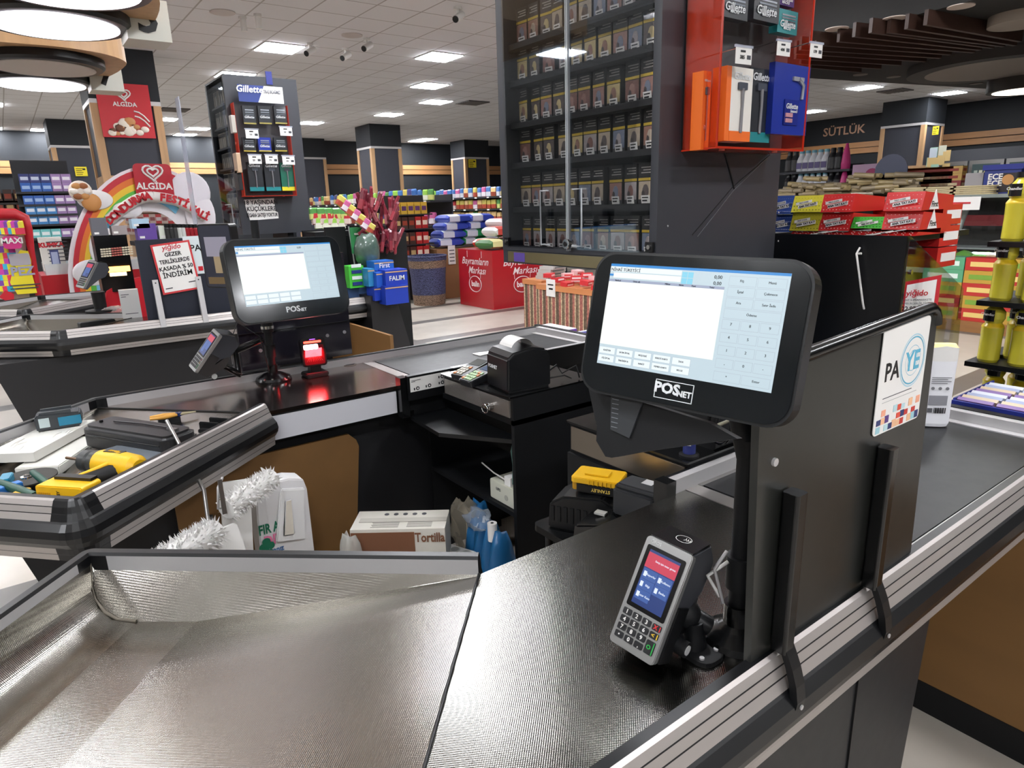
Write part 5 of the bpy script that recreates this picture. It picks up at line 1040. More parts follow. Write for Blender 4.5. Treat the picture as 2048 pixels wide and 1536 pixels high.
F = FY(1412, 222, yf + .045); razor_pack(F, .035, hpx(135, 290, yf), .04, ORP, 'orange razor pack pressed to the left wall of the near orange case', g, 'razor')
F = FY(1520, 212, yf + .02); razor_pack(F, wpx(1500, 1545, yf), hpx(132, 285, yf), .04, PK, 'black razor pack with teal foot in the middle of the near orange case', g, 'razor', lo=TEAL)
F = FY(1582, 200, yf + .0); t = razor_pack(F, wpx(1548, 1618, yf), hpx(122, 272, yf), .02, BLP, 'shiny blue razor pack at the right of the near orange case', g, 'plain')
MB(F).box((-.038, -.075, .001), (.04, -.0, .004), mat((24, 40, 130), .3)).box((-.033, -.068, .004), (.005, -.056, .007), mat((190, 140, 150), .3)).box((-.033, -.052, .004), (.005, -.04, .007), mat((190, 140, 150), .3)).build('blade_tray', t); text('Gillette', .022, GW, F @ Matrix.Translation((0, -.02, .004)), t, .0004, shear=.15); text('Sensor3', .012, GW, F @ Matrix.Translation((.012, -.034, .004)), t, .0003, shear=.15)
for i, (a, b, y0_, y1_, body, lb) in enumerate([(1445, 1497, -20, 38, PK, 'black blade pack top left in the near orange case'), (1508, 1560, -12, 45, PK, 'black blade pack top middle in the near orange case'), (1555, 1596, 18, 70, TEAL, 'teal blade pack top right in the near orange case'), (1556, 1590, -30, 14, mat((70, 40, 110), .4), 'purple blade pack behind the teal one in the near orange case')]):
    F = FY((a + b) / 2, (y0_ + y1_) / 2, yf + .02 + .012 * i); tt = razor_pack(F, wpx(a, b, yf, 20), hpx(y0_, y1_, yf), .03, body, lb, g, 'blade', lname='Gillette'); text('MACH3', .012, GW, F @ Matrix.Translation((-.006, -.02, .002)), tt, .0003, shear=.15)
for px, py, pr, lb in ((1487, 110, '385', 'left price tag hanging in front of the near orange case'), (1567, 96, '490', 'middle price tag hanging in front of the near orange case'), (1632, 100, '179', 'right price tag sticking out past the near orange case')):
    F = FY(px, py, yf - .03, .1); tagcard(F, lb, 1.0 if pr != '385' else 1.1, pr)
    c_ = AX(px, py - 18, 1, yf - .03); t = thing('display_hook', 'thin metal hook holding the ' + lb.split(' hanging')[0].split(' sticking')[0] + ' at the near case', 'hook', c_); MB().tube([c_, c_ + Vector((-.01, .15, -.01))], .002, CHROME, 6).build('hook_wire', t)
# far case on the smaller cabinet
yf2 = Y1_ - .10; p = AX(490, 393, 1, yf2); q = AX(594, 392, 1, yf2); a = AX(475, 205, 1, yf2); zt2 = a.z
case(p.x, q.x, p.z, zt2, yf2, Y1_ - .002, 'small red-orange razor display case on the smaller cigarette cabinet')
p_, q_ = AX(474, 168, 1, yf2), AX(568, 208, 1, yf2)
t = thing('header_card', 'blue and white header card above the far razor case', 'sign', p_); MB().box((p_.x, yf2, q_.z), (q_.x, yf2 + .004, p_.z), mat((40, 60, 130), .4)).prism([(p_.x + .42 * (q_.x - p_.x), q_.z), (q_.x, q_.z), (q_.x, p_.z), (p_.x + .58 * (q_.x - p_.x), p_.z)], yf2 - .002, yf2, PAPER, 1).build('card', t)
text('Gillette', .07, GW, frame((p_.x + .25 * (q_.x - p_.x), yf2 - .003, (p_.z + q_.z) / 2 + .03), (1, 0, 0), (0, 0, 1)), t, .0015, shear=.15); text('TIRAŞ BIÇAĞINIZI', .034, mat((60, 70, 90), .5), frame((p_.x + .75 * (q_.x - p_.x), yf2 - .003, (p_.z + q_.z) / 2 + .02), (1, 0, 0), (0, 0, 1)), t, .0005, sx=.5)
g2 = 'small packs in the far razor case'
for r, (py0, py1, names) in enumerate([(212, 248, ['black blade pack', 'black blade pack', 'black blade pack']), (275, 303, ['black blade pack', 'blue blade pack', 'black blade pack']), (325, 382, ['black razor pack', 'black razor pack', 'green razor pack'])]):
    for c_ in range(3):
        xa = [(486, 511), (517, 542), (549, 573)][c_] if r < 2 else [(497, 526), (530, 560), (562, 588)][c_]
        body = {'blue': BLP, 'green': mat((20, 100, 80), .35, coat=.3)}.get(names[c_].split()[0], PK)
        F = frame(AX(sum(xa) / 2, (py0 + py1) / 2, 1, yf2 + .02), (1, 0, 0), (0, 0, 1)); w_ = AX(xa[1], py0, 1, yf2).x - AX(xa[0], py0, 1, yf2).x; h_ = AX(540, py0, 1, yf2).z - AX(540, py1, 1, yf2).z
        razor_pack(F, w_, h_, .03, body, '%s, %s from the left in the %s row of the far razor case' % (names[c_], ORD[c_], ['top', 'middle', 'bottom'][r]), g2, 'blade' if r < 2 else 'razor', lo=[mat((150, 140, 70), .5), mat((190, 170, 60), .5), TEAL if c_ < 2 else mat((220, 210, 40), .5)][r])
for px, py, lb in ((504, 267, 'upper left'), (572, 262, 'upper right'), (510, 318, 'lower left'), (543, 318, 'lower middle'), (577, 320, 'lower right')):
    tagcard(frame(AX(px, py, 1, yf2 - .02), (1, 0, 0), (0, 0, 1)), '%s price tag of the far razor case' % lb, 1.7, '99')
# ---------------------------------------------------------------- shop goods
def fz(p, dy=0): return p
PC = [(200, 40, 50), (60, 150, 70), (50, 110, 190), (230, 200, 60), (220, 90, 160), (240, 235, 225), (120, 60, 150), (150, 200, 70), (230, 130, 50), (70, 50, 45), (120, 190, 220)]
def bagmesh(w_, d_, h_, m, m2):
    # pillow packet: pinched top and bottom
    mb = MB(); prof = [(0, .25), (.06, .9), (.5, 1.0), (.9, .85), (1.0, .2)]; n = 8; rings = []
    for z, k in prof: rings.append([(w_ / 2 * math.copysign(abs(math.cos(2 * PI * j / n + .39)) ** .6, math.cos(2 * PI * j / n + .39)) * (1 if k > .3 else .95), d_ / 2 * k * math.copysign(abs(math.sin(2 * PI * j / n + .39)) ** .6, math.sin(2 * PI * j / n + .39)), z * h_) for j in range(n)])
    for r0, r1 in zip(rings, rings[1:]): mb.add(r0 + r1, [[j, (j + 1) % n, n + (j + 1) % n, n + j] for j in range(n)], m if r0 is not rings[1] else m2)
    mb.add(rings[0], [list(range(n))[::-1]], m); mb.add(rings[-1], [list(range(n))], m); return mb
def protos(kind, name, w_, d_, h_, cols, cat):
    out = []
    for i, (a, b) in enumerate(cols):
        m, m2 = mat(a, .35, coat=.2), mat(b, .4)
        if kind == 'bag': mb = bagmesh(w_, d_, h_, m, m2)
        else: mb = MB().box((-w_ / 2, -d_ / 2, 0), (w_ / 2, d_ / 2, h_), m).box((-w_ * .38, -d_ / 2 - .002, h_ * .3), (w_ * .38, -d_ / 2, h_ * .68), m2).box((-d_ * .0 + w_ / 2, -d_ * .3, h_ * .3), (w_ / 2 + .002, d_ * .3, h_ * .68), m2)
        o = mb.build(name); o['category'] = cat; out.append([o, False])
    return out
def put(pr, M_, label, group):
    o = pr[0]
    if pr[1]: clone(o, M_, label, group)
    else: o.matrix_basis = M_; o['label'] = label; o['group'] = group; pr[1] = True
BAGC = [((180, 44, 52), (220, 200, 190)), ((80, 140, 70), (200, 205, 120)), ((64, 110, 175), (210, 212, 220)), ((200, 184, 90), (170, 70, 50)), ((190, 90, 140), (225, 215, 220)), ((225, 190, 130), (150, 70, 50)), ((150, 200, 80), (240, 240, 220)), ((60, 60, 120), (220, 200, 120))]
bagsP = protos('bag', 'snack_packet', .15, .07, .20, BAGC, 'snack packet')
def gondola(x, y0, y1, zs_, label, depth=.45, back=True):
    t = thing('shelf_unit', label, 'shelf', (x + depth / 2, (y0 + y1) / 2, 0)); dk_ = mat((34, 34, 38), .5)
    MB().box((x + depth - .03, y0, 0), (x + depth, y1, zs_[-1] + .1), dk_).build('back_panel', t); MB().box((x, y0, 0), (x + depth - .03, y1, .12), dk_).build('base', t)
    for z_ in zs_:
        m = MB().box((x, y0, z_ - .03), (x + depth - .03, y1, z_), dk_)
        for k in range(int((y1 - y0) / .5)): m.box((x - .004, y0 + .15 + k * .5, z_ - .03), (x, y0 + .24 + k * .5, z_), PAPER)
        m.build('shelf', t)
    return t
zA = [.85, 1.25, 1.66]
gondola(6.0, 10.4, 16.5, [.4] + zA, 'long snack shelf behind the smaller cigarette cabinet')
rnd = random.Random(11)
for r, z_ in enumerate(zA):
    y = 10.55; j = 0
    while y < 16.3:
        k = int((y * 1.3 + r * 2.1) % 8)
        if rnd.random() < .7: k = rnd.randrange(8)
        put(bagsP[k], Matrix.Translation((6.1, y, z_)) @ Matrix.Rotation(-PI / 2 + rnd.uniform(-.2, .2), 4, 'Z') @ Matrix.Rotation(rnd.uniform(-.15, .1), 4, 'X') @ Matrix.Scale(rnd.uniform(.95, 1.1), 4), 'colourful snack packet on the %s shelf of the long snack shelf' % ['lower', 'middle', 'top'][r], 'snack packets on the long shelf'); y += .185; j += 1
gondola(9.0, 10.8, 16.2, [.9, 1.2, 1.47, 1.74], 'second snack shelf farther back beside the big cigarette cabinet')
for r, z_ in enumerate([1.2, 1.47, 1.74]):
    y = 11.0
    while y < 15.9:
        k = [5, 3, 2][r] if rnd.random() < .55 else rnd.randrange(8)
        put(bagsP[k], Matrix.Translation((9.1, y, z_)) @ Matrix.Rotation(-PI / 2 + rnd.uniform(-.2, .2), 4, 'Z') @ Matrix.Scale(rnd.uniform(1.0, 1.15), 4), 'packet on the %s shelf of the second snack shelf' % ['third highest', 'second highest', 'highest'][r], 'packets on the second shelf'); y += .19
# coffee end shelf
ye = 10.1; xa_, xb_ = AX(790, 500, 1, ye).x, AX(868, 500, 1, ye).x
t = thing('shelf_unit', 'end shelf of brown coffee packs above the wicker basket', 'shelf', ((xa_ + xb_) / 2, ye, 0)); dk_ = mat((34, 34, 38), .5)
MB().box((xa_, ye + .27, 0), (xb_, ye + .3, 1.75), dk_).build('back_panel', t)
cofP = protos('box', 'coffee_pack', .11, .08, .19, [((70, 42, 34), (190, 160, 110)), ((60, 38, 32), (150, 60, 40)), ((176, 40, 40), (230, 210, 190)), ((210, 170, 60), (90, 50, 100))], 'coffee pack')
zc_ = [AX(830, py, 1, ye).z for py in (545, 516, 488, 457, 428)]
for r, z_ in enumerate(zc_):
    MB().box((xa_, ye - .02, z_ - .02), (xb_, ye + .27, z_), dk_).build('shelf', t)
    n_ = int((xb_ - xa_ - .1) / .125)
    for j in range(n_):
        put(cofP[3 if r == 4 else (2 if j > n_ - 3 else (1 if (j + r) % 3 else 0))], Matrix.Translation((xa_ + .09 + j * .125, ye + .04, z_)), 'coffee pack, %s from the left on the %s shelf above the wicker basket' % (ORD[j], ['lowest', 'second lowest', 'middle', 'second highest', 'highest'][r]), 'coffee packs on the end shelf')
# wicker basket
t = thing('wicker_basket', 'tall blue and brown wicker basket standing on the floor', 'basket', (5.48, 9.72, 0)); 
def wick(rgb, key):
    m = mat(rgb, .8, key=key); nt, b = nodes_of(m); tc = nt.nodes.new('ShaderNodeTexCoord'); w_ = nt.nodes.new('ShaderNodeTexWave'); w_.bands_direction = 'Z'; w_.inputs['Scale'].default_value = 14; w_.inputs['Distortion'].default_value = 9; w_.inputs['Detail'].default_value = 3; w_.inputs['Detail Scale'].default_value = 3
    nt.links.new(tc.outputs['Object'], w_.inputs['Vector']); mx = nt.nodes.new('ShaderNodeMix'); mx.data_type = 'RGBA'; a = lin(rgb); mx.inputs['A'].default_value = tuple(x * .35 for x in a[:3]) + (1,); mx.inputs['B'].default_value = tuple(min(1, x * 1.7 + .03) for x in a[:3]) + (1,)
    nt.links.new(w_.outputs['Fac'], mx.inputs['Factor']); nt.links.new(mx.outputs['Result'], b.inputs['Base Color']); return m
WB, WBR = wick((44, 48, 84), 'wicker_blue'), wick((110, 88, 70), 'wicker_brown')
MB().lathe([(.26, 0), (.275, .17), (.285, .45), (.30, .60), (.32, .72), (.315, .78), (.29, .78), (.27, .6), (.25, .3), (.01, .28)], (5.48, 9.72, 0), WB, 28, mats=[WBR, WB, WB, WBR, WB, WB, WB, WB, WB]).build('basket_body', t)
MB().tube([(5.48 + .312 * math.cos(a), 9.72 + .312 * math.sin(a), .78) for a in [k * PI / 14 for k in range(29)]], .018, WB, 6).build('rim', t)
# red promotional bins
def redbin(x0, y0, w_, d_, h_, label):
    t = thing('promotional_bin', label, 'bin', (x0, y0, 0)); RB_ = mat((170, 24, 36), .3, coat=.3)
    MB().box((x0, y0, 0), (x0 + w_, y0 + d_, h_), RB_).build('bin_body', t); return t
h_ = AX(988, 502, 0, 5.82).z
rb1 = redbin(5.82, 8.35, 1.25, .95, h_, 'red cardboard bin with white script lettering left of the cabinet')
WL = mat((235, 220, 220), .5)
for F, s in ((frame((5.818, 8.83, h_ * .62), (0, -1, 0), (0, 0, 1)), 1), (frame((6.38, 8.348, h_ * .6), (1, 0, 0), (0, 0, 1)), 1)):
    text('Bayramların', .155 * s, WL, F @ Matrix.Translation((0, .16, 0)), rb1, .001, shear=.35); text('Markası', .155 * s, WL, F @ Matrix.Translation((.05, .02, 0)), rb1, .001, shear=.35)
    text('balin', .12, WL, F @ Matrix.Translation((.0, -.19, 0)), rb1, .004); r_ = MB(F); n = 32
    for rr in (.17,): r_.tube([(rr * math.cos(2 * PI * k / n), -.19 + rr * .72 * math.sin(2 * PI * k / n), .004) for k in range(n + 1)], .007, WL, 5)
    for sx_ in (-1, 1): r_.tube([(sx_ * .15, -.10, .003), (sx_ * .16, -.02, .003)], .004, WL, 4).tube([(sx_ * .2, .22, .003), (sx_ * .2, .32, .003)], .004, WL, 4)
    r_.build('oval_emblem', rb1)
# big rice and pulse bags
def bigbag(c, rz, col, col2, label, s=1.0, tilt=0):
    o = bagmesh(.42, .16, .5, mat(col, .35, coat=.3), mat(col2, .4)).build('food_bag', label=label, cat='food bag', group='large food bags piled on the bins')
    o.matrix_basis = Matrix.Translation(c) @ Matrix.Rotation(rz, 4, 'Z') @ Matrix.Rotation(PI / 2 + tilt, 4, 'Y') @ Matrix.Rotation(PI / 2, 4, 'Z') @ Matrix.Scale(s, 4); return o
t = thing('cardboard_stand', 'brown cardboard stand with white price card under the blue bags', 'stand', (6.6, 9.9, 0)); q = AX(877, 560, 1, 10.02)
zb = AX(900, 497, 1, 10.02).z
MB().box((q.x, 10.02, 0), (q.x + 1.7, 10.4, zb), mat((150, 110, 74), .6)).build('stand_body', t); c_ = AX(904, 508, 1, 10.01)
m = MB(); cc = AX(903, 505, 1, 10.01); m.box((cc.x - .07, 10.00, cc.z - .2), (cc.x + .07, 10.015, cc.z + .12), PAPER)
for k in range(4): m.box((cc.x - .05, 9.997, cc.z - .15 + k * .06), (cc.x + .05, 10.00, cc.z - .135 + k * .06), GREY)
m.build('price_card', t)
for r in range(4):
    for j in range(3 - r // 3):
        col = (50, 70, 170) if j < 2 - r * .3 else (30, 130, 70)
        if r < 2 and j >= 1: col = (30, 140, 80)
        bigbag((q.x + .05 + j * .48 + .06 * r, 10.2, zb + .1 + r * .13), rnd.uniform(-.15, .15), col, (210, 215, 230), '%s food bag, %s in the %s layer of the pile on the cardboard stand' % ('blue' if col[2] > 100 else 'green', ORD[j], ORD[r]), 1.0)
t_ = h_
for j, (x, y, col, c2_, lb) in enumerate([(5.95, 8.55, (60, 110, 60), (220, 210, 150), 'green patterned bag at the front left of the red bin top'), (6.5, 8.5, (150, 170, 120), (200, 60, 50), 'pale green bag at the front right of the red bin top'), (6.1, 8.85, (190, 60, 50), (230, 200, 190), 'red bag in the middle of the red bin top'), (6.62, 8.95, (180, 60, 56), (220, 215, 210), 'red and white bag at the right of the red bin top')]):
    bigbag((x - .15, y, t_ + .09), rnd.uniform(-.2, .2), col, c2_, lb, .95)
for j, (x, y, z_, lb) in enumerate([(6.2, 8.75, .26, 'lower'), (6.45, 8.95, .38, 'upper')]): bigbag((x - .15, y, t_ + z_), .2 * j, (205, 205, 205), (190, 70, 60), '%s silvery white bag on top of the red bin pile' % lb, 1.05)
# striped bins
def stripe_mat():
    m = mat((150, 110, 90), .7, key='striped_cloth'); nt, b = nodes_of(m); tc = nt.nodes.new('ShaderNodeTexCoord'); sp = nt.nodes.new('ShaderNodeSeparateXYZ'); nt.links.new(tc.outputs['Object'], sp.inputs[0])
    mu = nt.nodes.new('ShaderNodeMath'); mu.operation = 'MULTIPLY'; mu.inputs[1].default_value = 4.2; nt.links.new(sp.outputs[1], mu.inputs[0]); fr = nt.nodes.new('ShaderNodeMath'); fr.operation = 'FRACT'; nt.links.new(mu.outputs[0], fr.inputs[0])
    r = nt.nodes.new('ShaderNodeValToRGB'); r.color_ramp.interpolation = 'CONSTANT'; e = r.color_ramp.elements; e[0].position = 0; e[0].color = lin((150, 90, 80)); e[1].position = .22; e[1].color = lin((205, 185, 150))
    for p, c in ((.28, (110, 92, 72)), (.5, (205, 185, 150)), (.56, (160, 98, 86)), (.72, (92, 76, 60)), (.94, (205, 185, 150))): x = e.new(p); x.color = lin(c)
    nt.links.new(fr.outputs[0], r.inputs[0]); n = nt.nodes.new('ShaderNodeTexVoronoi'); n.inputs['Scale'].default_value = 45; nt.links.new(tc.outputs['Object'], n.inputs['Vector'])
    mx = nt.nodes.new('ShaderNodeMix'); mx.data_type = 'RGBA'; mx.blend_type = 'MULTIPLY'; mx.inputs['Factor'].default_value = .6; nt.links.new(r.outputs[0], mx.inputs['A']); nt.links.new(n.outputs['Distance'], mx.inputs['B'])
    mx2 = nt.nodes.new('ShaderNodeMix'); mx2.data_type = 'RGBA'; mx2.blend_type = 'ADD'; mx2.inputs['Factor'].default_value = .5; nt.links.new(mx.outputs['Result'], mx2.inputs['A']); nt.links.new(mx.outputs['Result'], mx2.inputs['B']); nt.links.new(mx2.outputs['Result'], b.inputs['Base Color']); return m
STR = stripe_mat(); ORG = mat((200, 130, 80), .5)
for i, (y0, y1, x0, lb) in enumerate([(6.32, 6.68, 5.12, 'narrow striped cloth covered bin beside the red bins'), (5.25, 6.28, 5.02, 'wide striped cloth covered bin with white price card')]):
    zt = AX(1042 if i == 0 else 1110, 557 if i == 0 else 572, 0, x0).z
    t = thing('striped_bin', lb, 'bin', (x0, y0, 0)); MB().box((x0, y0, 0), (x0 + .7, y1, zt - .05), STR).build('bin_body', t); MB().box((x0 - .01, y0 - .01, zt - .06), (x0 + .71, y1 + .01, zt), ORG).build('orange_band', t)
    if i:
        q = AX(1101, 576, 0, x0 - .015); m = MB().box((x0 - .014, q.y - .08, q.z - .10), (x0 - .010, q.y + .08, q.z + .10), PAPER).box((x0 - .016, q.y - .05, q.z + .03), (x0 - .013, q.y + .05, q.z + .045), BLK).box((x0 - .016, q.y - .04, q.z - .02), (x0 - .013, q.y + .03, q.z + .0), BLK); m.build('price_card', t)
        sw = protos('box', 'sweet_packet', .13, .10, .05, [((200, 50, 56), (235, 210, 210)), ((230, 190, 190), (200, 60, 60))], 'sweet packet')
        for k in range(24): put(sw[k % 2], Matrix.Translation((x0 + .08 + (k % 4) * .15, y0 + .1 + (k // 4) * .16, zt + .0 + .04 * (k % 3))) @ Matrix.Rotation(rnd.uniform(-.8, .8), 4, 'Z') @ Matrix.Rotation(rnd.uniform(-.15, .15), 4, 'X'), 'red and pink sweet packet heaped in the wide striped bin', 'sweet packets in the striped bin')
    else:
        bx = protos('box', 'silver_box', .3, .2, .04, [((190, 192, 190), (110, 120, 120))], 'flat box')
        for k in range(4): put(bx[0], Matrix.Translation((x0 + .25, y0 + .14 - .02 * k, zt + .041 * k)) @ Matrix.Rotation(.1 * k, 4, 'Z'), 'flat silver box, %s up in the stack on the narrow striped bin' % ORD[k], 'flat boxes on the striped bin')
# purple boxes behind the belt end
for i, (x, y, z_, w_, lb) in enumerate([(2.62, 2.78, .60, .34, 'white and purple flat box, lower one beyond the second belt end'), (2.60, 2.86, .72, .26, 'white topped purple box, upper one beyond the second belt end')]):
    t = thing('chocolate_box', lb, 'box', (x, y, z_)); q = AX(1110 if i == 0 else 1092, 668 if i == 0 else 658, 0, x)
    MB().box((x - .08, q.y - w_ / 2, q.z - .05), (x + .14, q.y + w_ / 2, q.z), mat((90, 50, 130), .4)).box((x - .079, q.y - w_ / 2 + .005, q.z), (x + .139, q.y + w_ / 2 - .005, q.z + .003), mat((220, 215, 222), .4)).build('box_body', t)
t = thing('wafer_box', 'dark blue display carton of wafers at the end of the second belt', 'box', (2.5, 2.5, .7)); q = AX(1170, 695, 0, 2.44); MB().box((2.40, 2.30, .70), (2.62, 2.72, .84), mat((34, 36, 84), .4)).build('carton', t); m = MB()
for k in range(14): m.box((2.41 + .0, 2.31 + k * .029, .84), (2.60, 2.33 + k * .029, .865), mat([(60, 60, 130), (200, 200, 220), (90, 60, 140)][k % 3], .4))
m.build('wafer_row', t); t = thing('display_table', 'dark low table holding boxes beyond the second belt', 'table', (2.6, 2.7, 0)); MB().box((2.38, 2.28, .66), (2.85, 3.0, .70), BLKM).build('table_top', t)
for x in (2.4, 2.8):
    for y in (2.32, 2.95): MB().box((x, y, 0), (x + .03, y + .03, .66), BLKM).build('leg', t)
# ---------------------------------------------------------------- third lane furniture
y3 = 4.93
t = thing('partition_board', 'matt navy partition board carrying the discount sign at the third counter', 'partition', (.95, y3, .88))
MB().box((.665, y3, .86), (1.30, y3 + .016, 1.40), mat((34, 38, 50), .45)).build('board', t)
for px in (318, 404):
    a = AX(px - 8, 560 if px < 350 else 553, 1, y3 - .02); b = AX(px + 4, 638 if px < 350 else 628, 1, y3 - .05)
    MB().prism([(y3 - .018, a.z), (y3 - .005, a.z), (y3 - .02, .885), (y3 - .055, .82), (y3 - .066, .835)], a.x - .017, a.x + .017, ALU, 0).build('bracket', t)
    for dz in (.02, .10): MB().lathe([(.005, -.003), (.005, 0)], (a.x, y3 - .019, a.z - dz), GREY, 8, 1).build('bracket_screw', t)
t = thing('discount_sign', 'white slipper discount sign with red border on the navy board', 'sign', (.87, y3 - .02, 1.2))
tl, tr_, br_, bl_ = AX(302, 490, 1, y3 - .012), AX(380, 479, 1, y3 - .012), AX(400, 578, 1, y3 - .012), AX(325, 590, 1, y3 - .012)
FS3 = frame((tl + tr_ + br_ + bl_) / 4, tr_ - tl, tl - bl_); w_ = (tr_ - tl).length; hh = (tl - bl_).length
MB(FS3).box((-w_ / 2, -hh / 2, -.002), (w_ / 2, hh / 2, .001), mat((200, 60, 64), .5)).box((-w_ / 2 + .012, -hh / 2 + .012, .001), (w_ / 2 - .012, hh / 2 - .012, .002), PAPER).build('sheet', t)
text('yiğido', .045, RED, FS3 @ Matrix.Translation((0, hh * .41, .0015)), t, .0006, shear=.2)
for k, s_ in enumerate(['GEZER', 'TERLİKLERDE', 'KASADA % 50', 'İNDİRİM']): text(s_, [.036, .036, .036, .046][k], BLK, FS3 @ Matrix.Translation((0, hh * .27 - k * hh * .135, .0015)), t, .0009, sx=.95 if k != 1 else .84)
MB(FS3).box((-w_ * .4, -hh * .4, .002), (-w_ * .22, -hh * .38, .003), GREY).box((w_ * .22, -hh * .34, .002), (w_ * .4, -hh * .32, .003), GREY).build('fine_print', t)
t = thing('payment_poster', 'half hidden pale payment poster behind the discount sign', 'poster', (1.1, y3 - .01, 1.25)); FP3 = frame(AX(402, 508, 1, y3 - .003), (1, 0, 0), (0, 0, 1))
MB(FP3).box((-.10, -.13, -.001), (.12, .12, .001), mat((215, 226, 228), .5)).box((-.03, -.11, .001), (.0, -.08, .002), RED).box((.005, -.115, .001), (.03, -.09, .002), mat((60, 70, 120), .5)).build('sheet', t); text('PA', .06, BLK, FP3 @ Matrix.Translation((-.03, .04, .0)), t, .001); m = MB(FP3); ring(m, (.06, .05), .05, .006, BLUE); m.build('circle', t)
# things on counter 3
q = Z(265, 632, .86); t = thing('white_carton', 'upright white carton with fine print standing left of the navy board', 'carton', q); MB(Matrix.Translation((q.x, q.y, .85)) @ Matrix.Rotation(-.1, 4, 'Z')).box((-.06, -.03, 0), (.06, .03, .20), PAPER).box((-.04, -.031, .03), (.04, -.03, .034), GREY).box((-.05, -.031, .15), (-.02, -.03, .154), GREY).box((-.05, -.031, .165), (-.0, -.03, .169), GREY).build('carton_body', t)
q = Z(195, 638, .86); t = thing('stapler', 'dark flat device lying in the third counter tray', 'device', q); MB(Matrix.Translation((q.x, q.y + .0, .80)) @ Matrix.Rotation(.2, 4, 'Z')).rbox((-.12, -.03, 0), (.10, .03, .05), BLK, .01, 1).build('device_body', t)
q = Z(225, 630, .86); t = thing('crumpled_wrapping', 'crumpled clear wrapping beside the white carton', 'wrapping', q); blob(MB(), (q.x, q.y, .88), (.09, .05, .04), clear((210, 200, 195), .3, .1), .3, 10, 7, 8).build('wrapping_film', t)
# red chair back
t = thing('cashier_chair', 'red plastic chair back behind the third counter', 'chair', (.72, 6.0, 0)); F = Matrix.Translation((.70, 5.95, 0)) @ Matrix.Rotation(.3, 4, 'Z'); zt = AX(260, 556, 1, 5.95).z
pts = [(-.2, .55), (.22, .55), (.22, zt - .02), (.1, zt), (-.05, zt - .02), (-.16, zt - .08), (-.2, zt - .2)]
MB(F).prism(pts, -.015, .015, RED, 1).build('backrest', t); MB(F).rbox((-.2, -.0, .5), (.22, .4, .56), RED, .05, 2).build('seat', t)
for a in (-.15, .17):
    for b in (.05, .35): MB(F).tube([(a, b, 0), (a, b, .5)], .012, GREY).build('leg', t)
# register block behind the navy board
yr = 5.9; 
def bx(name, label, cat, px0, py0, px1, py1, y, d, m, group=None, part='case'):
    a = AX(px0, py0, 1, y); b = AX(px1, py1, 1, y); t = thing(name, label, cat, ((a.x + b.x) / 2, y, min(a.z, b.z)), group=group); MB().box((a.x, y, min(a.z, b.z)), (b.x, y + d, max(a.z, b.z)), m).build(part, t); return t, a, b
t, a, b = bx('cash_register', 'black cash register with rows of small keys on the fourth counter', 'register', 186, 472, 272, 580, yr, .2, BLKG)
KC = [mat((205, 195, 170), .5), mat((170, 90, 80), .5)]
for r in range(4):
    m = MB()
    for c_ in range(12):
        q = AX(203 + c_ * 5.4 + r * .6, 499 + r * 4.6 - c_ * .5, 1, yr - .004); m.box((q.x - .008, yr - .006, q.z - .006), (q.x + .007, yr, q.z + .005), KC[1 if 4 <= c_ <= 7 else 0])
    m.build('key_row', t)
q = AX(236, 538, 1, yr - .01); MB().box((q.x - .08, yr - .02, q.z - .02), (q.x + .08, yr - .005, q.z + .02), mat((255, 170, 80), .4, emit=5, key='amber')).box((q.x - .06, yr - .03, q.z - .05), (q.x + .05, yr - .005, q.z - .025), mat((255, 220, 160), .4, emit=4, key='amber2')).build('lit_slot', t, label='glowing amber slot')
for px0, py0, px1, py1, col, nm, lb in [(180, 436, 218, 472, (96, 96, 102), 'grey_box', 'dark grey box on top of the cash register'), (222, 452, 256, 470, (150, 140, 140), 'small_box', 'flat greyish box right of the dark grey box'), (272, 448, 316, 480, (100, 70, 150), 'tissue_box', 'purple tissue box on the navy board top'), (262, 438, 300, 456, (170, 200, 220), 'tissue_packet', 'pale blue packet above the purple tissue box'), (316, 452, 332, 480, (215, 220, 205), 'pale_carton', 'pale carton right of the purple tissue box')]:
    t, a, b = bx(nm, lb, 'box', px0, py0, px1, py1, 5.15 if px0 > 260 else 5.9, .12, mat(col, .5), part='box_body'); MB().box((a.x + .01, a.y - .002, b.z + .015), (a.x + .04, a.y, b.z + .03), WHITE).build('printing', t)
for k in range(8):
    q = AX(337 + k * 8, 478, 1, 5.15); t = thing('small_bottle', '%s capped bottle, %s in the row on the navy board' % (['dark', 'dark', 'dark', 'pale', 'pale', 'red', 'red', 'red'][k], ORD[k]), 'bottle', (q.x, 5.15, q.z), group='small bottles behind the discount sign'); cc = [(50, 50, 50), (50, 50, 50), (60, 60, 60), (200, 200, 195), (200, 200, 195), (150, 30, 40), (150, 30, 40), (150, 30, 40)][k]
    MB().lathe([(.017, 0), (.017, .07), (.012, .08)], (q.x, 5.15, q.z), mat(cc, .3), 12).build('bottle_body', t); MB().lathe([(.016, .078), (.016, .10)], (q.x, 5.15, q.z), BLK, 12).build('cap', t)
# shelf top that carries them
q = AX(300, 481, 1, 5.15); t = thing('display_shelf', 'dark shelf behind the navy board holding small boxes', 'shelf', (1.0, 5.2, 0)); MB().box((AX(268, 481, 1, 5.15).x, 5.02, q.z - .03), (AX(402, 476, 1, 5.15).x, 5.35, q.z - .002), BLKM).box((.75, 5.30, .85), (1.25, 5.34, q.z - .03), BLKM).build('shelf_board', t)
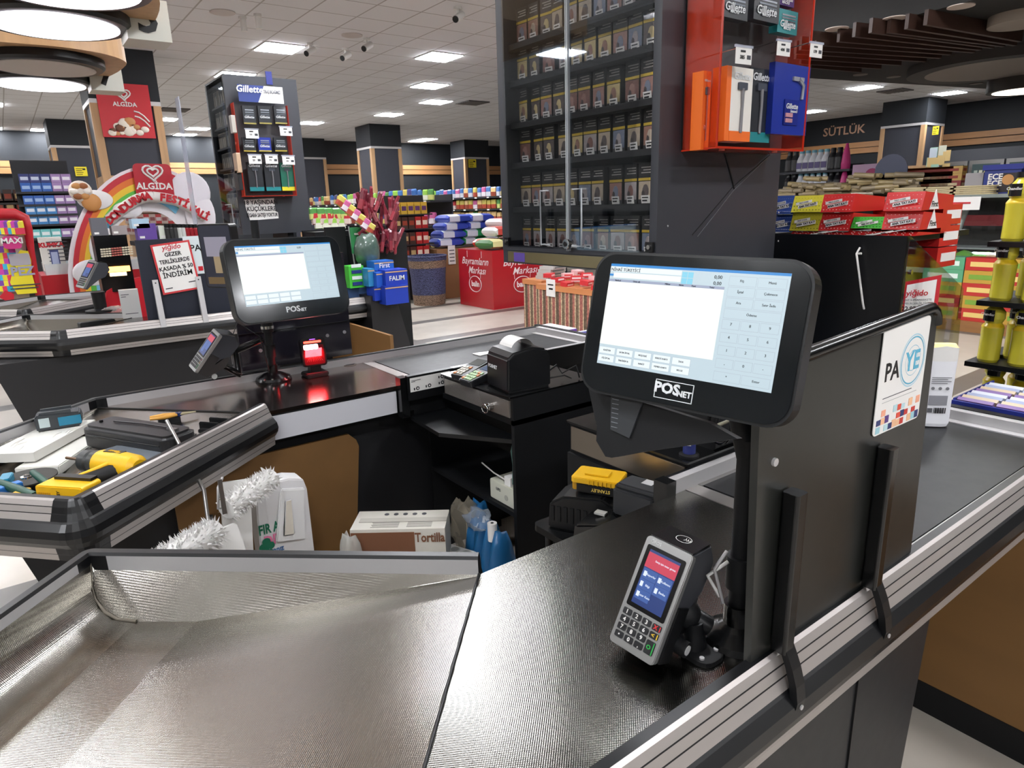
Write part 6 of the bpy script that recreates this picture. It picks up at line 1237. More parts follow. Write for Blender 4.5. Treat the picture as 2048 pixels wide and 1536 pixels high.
# rainbow arch
ya_ = 8.6
t = thing('rainbow_arch', 'rainbow cardboard arch advertising an ice cream festival', 'sign', (1.4, ya_, 0))
def PA_(px, py, y=ya_): q = AX(px, py, 1, y); return (q.x, q.z)
def arcpts(cx, cy, rx, ry, a0, a1, n=28): return [(cx + rx * math.cos(math.radians(a0 + (a1 - a0) * k / n)), cy - ry * math.sin(math.radians(a0 + (a1 - a0) * k / n))) for k in range(n + 1)]
def band(r0, r1, m, a0, a1, dy, nm):
    o = arcpts(296, 540, *r0, a0, a1); i = arcpts(296, 540, *r1, a0, a1); P_ = [PA_(*p) for p in o] ; Q_ = [PA_(*p) for p in i]; mb = MB(); n = len(P_)
    vs = [(x, ya_ - dy, z) for x, z in P_ + Q_] + [(x, ya_ - dy + .01, z) for x, z in P_ + Q_]
    fs = [[k, k + 1, n + k + 1, n + k] for k in range(n - 1)] + [[2 * n + k + 1, 2 * n + k, 3 * n + k, 3 * n + k + 1] for k in range(n - 1)] + [[k + 1, k, 2 * n + k, 2 * n + k + 1] for k in range(n - 1)] + [[n + k, n + k + 1, 3 * n + k + 1, 3 * n + k] for k in range(n - 1)]
    mb.add(vs, fs, m); return mb.build(nm, t)
band((160, 208), (90, 118), mat((236, 232, 236), .5), 38, 205, 0, 'white_backing')
cols_ = [(196, 44, 58), (226, 120, 50), (236, 200, 60), (90, 180, 70), (120, 190, 226)]
for k, c_ in enumerate(cols_): band((150 - k * 11, 202 - k * 13), (139 - k * 11, 189 - k * 13), mat(c_, .5), 55, 200, .012 + .002 * k, 'rainbow_band')
for px, py, rx, ry, c_ in [(215, 500, 36, 50, (238, 236, 240)), (185, 545, 40, 30, (238, 236, 240)), (380, 385, 40, 42, (232, 228, 236)), (400, 430, 30, 50, (236, 232, 238)), (190, 400, 36, 22, (240, 238, 238)), (255, 420, 30, 18, (238, 236, 240))]:
    a = PA_(px, py); s_ = (AX(px + rx, py, 1, ya_).x - a[0]); MB().ball((a[0], ya_ - .02, a[1]), (s_, .02, s_ * ry / rx), mat(c_, .5), 20, 12).build('cream_swirl', t)
# cone
for px, py, r, c_, nm in [(160, 383, 24, (226, 214, 200), 'ice_cream_top'), (182, 405, 20, (200, 140, 80), 'cone')]:
    a = PA_(px, py); s_ = AX(px + r, py, 1, ya_).x - a[0]; m = MB(); m.ball((a[0], ya_ - .05, a[1]), (s_, .03, s_), mat(c_, .6), 18, 10)
    if nm == 'ice_cream_top':
        for k in range(6): aa = k * PI / 3; m.ball((a[0] + .55 * s_ * math.cos(aa), ya_ - .07, a[1] + .55 * s_ * math.sin(aa)), (s_ * .42, .02, s_ * .3), mat([(236, 228, 218), (150, 90, 50), (196, 140, 80)][k % 3], .5), 10, 6)
    m.build(nm, t)
a = PA_(306, 362); fr_ = frame((a[0], ya_ - .05, a[1]), (1, 0, -.02), (0, 0, 1)); MB(fr_).rbox((-.19, -.2, -.02), (.19, .18, 0), mat((180, 30, 46), .4), .05, 2).build('logo_shield', t); heart(fr_ @ Matrix.Translation((0, .09, 0)), .10, WHITE, t, .011); text('ALGİDA', .095, WHITE, fr_ @ Matrix.Translation((0, -.06, 0)), t, .003)
s_ = 'DONDURMA FESTİVALİ'
path = [(217, 440), (226, 432), (236, 424), (246, 416), (256, 409), (267, 402), (279, 397), (292, 394), (304, 394), (321, 396), (333, 398), (344, 400), (356, 404), (367, 409), (379, 416), (390, 423), (400, 430), (408, 434)]
bk = MB()
for k in range(len(path) - 1):
    a, b = PA_(*path[k]), PA_(*path[k + 1]); bk.tube([(a[0], ya_ - .06, a[1]), (b[0], ya_ - .06, b[1])], .058, WHITE, 8)
bk.build('text_backing', t)
for k, ch in enumerate(s_):
    if ch == ' ': continue
    a = PA_(*path[k]); b = PA_(*path[min(k + 1, len(path) - 1)]); c_ = PA_(*path[max(0, k - 1)]); text(ch, .108, RED, frame((a[0], ya_ - .122, a[1]), (b[0] - c_[0], 0, b[1] - c_[1]), (0, 0, 1)), t, .006)
MB().tube([(PA_(415, 420)[0], ya_ + .01, PA_(415, 420)[1]), (PA_(420, 560)[0], ya_ + .01, 0)], .02, ALU).tube([(PA_(165, 500)[0], ya_ + .01, PA_(165, 500)[1]), (PA_(170, 560)[0], ya_ + .01, 0)], .02, ALU).build('stand_leg', t)
# freezer with cartons under the arch
t = thing('chest_freezer', 'red and glass chest freezer under the rainbow arch', 'freezer', (.9, 9.2, 0)); a = AX(82, 552, 1, 8.75); b = AX(240, 580, 1, 8.75); a2 = AX(90, 530, 1, 8.75)
MB().box((a.x, 8.75, 0), (b.x + .9, 9.5, a.z), mat((176, 30, 40), .35)).build('freezer_body', t); MB().box((a.x + .05, 8.78, a.z), (b.x + .85, 9.45, a2.z), mat((210, 216, 216), .15)).build('glass_lid', t)
t = thing('upright_carton', 'white printed carton with red heading standing on the red freezer', 'carton', (.5, 8.8, .9)); a = AX(76, 476, 1, 8.85); b = AX(135, 540, 1, 8.85)
MB().box((a.x, 8.85, b.z), (b.x, 9.1, a.z), mat((222, 220, 212), .5)).build('carton_body', t); cx_ = (a.x + b.x) / 2; text('KUMKA', .065, RED, frame((cx_, 8.848, a.z - .08), (1, 0, 0), (0, 0, 1)), t, .004)
m = MB().box((b.x - .13, 8.845, b.z + .05), (b.x - .05, 8.85, b.z + .22), mat((60, 70, 120), .4)).box((b.x - .12, 8.843, b.z + .06), (b.x - .06, 8.846, b.z + .2), mat((170, 180, 210), .4))
for k in range(6): m.box((a.x + .06, 8.846, b.z + .1 + k * .04), (a.x + .25, 8.85, b.z + .11 + k * .04), GREY)
m.build('printing', t)
# left wall shelves with blue boxes
zs_b = [AX(100, py, 1, 12).z for py in (475, 448, 428, 408, 383)]
t = thing('shelf_unit', 'dark shelf with blue toiletry boxes left of the rainbow arch', 'shelf', (1, 12, 0)); xl, xr = AX(62, 440, 1, 12).x, AX(160, 440, 1, 12).x
MB().box((xl - .1, 12.4, 0), (xr, 12.45, zs_b[-1] + .45), mat((30, 32, 36), .6)).build('back_panel', t)
blp = protos('box', 'toiletry_box', .12, .12, .12, [((40, 90, 170), (150, 180, 220)), ((60, 130, 190), (220, 230, 240)), ((110, 190, 190), (230, 240, 240)), ((150, 120, 170), (230, 225, 235)), ((40, 50, 110), (190, 200, 220))], 'toiletry box')
for r, z_ in enumerate(zs_b):
    MB().box((xl - .1, 11.98, z_ - .03), (xr, 12.4, z_), mat((30, 32, 36), .6)).build('shelf', t)
    x = xl + .02; j = 0
    while x < xr - .05:
        lf = x < (xl + xr) / 2 + .02; k = ([2, 1, 1, 0, 0] if lf else [3, 3, 3, 3, 3])[r]
        for st in range(1 if r != 4 else 2):
            put(blp[4 if (r == 4 and st == 1 and lf) else k], Matrix.Translation((x, 12.07, z_ + st * .122)) , '%s toiletry box, column %s, on the %s shelf left of the arch' % (['aqua', 'light blue', 'light blue', 'blue', 'blue'][r] if lf else 'lilac', ORD[min(j, 19)], ORD[4 - r]), 'toiletry boxes on the left shelf')
        x += .125; j += 1
# goods on low shelves far left
t = thing('shelf_unit', 'dark shelf with cans at the left frame edge', 'shelf', (0, 13, 0)); a = AX(-60, 420, 1, 13); b = AX(58, 420, 1, 13); MB().box((a.x, 13.2, 0), (b.x, 13.25, AX(30, 385, 1, 13).z), mat((40, 34, 32), .6)).build('back_panel', t)
for r in range(5):
    z_ = AX(30, 405 + 22 * r, 1, 13).z; MB().box((a.x, 12.98, z_ - .03), (b.x, 13.2, z_), mat((50, 46, 44), .6)).build('shelf', t); x = a.x + .1
    while x < b.x - .05: put(cofP[int(x * 7 + r) % 2], Matrix.Translation((x, 13.04, z_)), 'dark pack on the %s shelf at the left frame edge' % ORD[r], 'dark packs far left'); x += .13
# candy display with yellow shaped sign
t = thing('candy_display', 'candy display with red curved frame and yellow shaped card at the left edge', 'display', (0, 7.9, 0)); yc = 7.9
def P3(px, py, y): q = AX(px, py, 1, y); return (q.x, q.y, q.z)
MB().tube([P3(-20, 428, yc), P3(30, 428, yc), P3(48, 436, yc), P3(56, 460, yc), P3(62, 500, yc), P3(72, 560, yc), P3(78, 590, yc)], [.05, .05, .05, .04, .03, .03, .03], RED, 8).build('curved_frame', t, label='red curved frame')
MB().prism([PA_(-30, 436, yc), PA_(48, 440, yc), PA_(60, 600, yc), PA_(-30, 600, yc)], yc + .05, yc + .08, mat((215, 205, 192), .5), 1).build('panel', t)
a = PA_(38, 555, yc); MB().prism([PA_(40, 500, yc), PA_(56, 502, yc), PA_(62, 520, yc), PA_(63, 545, yc), PA_(74, 585, yc), PA_(35, 588, yc), PA_(20, 565, yc), PA_(24, 545, yc), PA_(32, 535, yc), PA_(28, 518, yc)], yc - .05, yc - .02, mat((226, 208, 40), .5), 1).build('yellow_card', t)
F = frame(P3(45, 543, yc - .055), (1, 0, 0), (0, 0, 1)); text('PEZ', .11, mat((150, 150, 170), .5), F, t, .004); MB(F).box((-.12, -.13, 0), (.12, -.12, .002), GREY).box((-.12, -.16, 0), (.1, -.15, .002), GREY).prism([(-.22, -.22), (-.12, -.30), (-.10, -.2), (-.16, -.16)], 0, .004, RED).build('card_printing', t)
MB(frame(P3(40, 520, yc - .05), (1, 0, 0), (0, 0, 1))).rbox((-.08, -.05, 0), (.08, .06, .004), mat((170, 165, 170), .5), .02, 2).build('silver_emblem', t)
MB().rbox((P3(5, 485, yc)[0], yc - .15, P3(20, 497, yc)[2]), (P3(42, 485, yc)[0], yc, P3(20, 472, yc)[2]), mat((196, 50, 120), .4), .03, 1).build('pink_box', t); text('MAXI', .07, WHITE, frame(P3(24, 482, yc - .155), (1, 0, 0), (0, 0, 1)), t, .002)
swp = protos('bag', 'candy_bag', .1, .04, .13, [((200, 60, 160), (60, 180, 210)), ((120, 60, 160), (230, 220, 60)), ((230, 215, 60), (220, 60, 90))], 'candy bag')
for k in range(6): q = P3(4 + k * 7, 470, yc); put(swp[k % 3], Matrix.Translation((q[0], yc - .08, q[2])), 'bright candy bag, %s in the row above the pink box' % ORD[k], 'candy bags on the candy display')
for r in range(4):
    for k in range(4): q = P3(-4 + k * 9, 518 + r * 22, yc); put(swp[(k + r) % 3], Matrix.Translation((q[0], yc - .02, q[2])) @ Matrix.Scale(.9, 4), 'candy bag, %s along, on the %s hook row of the candy display' % (ORD[k], ORD[r]), 'candy bags on the candy display')
# product panels behind the arch
t = thing('hanging_rack', 'beige rack with small hanging packets inside the arch', 'rack', (1.8, 9.3, 0)); a = AX(248, 405, 1, 9.3); b = AX(400, 470, 1, 9.3); MB().box((a.x, 9.3, b.z - .5), (b.x, 9.33, a.z), mat((170, 140, 110), .6)).build('back_panel', t)
hp = protos('box', 'hanging_packet', .07, .02, .11, [((200, 180, 170), (150, 90, 90)), ((190, 60, 60), (230, 220, 220))], 'packet')
for r in range(3):
    for k in range(11): q = AX(258 + k * 12, 425 + r * 22, 1, 9.28); put(hp[(k * r) % 2], Matrix.Translation((q.x, 9.27, q.z)), 'small hanging packet, %s along, on the %s row inside the arch' % (ORD[k], ORD[r]), 'hanging packets inside the arch')
# clear acrylic sheet behind the left lane
q = AX(362, 230, 1, 6.6); q2 = AX(372, 330, 1, 6.6)
t = thing('clear_sheet', 'clear acrylic sheet edge left of the smaller cabinet', 'sheet', q); MB().box((q.x, 6.6, .9), (q.x + .006, 6.75, q.z + .15), clear((220, 225, 240), .3, .05)).build('sheet_edge', t)
# gum display beyond the third/fourth lanes
t = thing('gum_stand', 'slanted black stand holding stacked gum cartons', 'stand', (2.45, 4.7, 0)); yg = 4.78
a, b, c_, d_ = AX(745, 592, 1, yg), AX(790, 588, 1, yg), AX(832, 692, 1, yg), AX(772, 700, 1, yg)
MB().prism([(a.x - .02, a.z), (b.x, b.z), (b.x + .22, 0), (a.x - .02, 0)], yg, yg + .45, mat((30, 30, 33), .45), 1).build('stand_body', t)
gmP = [mat((30, 60, 170), .35), mat((40, 90, 190), .35)]
def gum(px0, py0, px1, py1, y, lb, m, txt=None, d=.14):
    t, a, b = bx('gum_carton', lb, 'carton', px0, py0, px1, py1, y, d, m, 'gum cartons on the slanted stand', 'carton'); MB().box((a.x, y - .003, a.z - .02), (b.x, y - .001, a.z - .012), mat((200, 160, 110), .4)).build('gold_line', t)
    if txt: text(txt, .05, GW, frame(((a.x + b.x) / 2, y - .004, (a.z + b.z) / 2), (1, 0, 0), (0, 0, 1)), t, .001)
gum(770, 573, 818, 605, yg - .12, 'blue gum carton at the bottom right of the stack', gmP[0]); gum(770, 541, 816, 571, yg - .10, 'blue gum carton with white lettering at the top right of the stack', gmP[0], 'FALIM')
gum(752, 545, 769, 574, yg - .05, 'blue gum carton just left of the lettered one', gmP[1]); gum(735, 538, 751, 572, yg, 'light blue gum carton at the left of the stack', mat((50, 130, 180), .35)); gum(748, 575, 768, 600, yg - .04, 'blue gum carton at the bottom left of the stack', gmP[0]); gum(748, 523, 788, 539, yg + .02, 'first-named oval gum tin on top of the stack', mat((40, 100, 180), .3), 'First')
t, a, b = bx('gum_tray', 'green gum display tray left of the blue cartons', 'tray', 697, 533, 730, 574, yg + .1, .14, mat((70, 190, 60), .4), part='tray_body')
for k in range(4): MB().box((a.x + .02, yg + .093, b.z + .02 + k * .045), (b.x - .02, yg + .099, b.z + .045 + k * .045), mat([(30, 50, 120), (225, 235, 230)][k % 2], .4)).build('gum_row', t)
t, a, b = bx('green_card', 'green backing card above the clear packets', 'card', 700, 455, 740, 505, yg + .35, .01, mat((70, 160, 100), .4), part='card_sheet'); MB().box((a.x + .03, yg + .345, a.z - .06), (a.x + .15, yg + .349, a.z - .045), WHITE).lathe([(.05, -.004), (.05, 0)], (b.x - .06, yg + .35, a.z - .06), mat((30, 110, 60), .4), 20, 1).build('card_printing', t)
q = AX(734, 500, 1, yg + .2); t = thing('clear_pouch', 'clear pouch full of dark sweets beside the green card', 'pouch', q); blob(MB(), q, (.11, .06, .13), mat((70, 90, 80), .3, var=.5, scale=160, coat=.6), .12, 14, 9, 12).build('pouch_body', t)
rr = random.Random(4); g3 = 'red twist packets hanging in bunches'
tw = protos('bag', 'twist_packet', .03, .02, .17, [((122, 28, 46), (160, 90, 96)), ((100, 24, 40), (140, 44, 56))], 'sweet packet')
for k in range(85):
    px = 718 + rr.random() * 66; py = 415 + rr.random() * 100; py += max(0, (px - 740) * .15); px += (py - 430) * .12
    q = AX(px, py, 1, yg + .25 + rr.random() * .15); put(tw[k % 2], Matrix.Translation(q) @ Matrix.Rotation(rr.uniform(-.6, .6), 4, 'Y') @ Matrix.Rotation(rr.uniform(-1, 1), 4, 'Z'), 'dark red twist packet hanging above the blue gum cartons', g3)
for k in range(7): q = AX(676 + k * 10, 412 + k * 9, 1, yg + .2); put(bagsP[4 if k % 2 else 3], Matrix.Translation(q) @ Matrix.Rotation(.6, 4, 'Y') @ Matrix.Scale(.42, 4), 'pink and yellow packet, %s down the slanting row above the green card' % ORD[k], 'pink and yellow slanting packets')
t = thing('wire_stand', 'dark upright rack behind the gum cartons', 'rack', (2.45, 5.2, 0)); a = AX(650, 455, 1, 5.2); b = AX(700, 560, 1, 5.2); MB().box((a.x, 5.2, 0), (b.x, 5.23, a.z), BLKM).tube([(b.x + .02, 5.18, a.z), (b.x + .06, 5.18, .9)], .006, ALU).box((b.x, 5.22, 0), (b.x + .55, 5.235, 1.35), BLKM).build('rack_body', t)
for k in range(14): q = AX(628 + k * 5, 440 + (k % 3) * 9, 1, 5.6); put(bagsP[[1, 0, 6][k % 3]], Matrix.Translation(q) @ Matrix.Rotation(rr.uniform(-.3, .3), 4, 'Z') @ Matrix.Scale(.5, 4), 'small wrapped packet right of the smaller cabinet foot, %s along' % ORD[k], 'small packets by the smaller cabinet foot')
t = thing('packet_shelf', 'dark ledge under the small packets by the smaller cabinet', 'shelf', (2.4, 5.6, 0)); a = AX(620, 462, 1, 5.6); b = AX(705, 462, 1, 5.6); MB().box((a.x, 5.5, a.z - .05), (b.x, 5.8, a.z - .01), BLKM).box((a.x, 5.78, 0), (b.x, 5.8, a.z), BLKM).build('ledge', t)
t, a, b = bx('sweets_box', 'small white and pink box row on the third belt end', 'box', 688, 562, 762, 590, 4.98, .2, mat((90, 120, 170), .4), part='box_body')
# ---------------------------------------------------------------- right side
xd = 2.40; za_ = AX(1700, 470, 0, xd).z
t = thing('product_stand', 'black product stand with clear side behind the near partition board', 'stand', (xd + .3, 1.3, 0)); ya1, ya2 = AX(1815, 470, 0, xd).y, 1.62
MB().box((xd, ya1, 0), (xd + .02, ya2, za_), mat((14, 16, 20), .3)).box((xd + .02, ya2 - .02, 0), (xd + .55, ya2, za_), BLKM).box((xd + .02, ya1 + .0, 0), (xd + .55, ya2, .75), BLKM).box((xd + .02, ya1, za_ - .02), (xd + .5, ya2, za_ - .0), BLKM).build('stand_body', t)
MB().prism([(xd + .0, .75), (xd + .55, .75), (xd + .50, za_ - .22), (xd, za_)], ya1 - .01, ya1 - .004, clear((170, 175, 180), .09, .05), 1).build('clear_side', t, label='clear plastic side')
for z_ in (za_ - .12, za_ - .16): MB().lathe([(.008, -.006), (.008, 0)], (xd + .03 + (.16 if z_ < za_ - .13 else 0), ya1 - .01, z_), CHROME, 12, 1).build('side_stud', t)
w0, w1 = AX(1720, 495, 0, xd - .01), AX(1728, 618, 0, xd - .01); MB().tube([w0 + Vector((0, 0, .0)), w0 + Vector((-.012, .004, -.02)), w1 + Vector((-.012, 0, .02)), w1], .0035, WHITE, 6).tube([w0 + Vector((-.005, -.01, -.02)), w0 + Vector((-.005, .008, -.022))], .004, WHITE, 6).build('white_hook', t, label='thin white hook rod')
# chocolate boxes on the stand
def chocbox(px0, py0, px1, py1, col, stripe, lb, depth=.24, x=None):
    x = x or xd + .01; a = AX(px0, py0, 0, x); b = AX(px1, py1, 0, x); t = thing('chocolate_carton', lb, 'carton', (x, a.y, b.z), group='chocolate cartons on the black stand')
    M1 = mat(col, .4); m = MB(); y0, y1, z0, z1 = b.y, a.y, b.z, a.z
    m.prism([(x, z0), (x + depth, z0), (x + depth, z1 - .015), (x + .02, z1)], y0, y1, M1, 1)
    for i in range(9):
        for j in range(4): m.box((x - .001 + (.02 * (j + .5) / 4), y0 + (y1 - y0) * (i + .5 + .3 * (j % 2)) / 9.6, z0 + (z1 - z0) * (j + .5) / 4.4), (x + .001 + .02 * (j + .5) / 4, y0 + (y1 - y0) * (i + .5 + .3 * (j % 2)) / 9.6 + .003, z0 + (z1 - z0) * (j + .5) / 4.4 + .003), mat(stripe, .4))
    m.build('carton', t); F = frame((x - .0005, (y0 + y1) / 2, (z0 + z1) / 2), (0, -1, .18), (.18, 0, 1)); h_ = z1 - z0; w_ = y1 - y0
    MB(F).box((-w_ * .33, h_ * .02, .0), (w_ * .2, h_ * .18, .002), PAPER).box((-w_ * .26, -h_ * .22, 0), (w_ * .38, -h_ * .02, .002), PAPER).build('title_band', t); text('ANA TAT KAT!', h_ * .17, BLK, F @ Matrix.Translation((w_ * .06, -h_ * .12, .0015)), t, .0003); text('FIRST CODE', h_ * .11, BLK, F @ Matrix.Translation((-w_ * .06, h_ * .10, .0015)), t); return t, y0, z0, z1
RD_, YL_, GN_, BL_ = (196, 36, 36), (196, 186, 50), (60, 160, 50), (30, 60, 130)
allc = [(1548, 392, 1581, 428, BL_, (200, 200, 220), 'upper blue carton behind the cabinet edge'), (1548, 430, 1578, 464, BL_, (200, 200, 220), 'lower blue carton behind the cabinet edge'), (1584, 392, 1641, 424, YL_, (90, 110, 30), 'upper yellow carton left of the red ones'), (1581, 426, 1637, 462, YL_, (90, 110, 30), 'lower yellow carton left of the red ones'),
        (1643, 389, 1702, 424, RD_, (235, 200, 190), 'upper red carton next to the yellow ones'), (1639, 426, 1698, 462, RD_, (235, 200, 190), 'lower red carton next to the yellow ones'), (1703, 434, 1763, 457, GN_, (30, 90, 30), 'green zigzag carton between the red ones'), (1770, 385, 1842, 421, RD_, (235, 200, 190), 'topmost red carton at the right end'), (1766, 424, 1838, 460, RD_, (235, 200, 190), 'lower red carton at the right end'), (1580, 463, 1690, 472, RD_, (235, 200, 190), 'flat red carton lowest on the left'), (1692, 462, 1830, 472, RD_, (235, 200, 190), 'flat red carton lowest on the right')]
for a in allc:
    t, y0, z0, z1 = chocbox(*a)
    if 'right end' in a[6]: F = frame((xd + .10, y0 - .001, (z0 + z1) / 2), (1, 0, 0), (0, 0, 1)); MB(F).prism([(-.035, -.028), (.035, -.028), (0, .035)], 0, .002, PAPER).build('side_emblem', t); text('First', .026, BLK, F @ Matrix.Translation((0, -.012, .001)), t, .0006)
for k in range(3):
    z1 = za_ + .115 - k * .075 - .03; x = xd + .25; t = thing('chocolate_carton', 'red carton, %s down in the pile behind the right end cartons' % ORD[k], 'carton', (x, ya1, z1)); MB().box((x, ya1 + .0, z1 - .06), (x + .16, ya1 + .24, z1 + .01), mat(RD_, .4)).box((x + .03, ya1 - .002, z1 - .04), (x + .15, ya1, z1 - .01), PAPER).build('carton', t)
# curved price sign
t = thing('price_sign', 'curved white price sign with red border on the black stand corner', 'sign', (xd, ya1, 1.2)); a, b, c_, d_ = AX(1814, 563, 0, xd - .02), AX(1888, 538, 0, xd - .02), AX(1860, 634, 0, xd - .02), AX(1822, 652, 0, xd - .02)
m = MB(); n = 8
def curve(k, s0, s1, zlo, zhi, dx): u = s0 + (s1 - s0) * k / n; y = a.y + (b.y - a.y) * u; return (xd - .03 + .03 * math.sin(PI * u) * -1 - dx, y, zlo + (zhi - zlo) * 0), (xd - .03 - .03 * math.sin(PI * u) - dx, y, zhi + .03 * u)
for mm, s0, s1, zl, zh, dx in ((RED, 0, 1, 1.12, a.z, 0), (PAPER, .1, .92, 1.13, a.z - .012, .0015)):
    for k in range(n):
        p0, p1 = curve(k, s0, s1, zl, zh, dx); q0, q1 = curve(k + 1, s0, s1, zl, zh, dx); m.add([p0, q0, q1, p1], [[0, 1, 2, 3]], mm)
m.build('sheet', t); F = frame(((xd - .064), (a.y + b.y) / 2, a.z - .03), (0, -1, .12), (0, 0, 1))
text('yiğido', .026, RED, F, t, .0005, shear=.2); text('KENT SÜPERMARKETE', .009, GREY, F @ Matrix.Translation((0, -.022, 0)), t); text('HAMBURGERLİK TİCKER', .009, GREY, F @ Matrix.Translation((0, -.033, 0)), t); text('22.95', .02, BLK, F @ Matrix.Translation((-.024, -.050, 0)), t, .0004); text('19.95', .02, BLK, F @ Matrix.Translation((.024, -.046, 0)), t, .0004); MB(F).tube([(-.045, -.057, .002), (-.005, -.042, .002)], .0007, BLK, 4).build('strike_line', t)
# shampoo bottle on the belt
q = Z(1868, 850, .856); t = thing('shampoo_bottle', 'white shampoo bottle with yellow cap top standing on the near belt', 'bottle', (q.x, q.y, .856)); F = Matrix.Translation((q.x - .0, q.y + .005, .856)) @ Matrix.Rotation(-PI / 2 + .75, 4, 'Z')
mb = MB(F); pr = [(0, .9), (.01, 1), (.12, .98), (.21, 1.0), (.222, .96)]; n = 24; rings = []
for z_, k in pr: rings.append([(.042 * k * math.copysign(abs(math.cos(2 * PI * j / n)) ** .7, math.cos(2 * PI * j / n)), .022 * k * math.copysign(abs(math.sin(2 * PI * j / n)) ** .7, math.sin(2 * PI * j / n)), z_) for j in range(n)])
for r0, r1 in zip(rings, rings[1:]): mb.add(r0 + r1, [[j, (j + 1) % n, n + (j + 1) % n, n + j] for j in range(n)], mat((236, 236, 240), .3), True)
mb.add(rings[0], [list(range(n))[::-1]], WHITE); mb.add(rings[-1], [list(range(n))], WHITE); mb.build('bottle_body', t)
mb = MB(F); r0 = [(x * 1.01, y * 1.01, .205) for x, y, z_ in rings[3]]; r1 = [(x, y, .252 - .008 * abs(x) / .042) for x, y, z_ in rings[3]]; r2 = [(x * .8, y * .6, .256) for x, y, z_ in rings[3]]
for a_, b_, mm in ((r0, r1, WHITE), (r1, r2, mat((226, 208, 150), .4))): mb.add(a_ + b_, [[j, (j + 1) % n, n + (j + 1) % n, n + j] for j in range(n)], mm, True)
mb.add(r2, [list(range(n))], mat((226, 208, 150), .4)); mb.build('cap', t)
m = MB(F @ frame((0, -.0235, .1), (1, 0, 0), (0, 0, 1))); G_ = mat((120, 120, 124), .5)
for k in range(4): m.box((-.028, .055 - k * .006, 0), (.026 - .01 * (k % 2), .057 - k * .006, .0006), G_)
m.box((-.03, -.03, 0), (.022, .0, .0005), mat((140, 140, 146), .5)); 
for k in range(10): m.box((-.012 + k * .0034, -.056, 0), (-.0105 + k * .0034 + .001 * (k % 2), -.038, .0006), BLK)
for k in range(3): m.lathe([(.005, 0), (.005, .0008)], (-.022 + k * .02, .022, 0), G_, 12)
m.box((-.03, -.054, 0), (-.016, -.040, .0006), mat((90, 90, 94), .5)); m.build('back_label', t, label='grey printed back label with barcode')
# wafer trays at the belt end
for i, (y0, y1, col, lb) in enumerate([(.60, .83, (34, 46, 130), 'dark blue tray of purple wafers beyond the near belt end'), (.36, .59, (40, 110, 180), 'light blue tray of white wafers at the right frame edge')]):
    t = thing('wafer_tray', lb, 'tray', (2.5, y0, .80)); M1 = mat(col, .4); MB().box((2.38, y0, .80), (2.39, y1, .895), M1).box((2.39, y0, .80), (2.72, y1, .81), M1).box((2.39, y0, .81), (2.72, y0 + .006, .90), M1).box((2.39, y1 - .006, .81), (2.72, y1, .90), M1).build('tray_body', t)
    m = MB()
    for k in range(3): m.box((2.378, y0 + .02 + k * .07, .83), (2.38, y0 + .06 + k * .07, .87), mat((205, 210, 225), .4))
    m.build('tray_print', t)
    for k in range(16): w_ = MB(Matrix.Translation((2.42 + (k % 8) * .037, (y0 + y1) / 2 + (.055 if k < 8 else -.055), .855)) @ Matrix.Rotation(-.5, 4, 'Y')).box((-.003, -.05, -.04), (.012, .05, .05), mat([(120, 90, 150), (200, 180, 150), (150, 160, 190), (200, 205, 215)][(k + i * 2) % 4], .35, coat=.4)).build('wafer_bar', label='wrapped wafer bar in the %s' % lb.split(' of ')[0], cat='wafer bar', group='wafer bars in the belt end trays')
t = thing('end_shelf', 'black ledge carrying the wafer trays beyond the near belt', 'shelf', (2.55, .6, 0)); MB().box((2.37, .10, .77), (2.75, .90, .798), BLK).box((2.40, .12, 0), (2.43, .88, .77), BLKM).build('ledge', t)
# lemon juice rack
LJ = mat((208, 196, 60), .25, coat=.4); 
lp = thing('juice_bottle', 'x', 'juice bottle', (0, 0, 0))
MB().lathe([(.036, 0), (.042, .012), (.041, .10), (.043, .155), (.042, .16), (.032, .175), (.041, .195), (.040, .225), (.020, .25), (.016, .262)], (0, 0, 0), LJ, 18, mats=[LJ, LJ, LJ, mat((216, 184, 30), .3), mat((216, 184, 30), .3), LJ, LJ, LJ, LJ]).build('bottle_body', lp, local=True)
MB().lathe([(.021, .26), (.021, .282)], (0, 0, 0), BLK, 14).build('cap', lp, local=True)
m = MB(); 
for a0 in (PI,): m.add([(.0435 * math.cos(a0 + a), .0435 * math.sin(a0 + a), z_) for a in (-.6, -.3, 0, .3, .6) for z_ in (.185, .235)], [[2 * k, 2 * k + 2, 2 * k + 3, 2 * k + 1] for k in range(4)], BLK)
m.build('neck_label', lp, local=True); text('Chandler', .016, WHITE, frame((-.0445, 0, .215), (0, -1, 0), (0, 0, 1)), lp, .0003, local=True)
ljused = False
xs = 3.1
t = thing('bottle_rack', 'black tiered rack with red posts holding yellow juice bottles', 'rack', (3.3, .7, 0))
tiers = []
for (px, py, n_) in ((2024, 482, 3), (2000, 600, 4), (1975, 722, 4), (1958, 835, 5)):
    q = AX(px, py, 0, xs); tiers.append((q.y, q.z, n_))
for i, (y, z_, n_) in enumerate(tiers):
    if i < 3: MB().box((xs - .06, y - .95, z_ - .02), (xs + .34, y + .06, z_), BLK).build('shelf', t)
    for r in range(2):
        for k in range(n_):
            M_ = Matrix.Translation((xs + r * .12 + (0 if i < 3 else .1), y - k * .105 - .05 * r, z_)) @ Matrix.Rotation(rr.uniform(-.3, .3), 4, 'Z') @ Matrix.Scale(.9, 4)
            lb = 'yellow lemon juice bottle, %s from the left in the %s row of the %s tier' % (ORD[k], ['front', 'back'][r], ['top', 'second', 'third', 'lowest'][i])
            if not ljused: lp.matrix_basis = M_; lp['label'] = lb; lp['group'] = 'yellow juice bottles on the rack'; ljused = True
            else: clone(lp, M_, lb, 'yellow juice bottles on the rack')
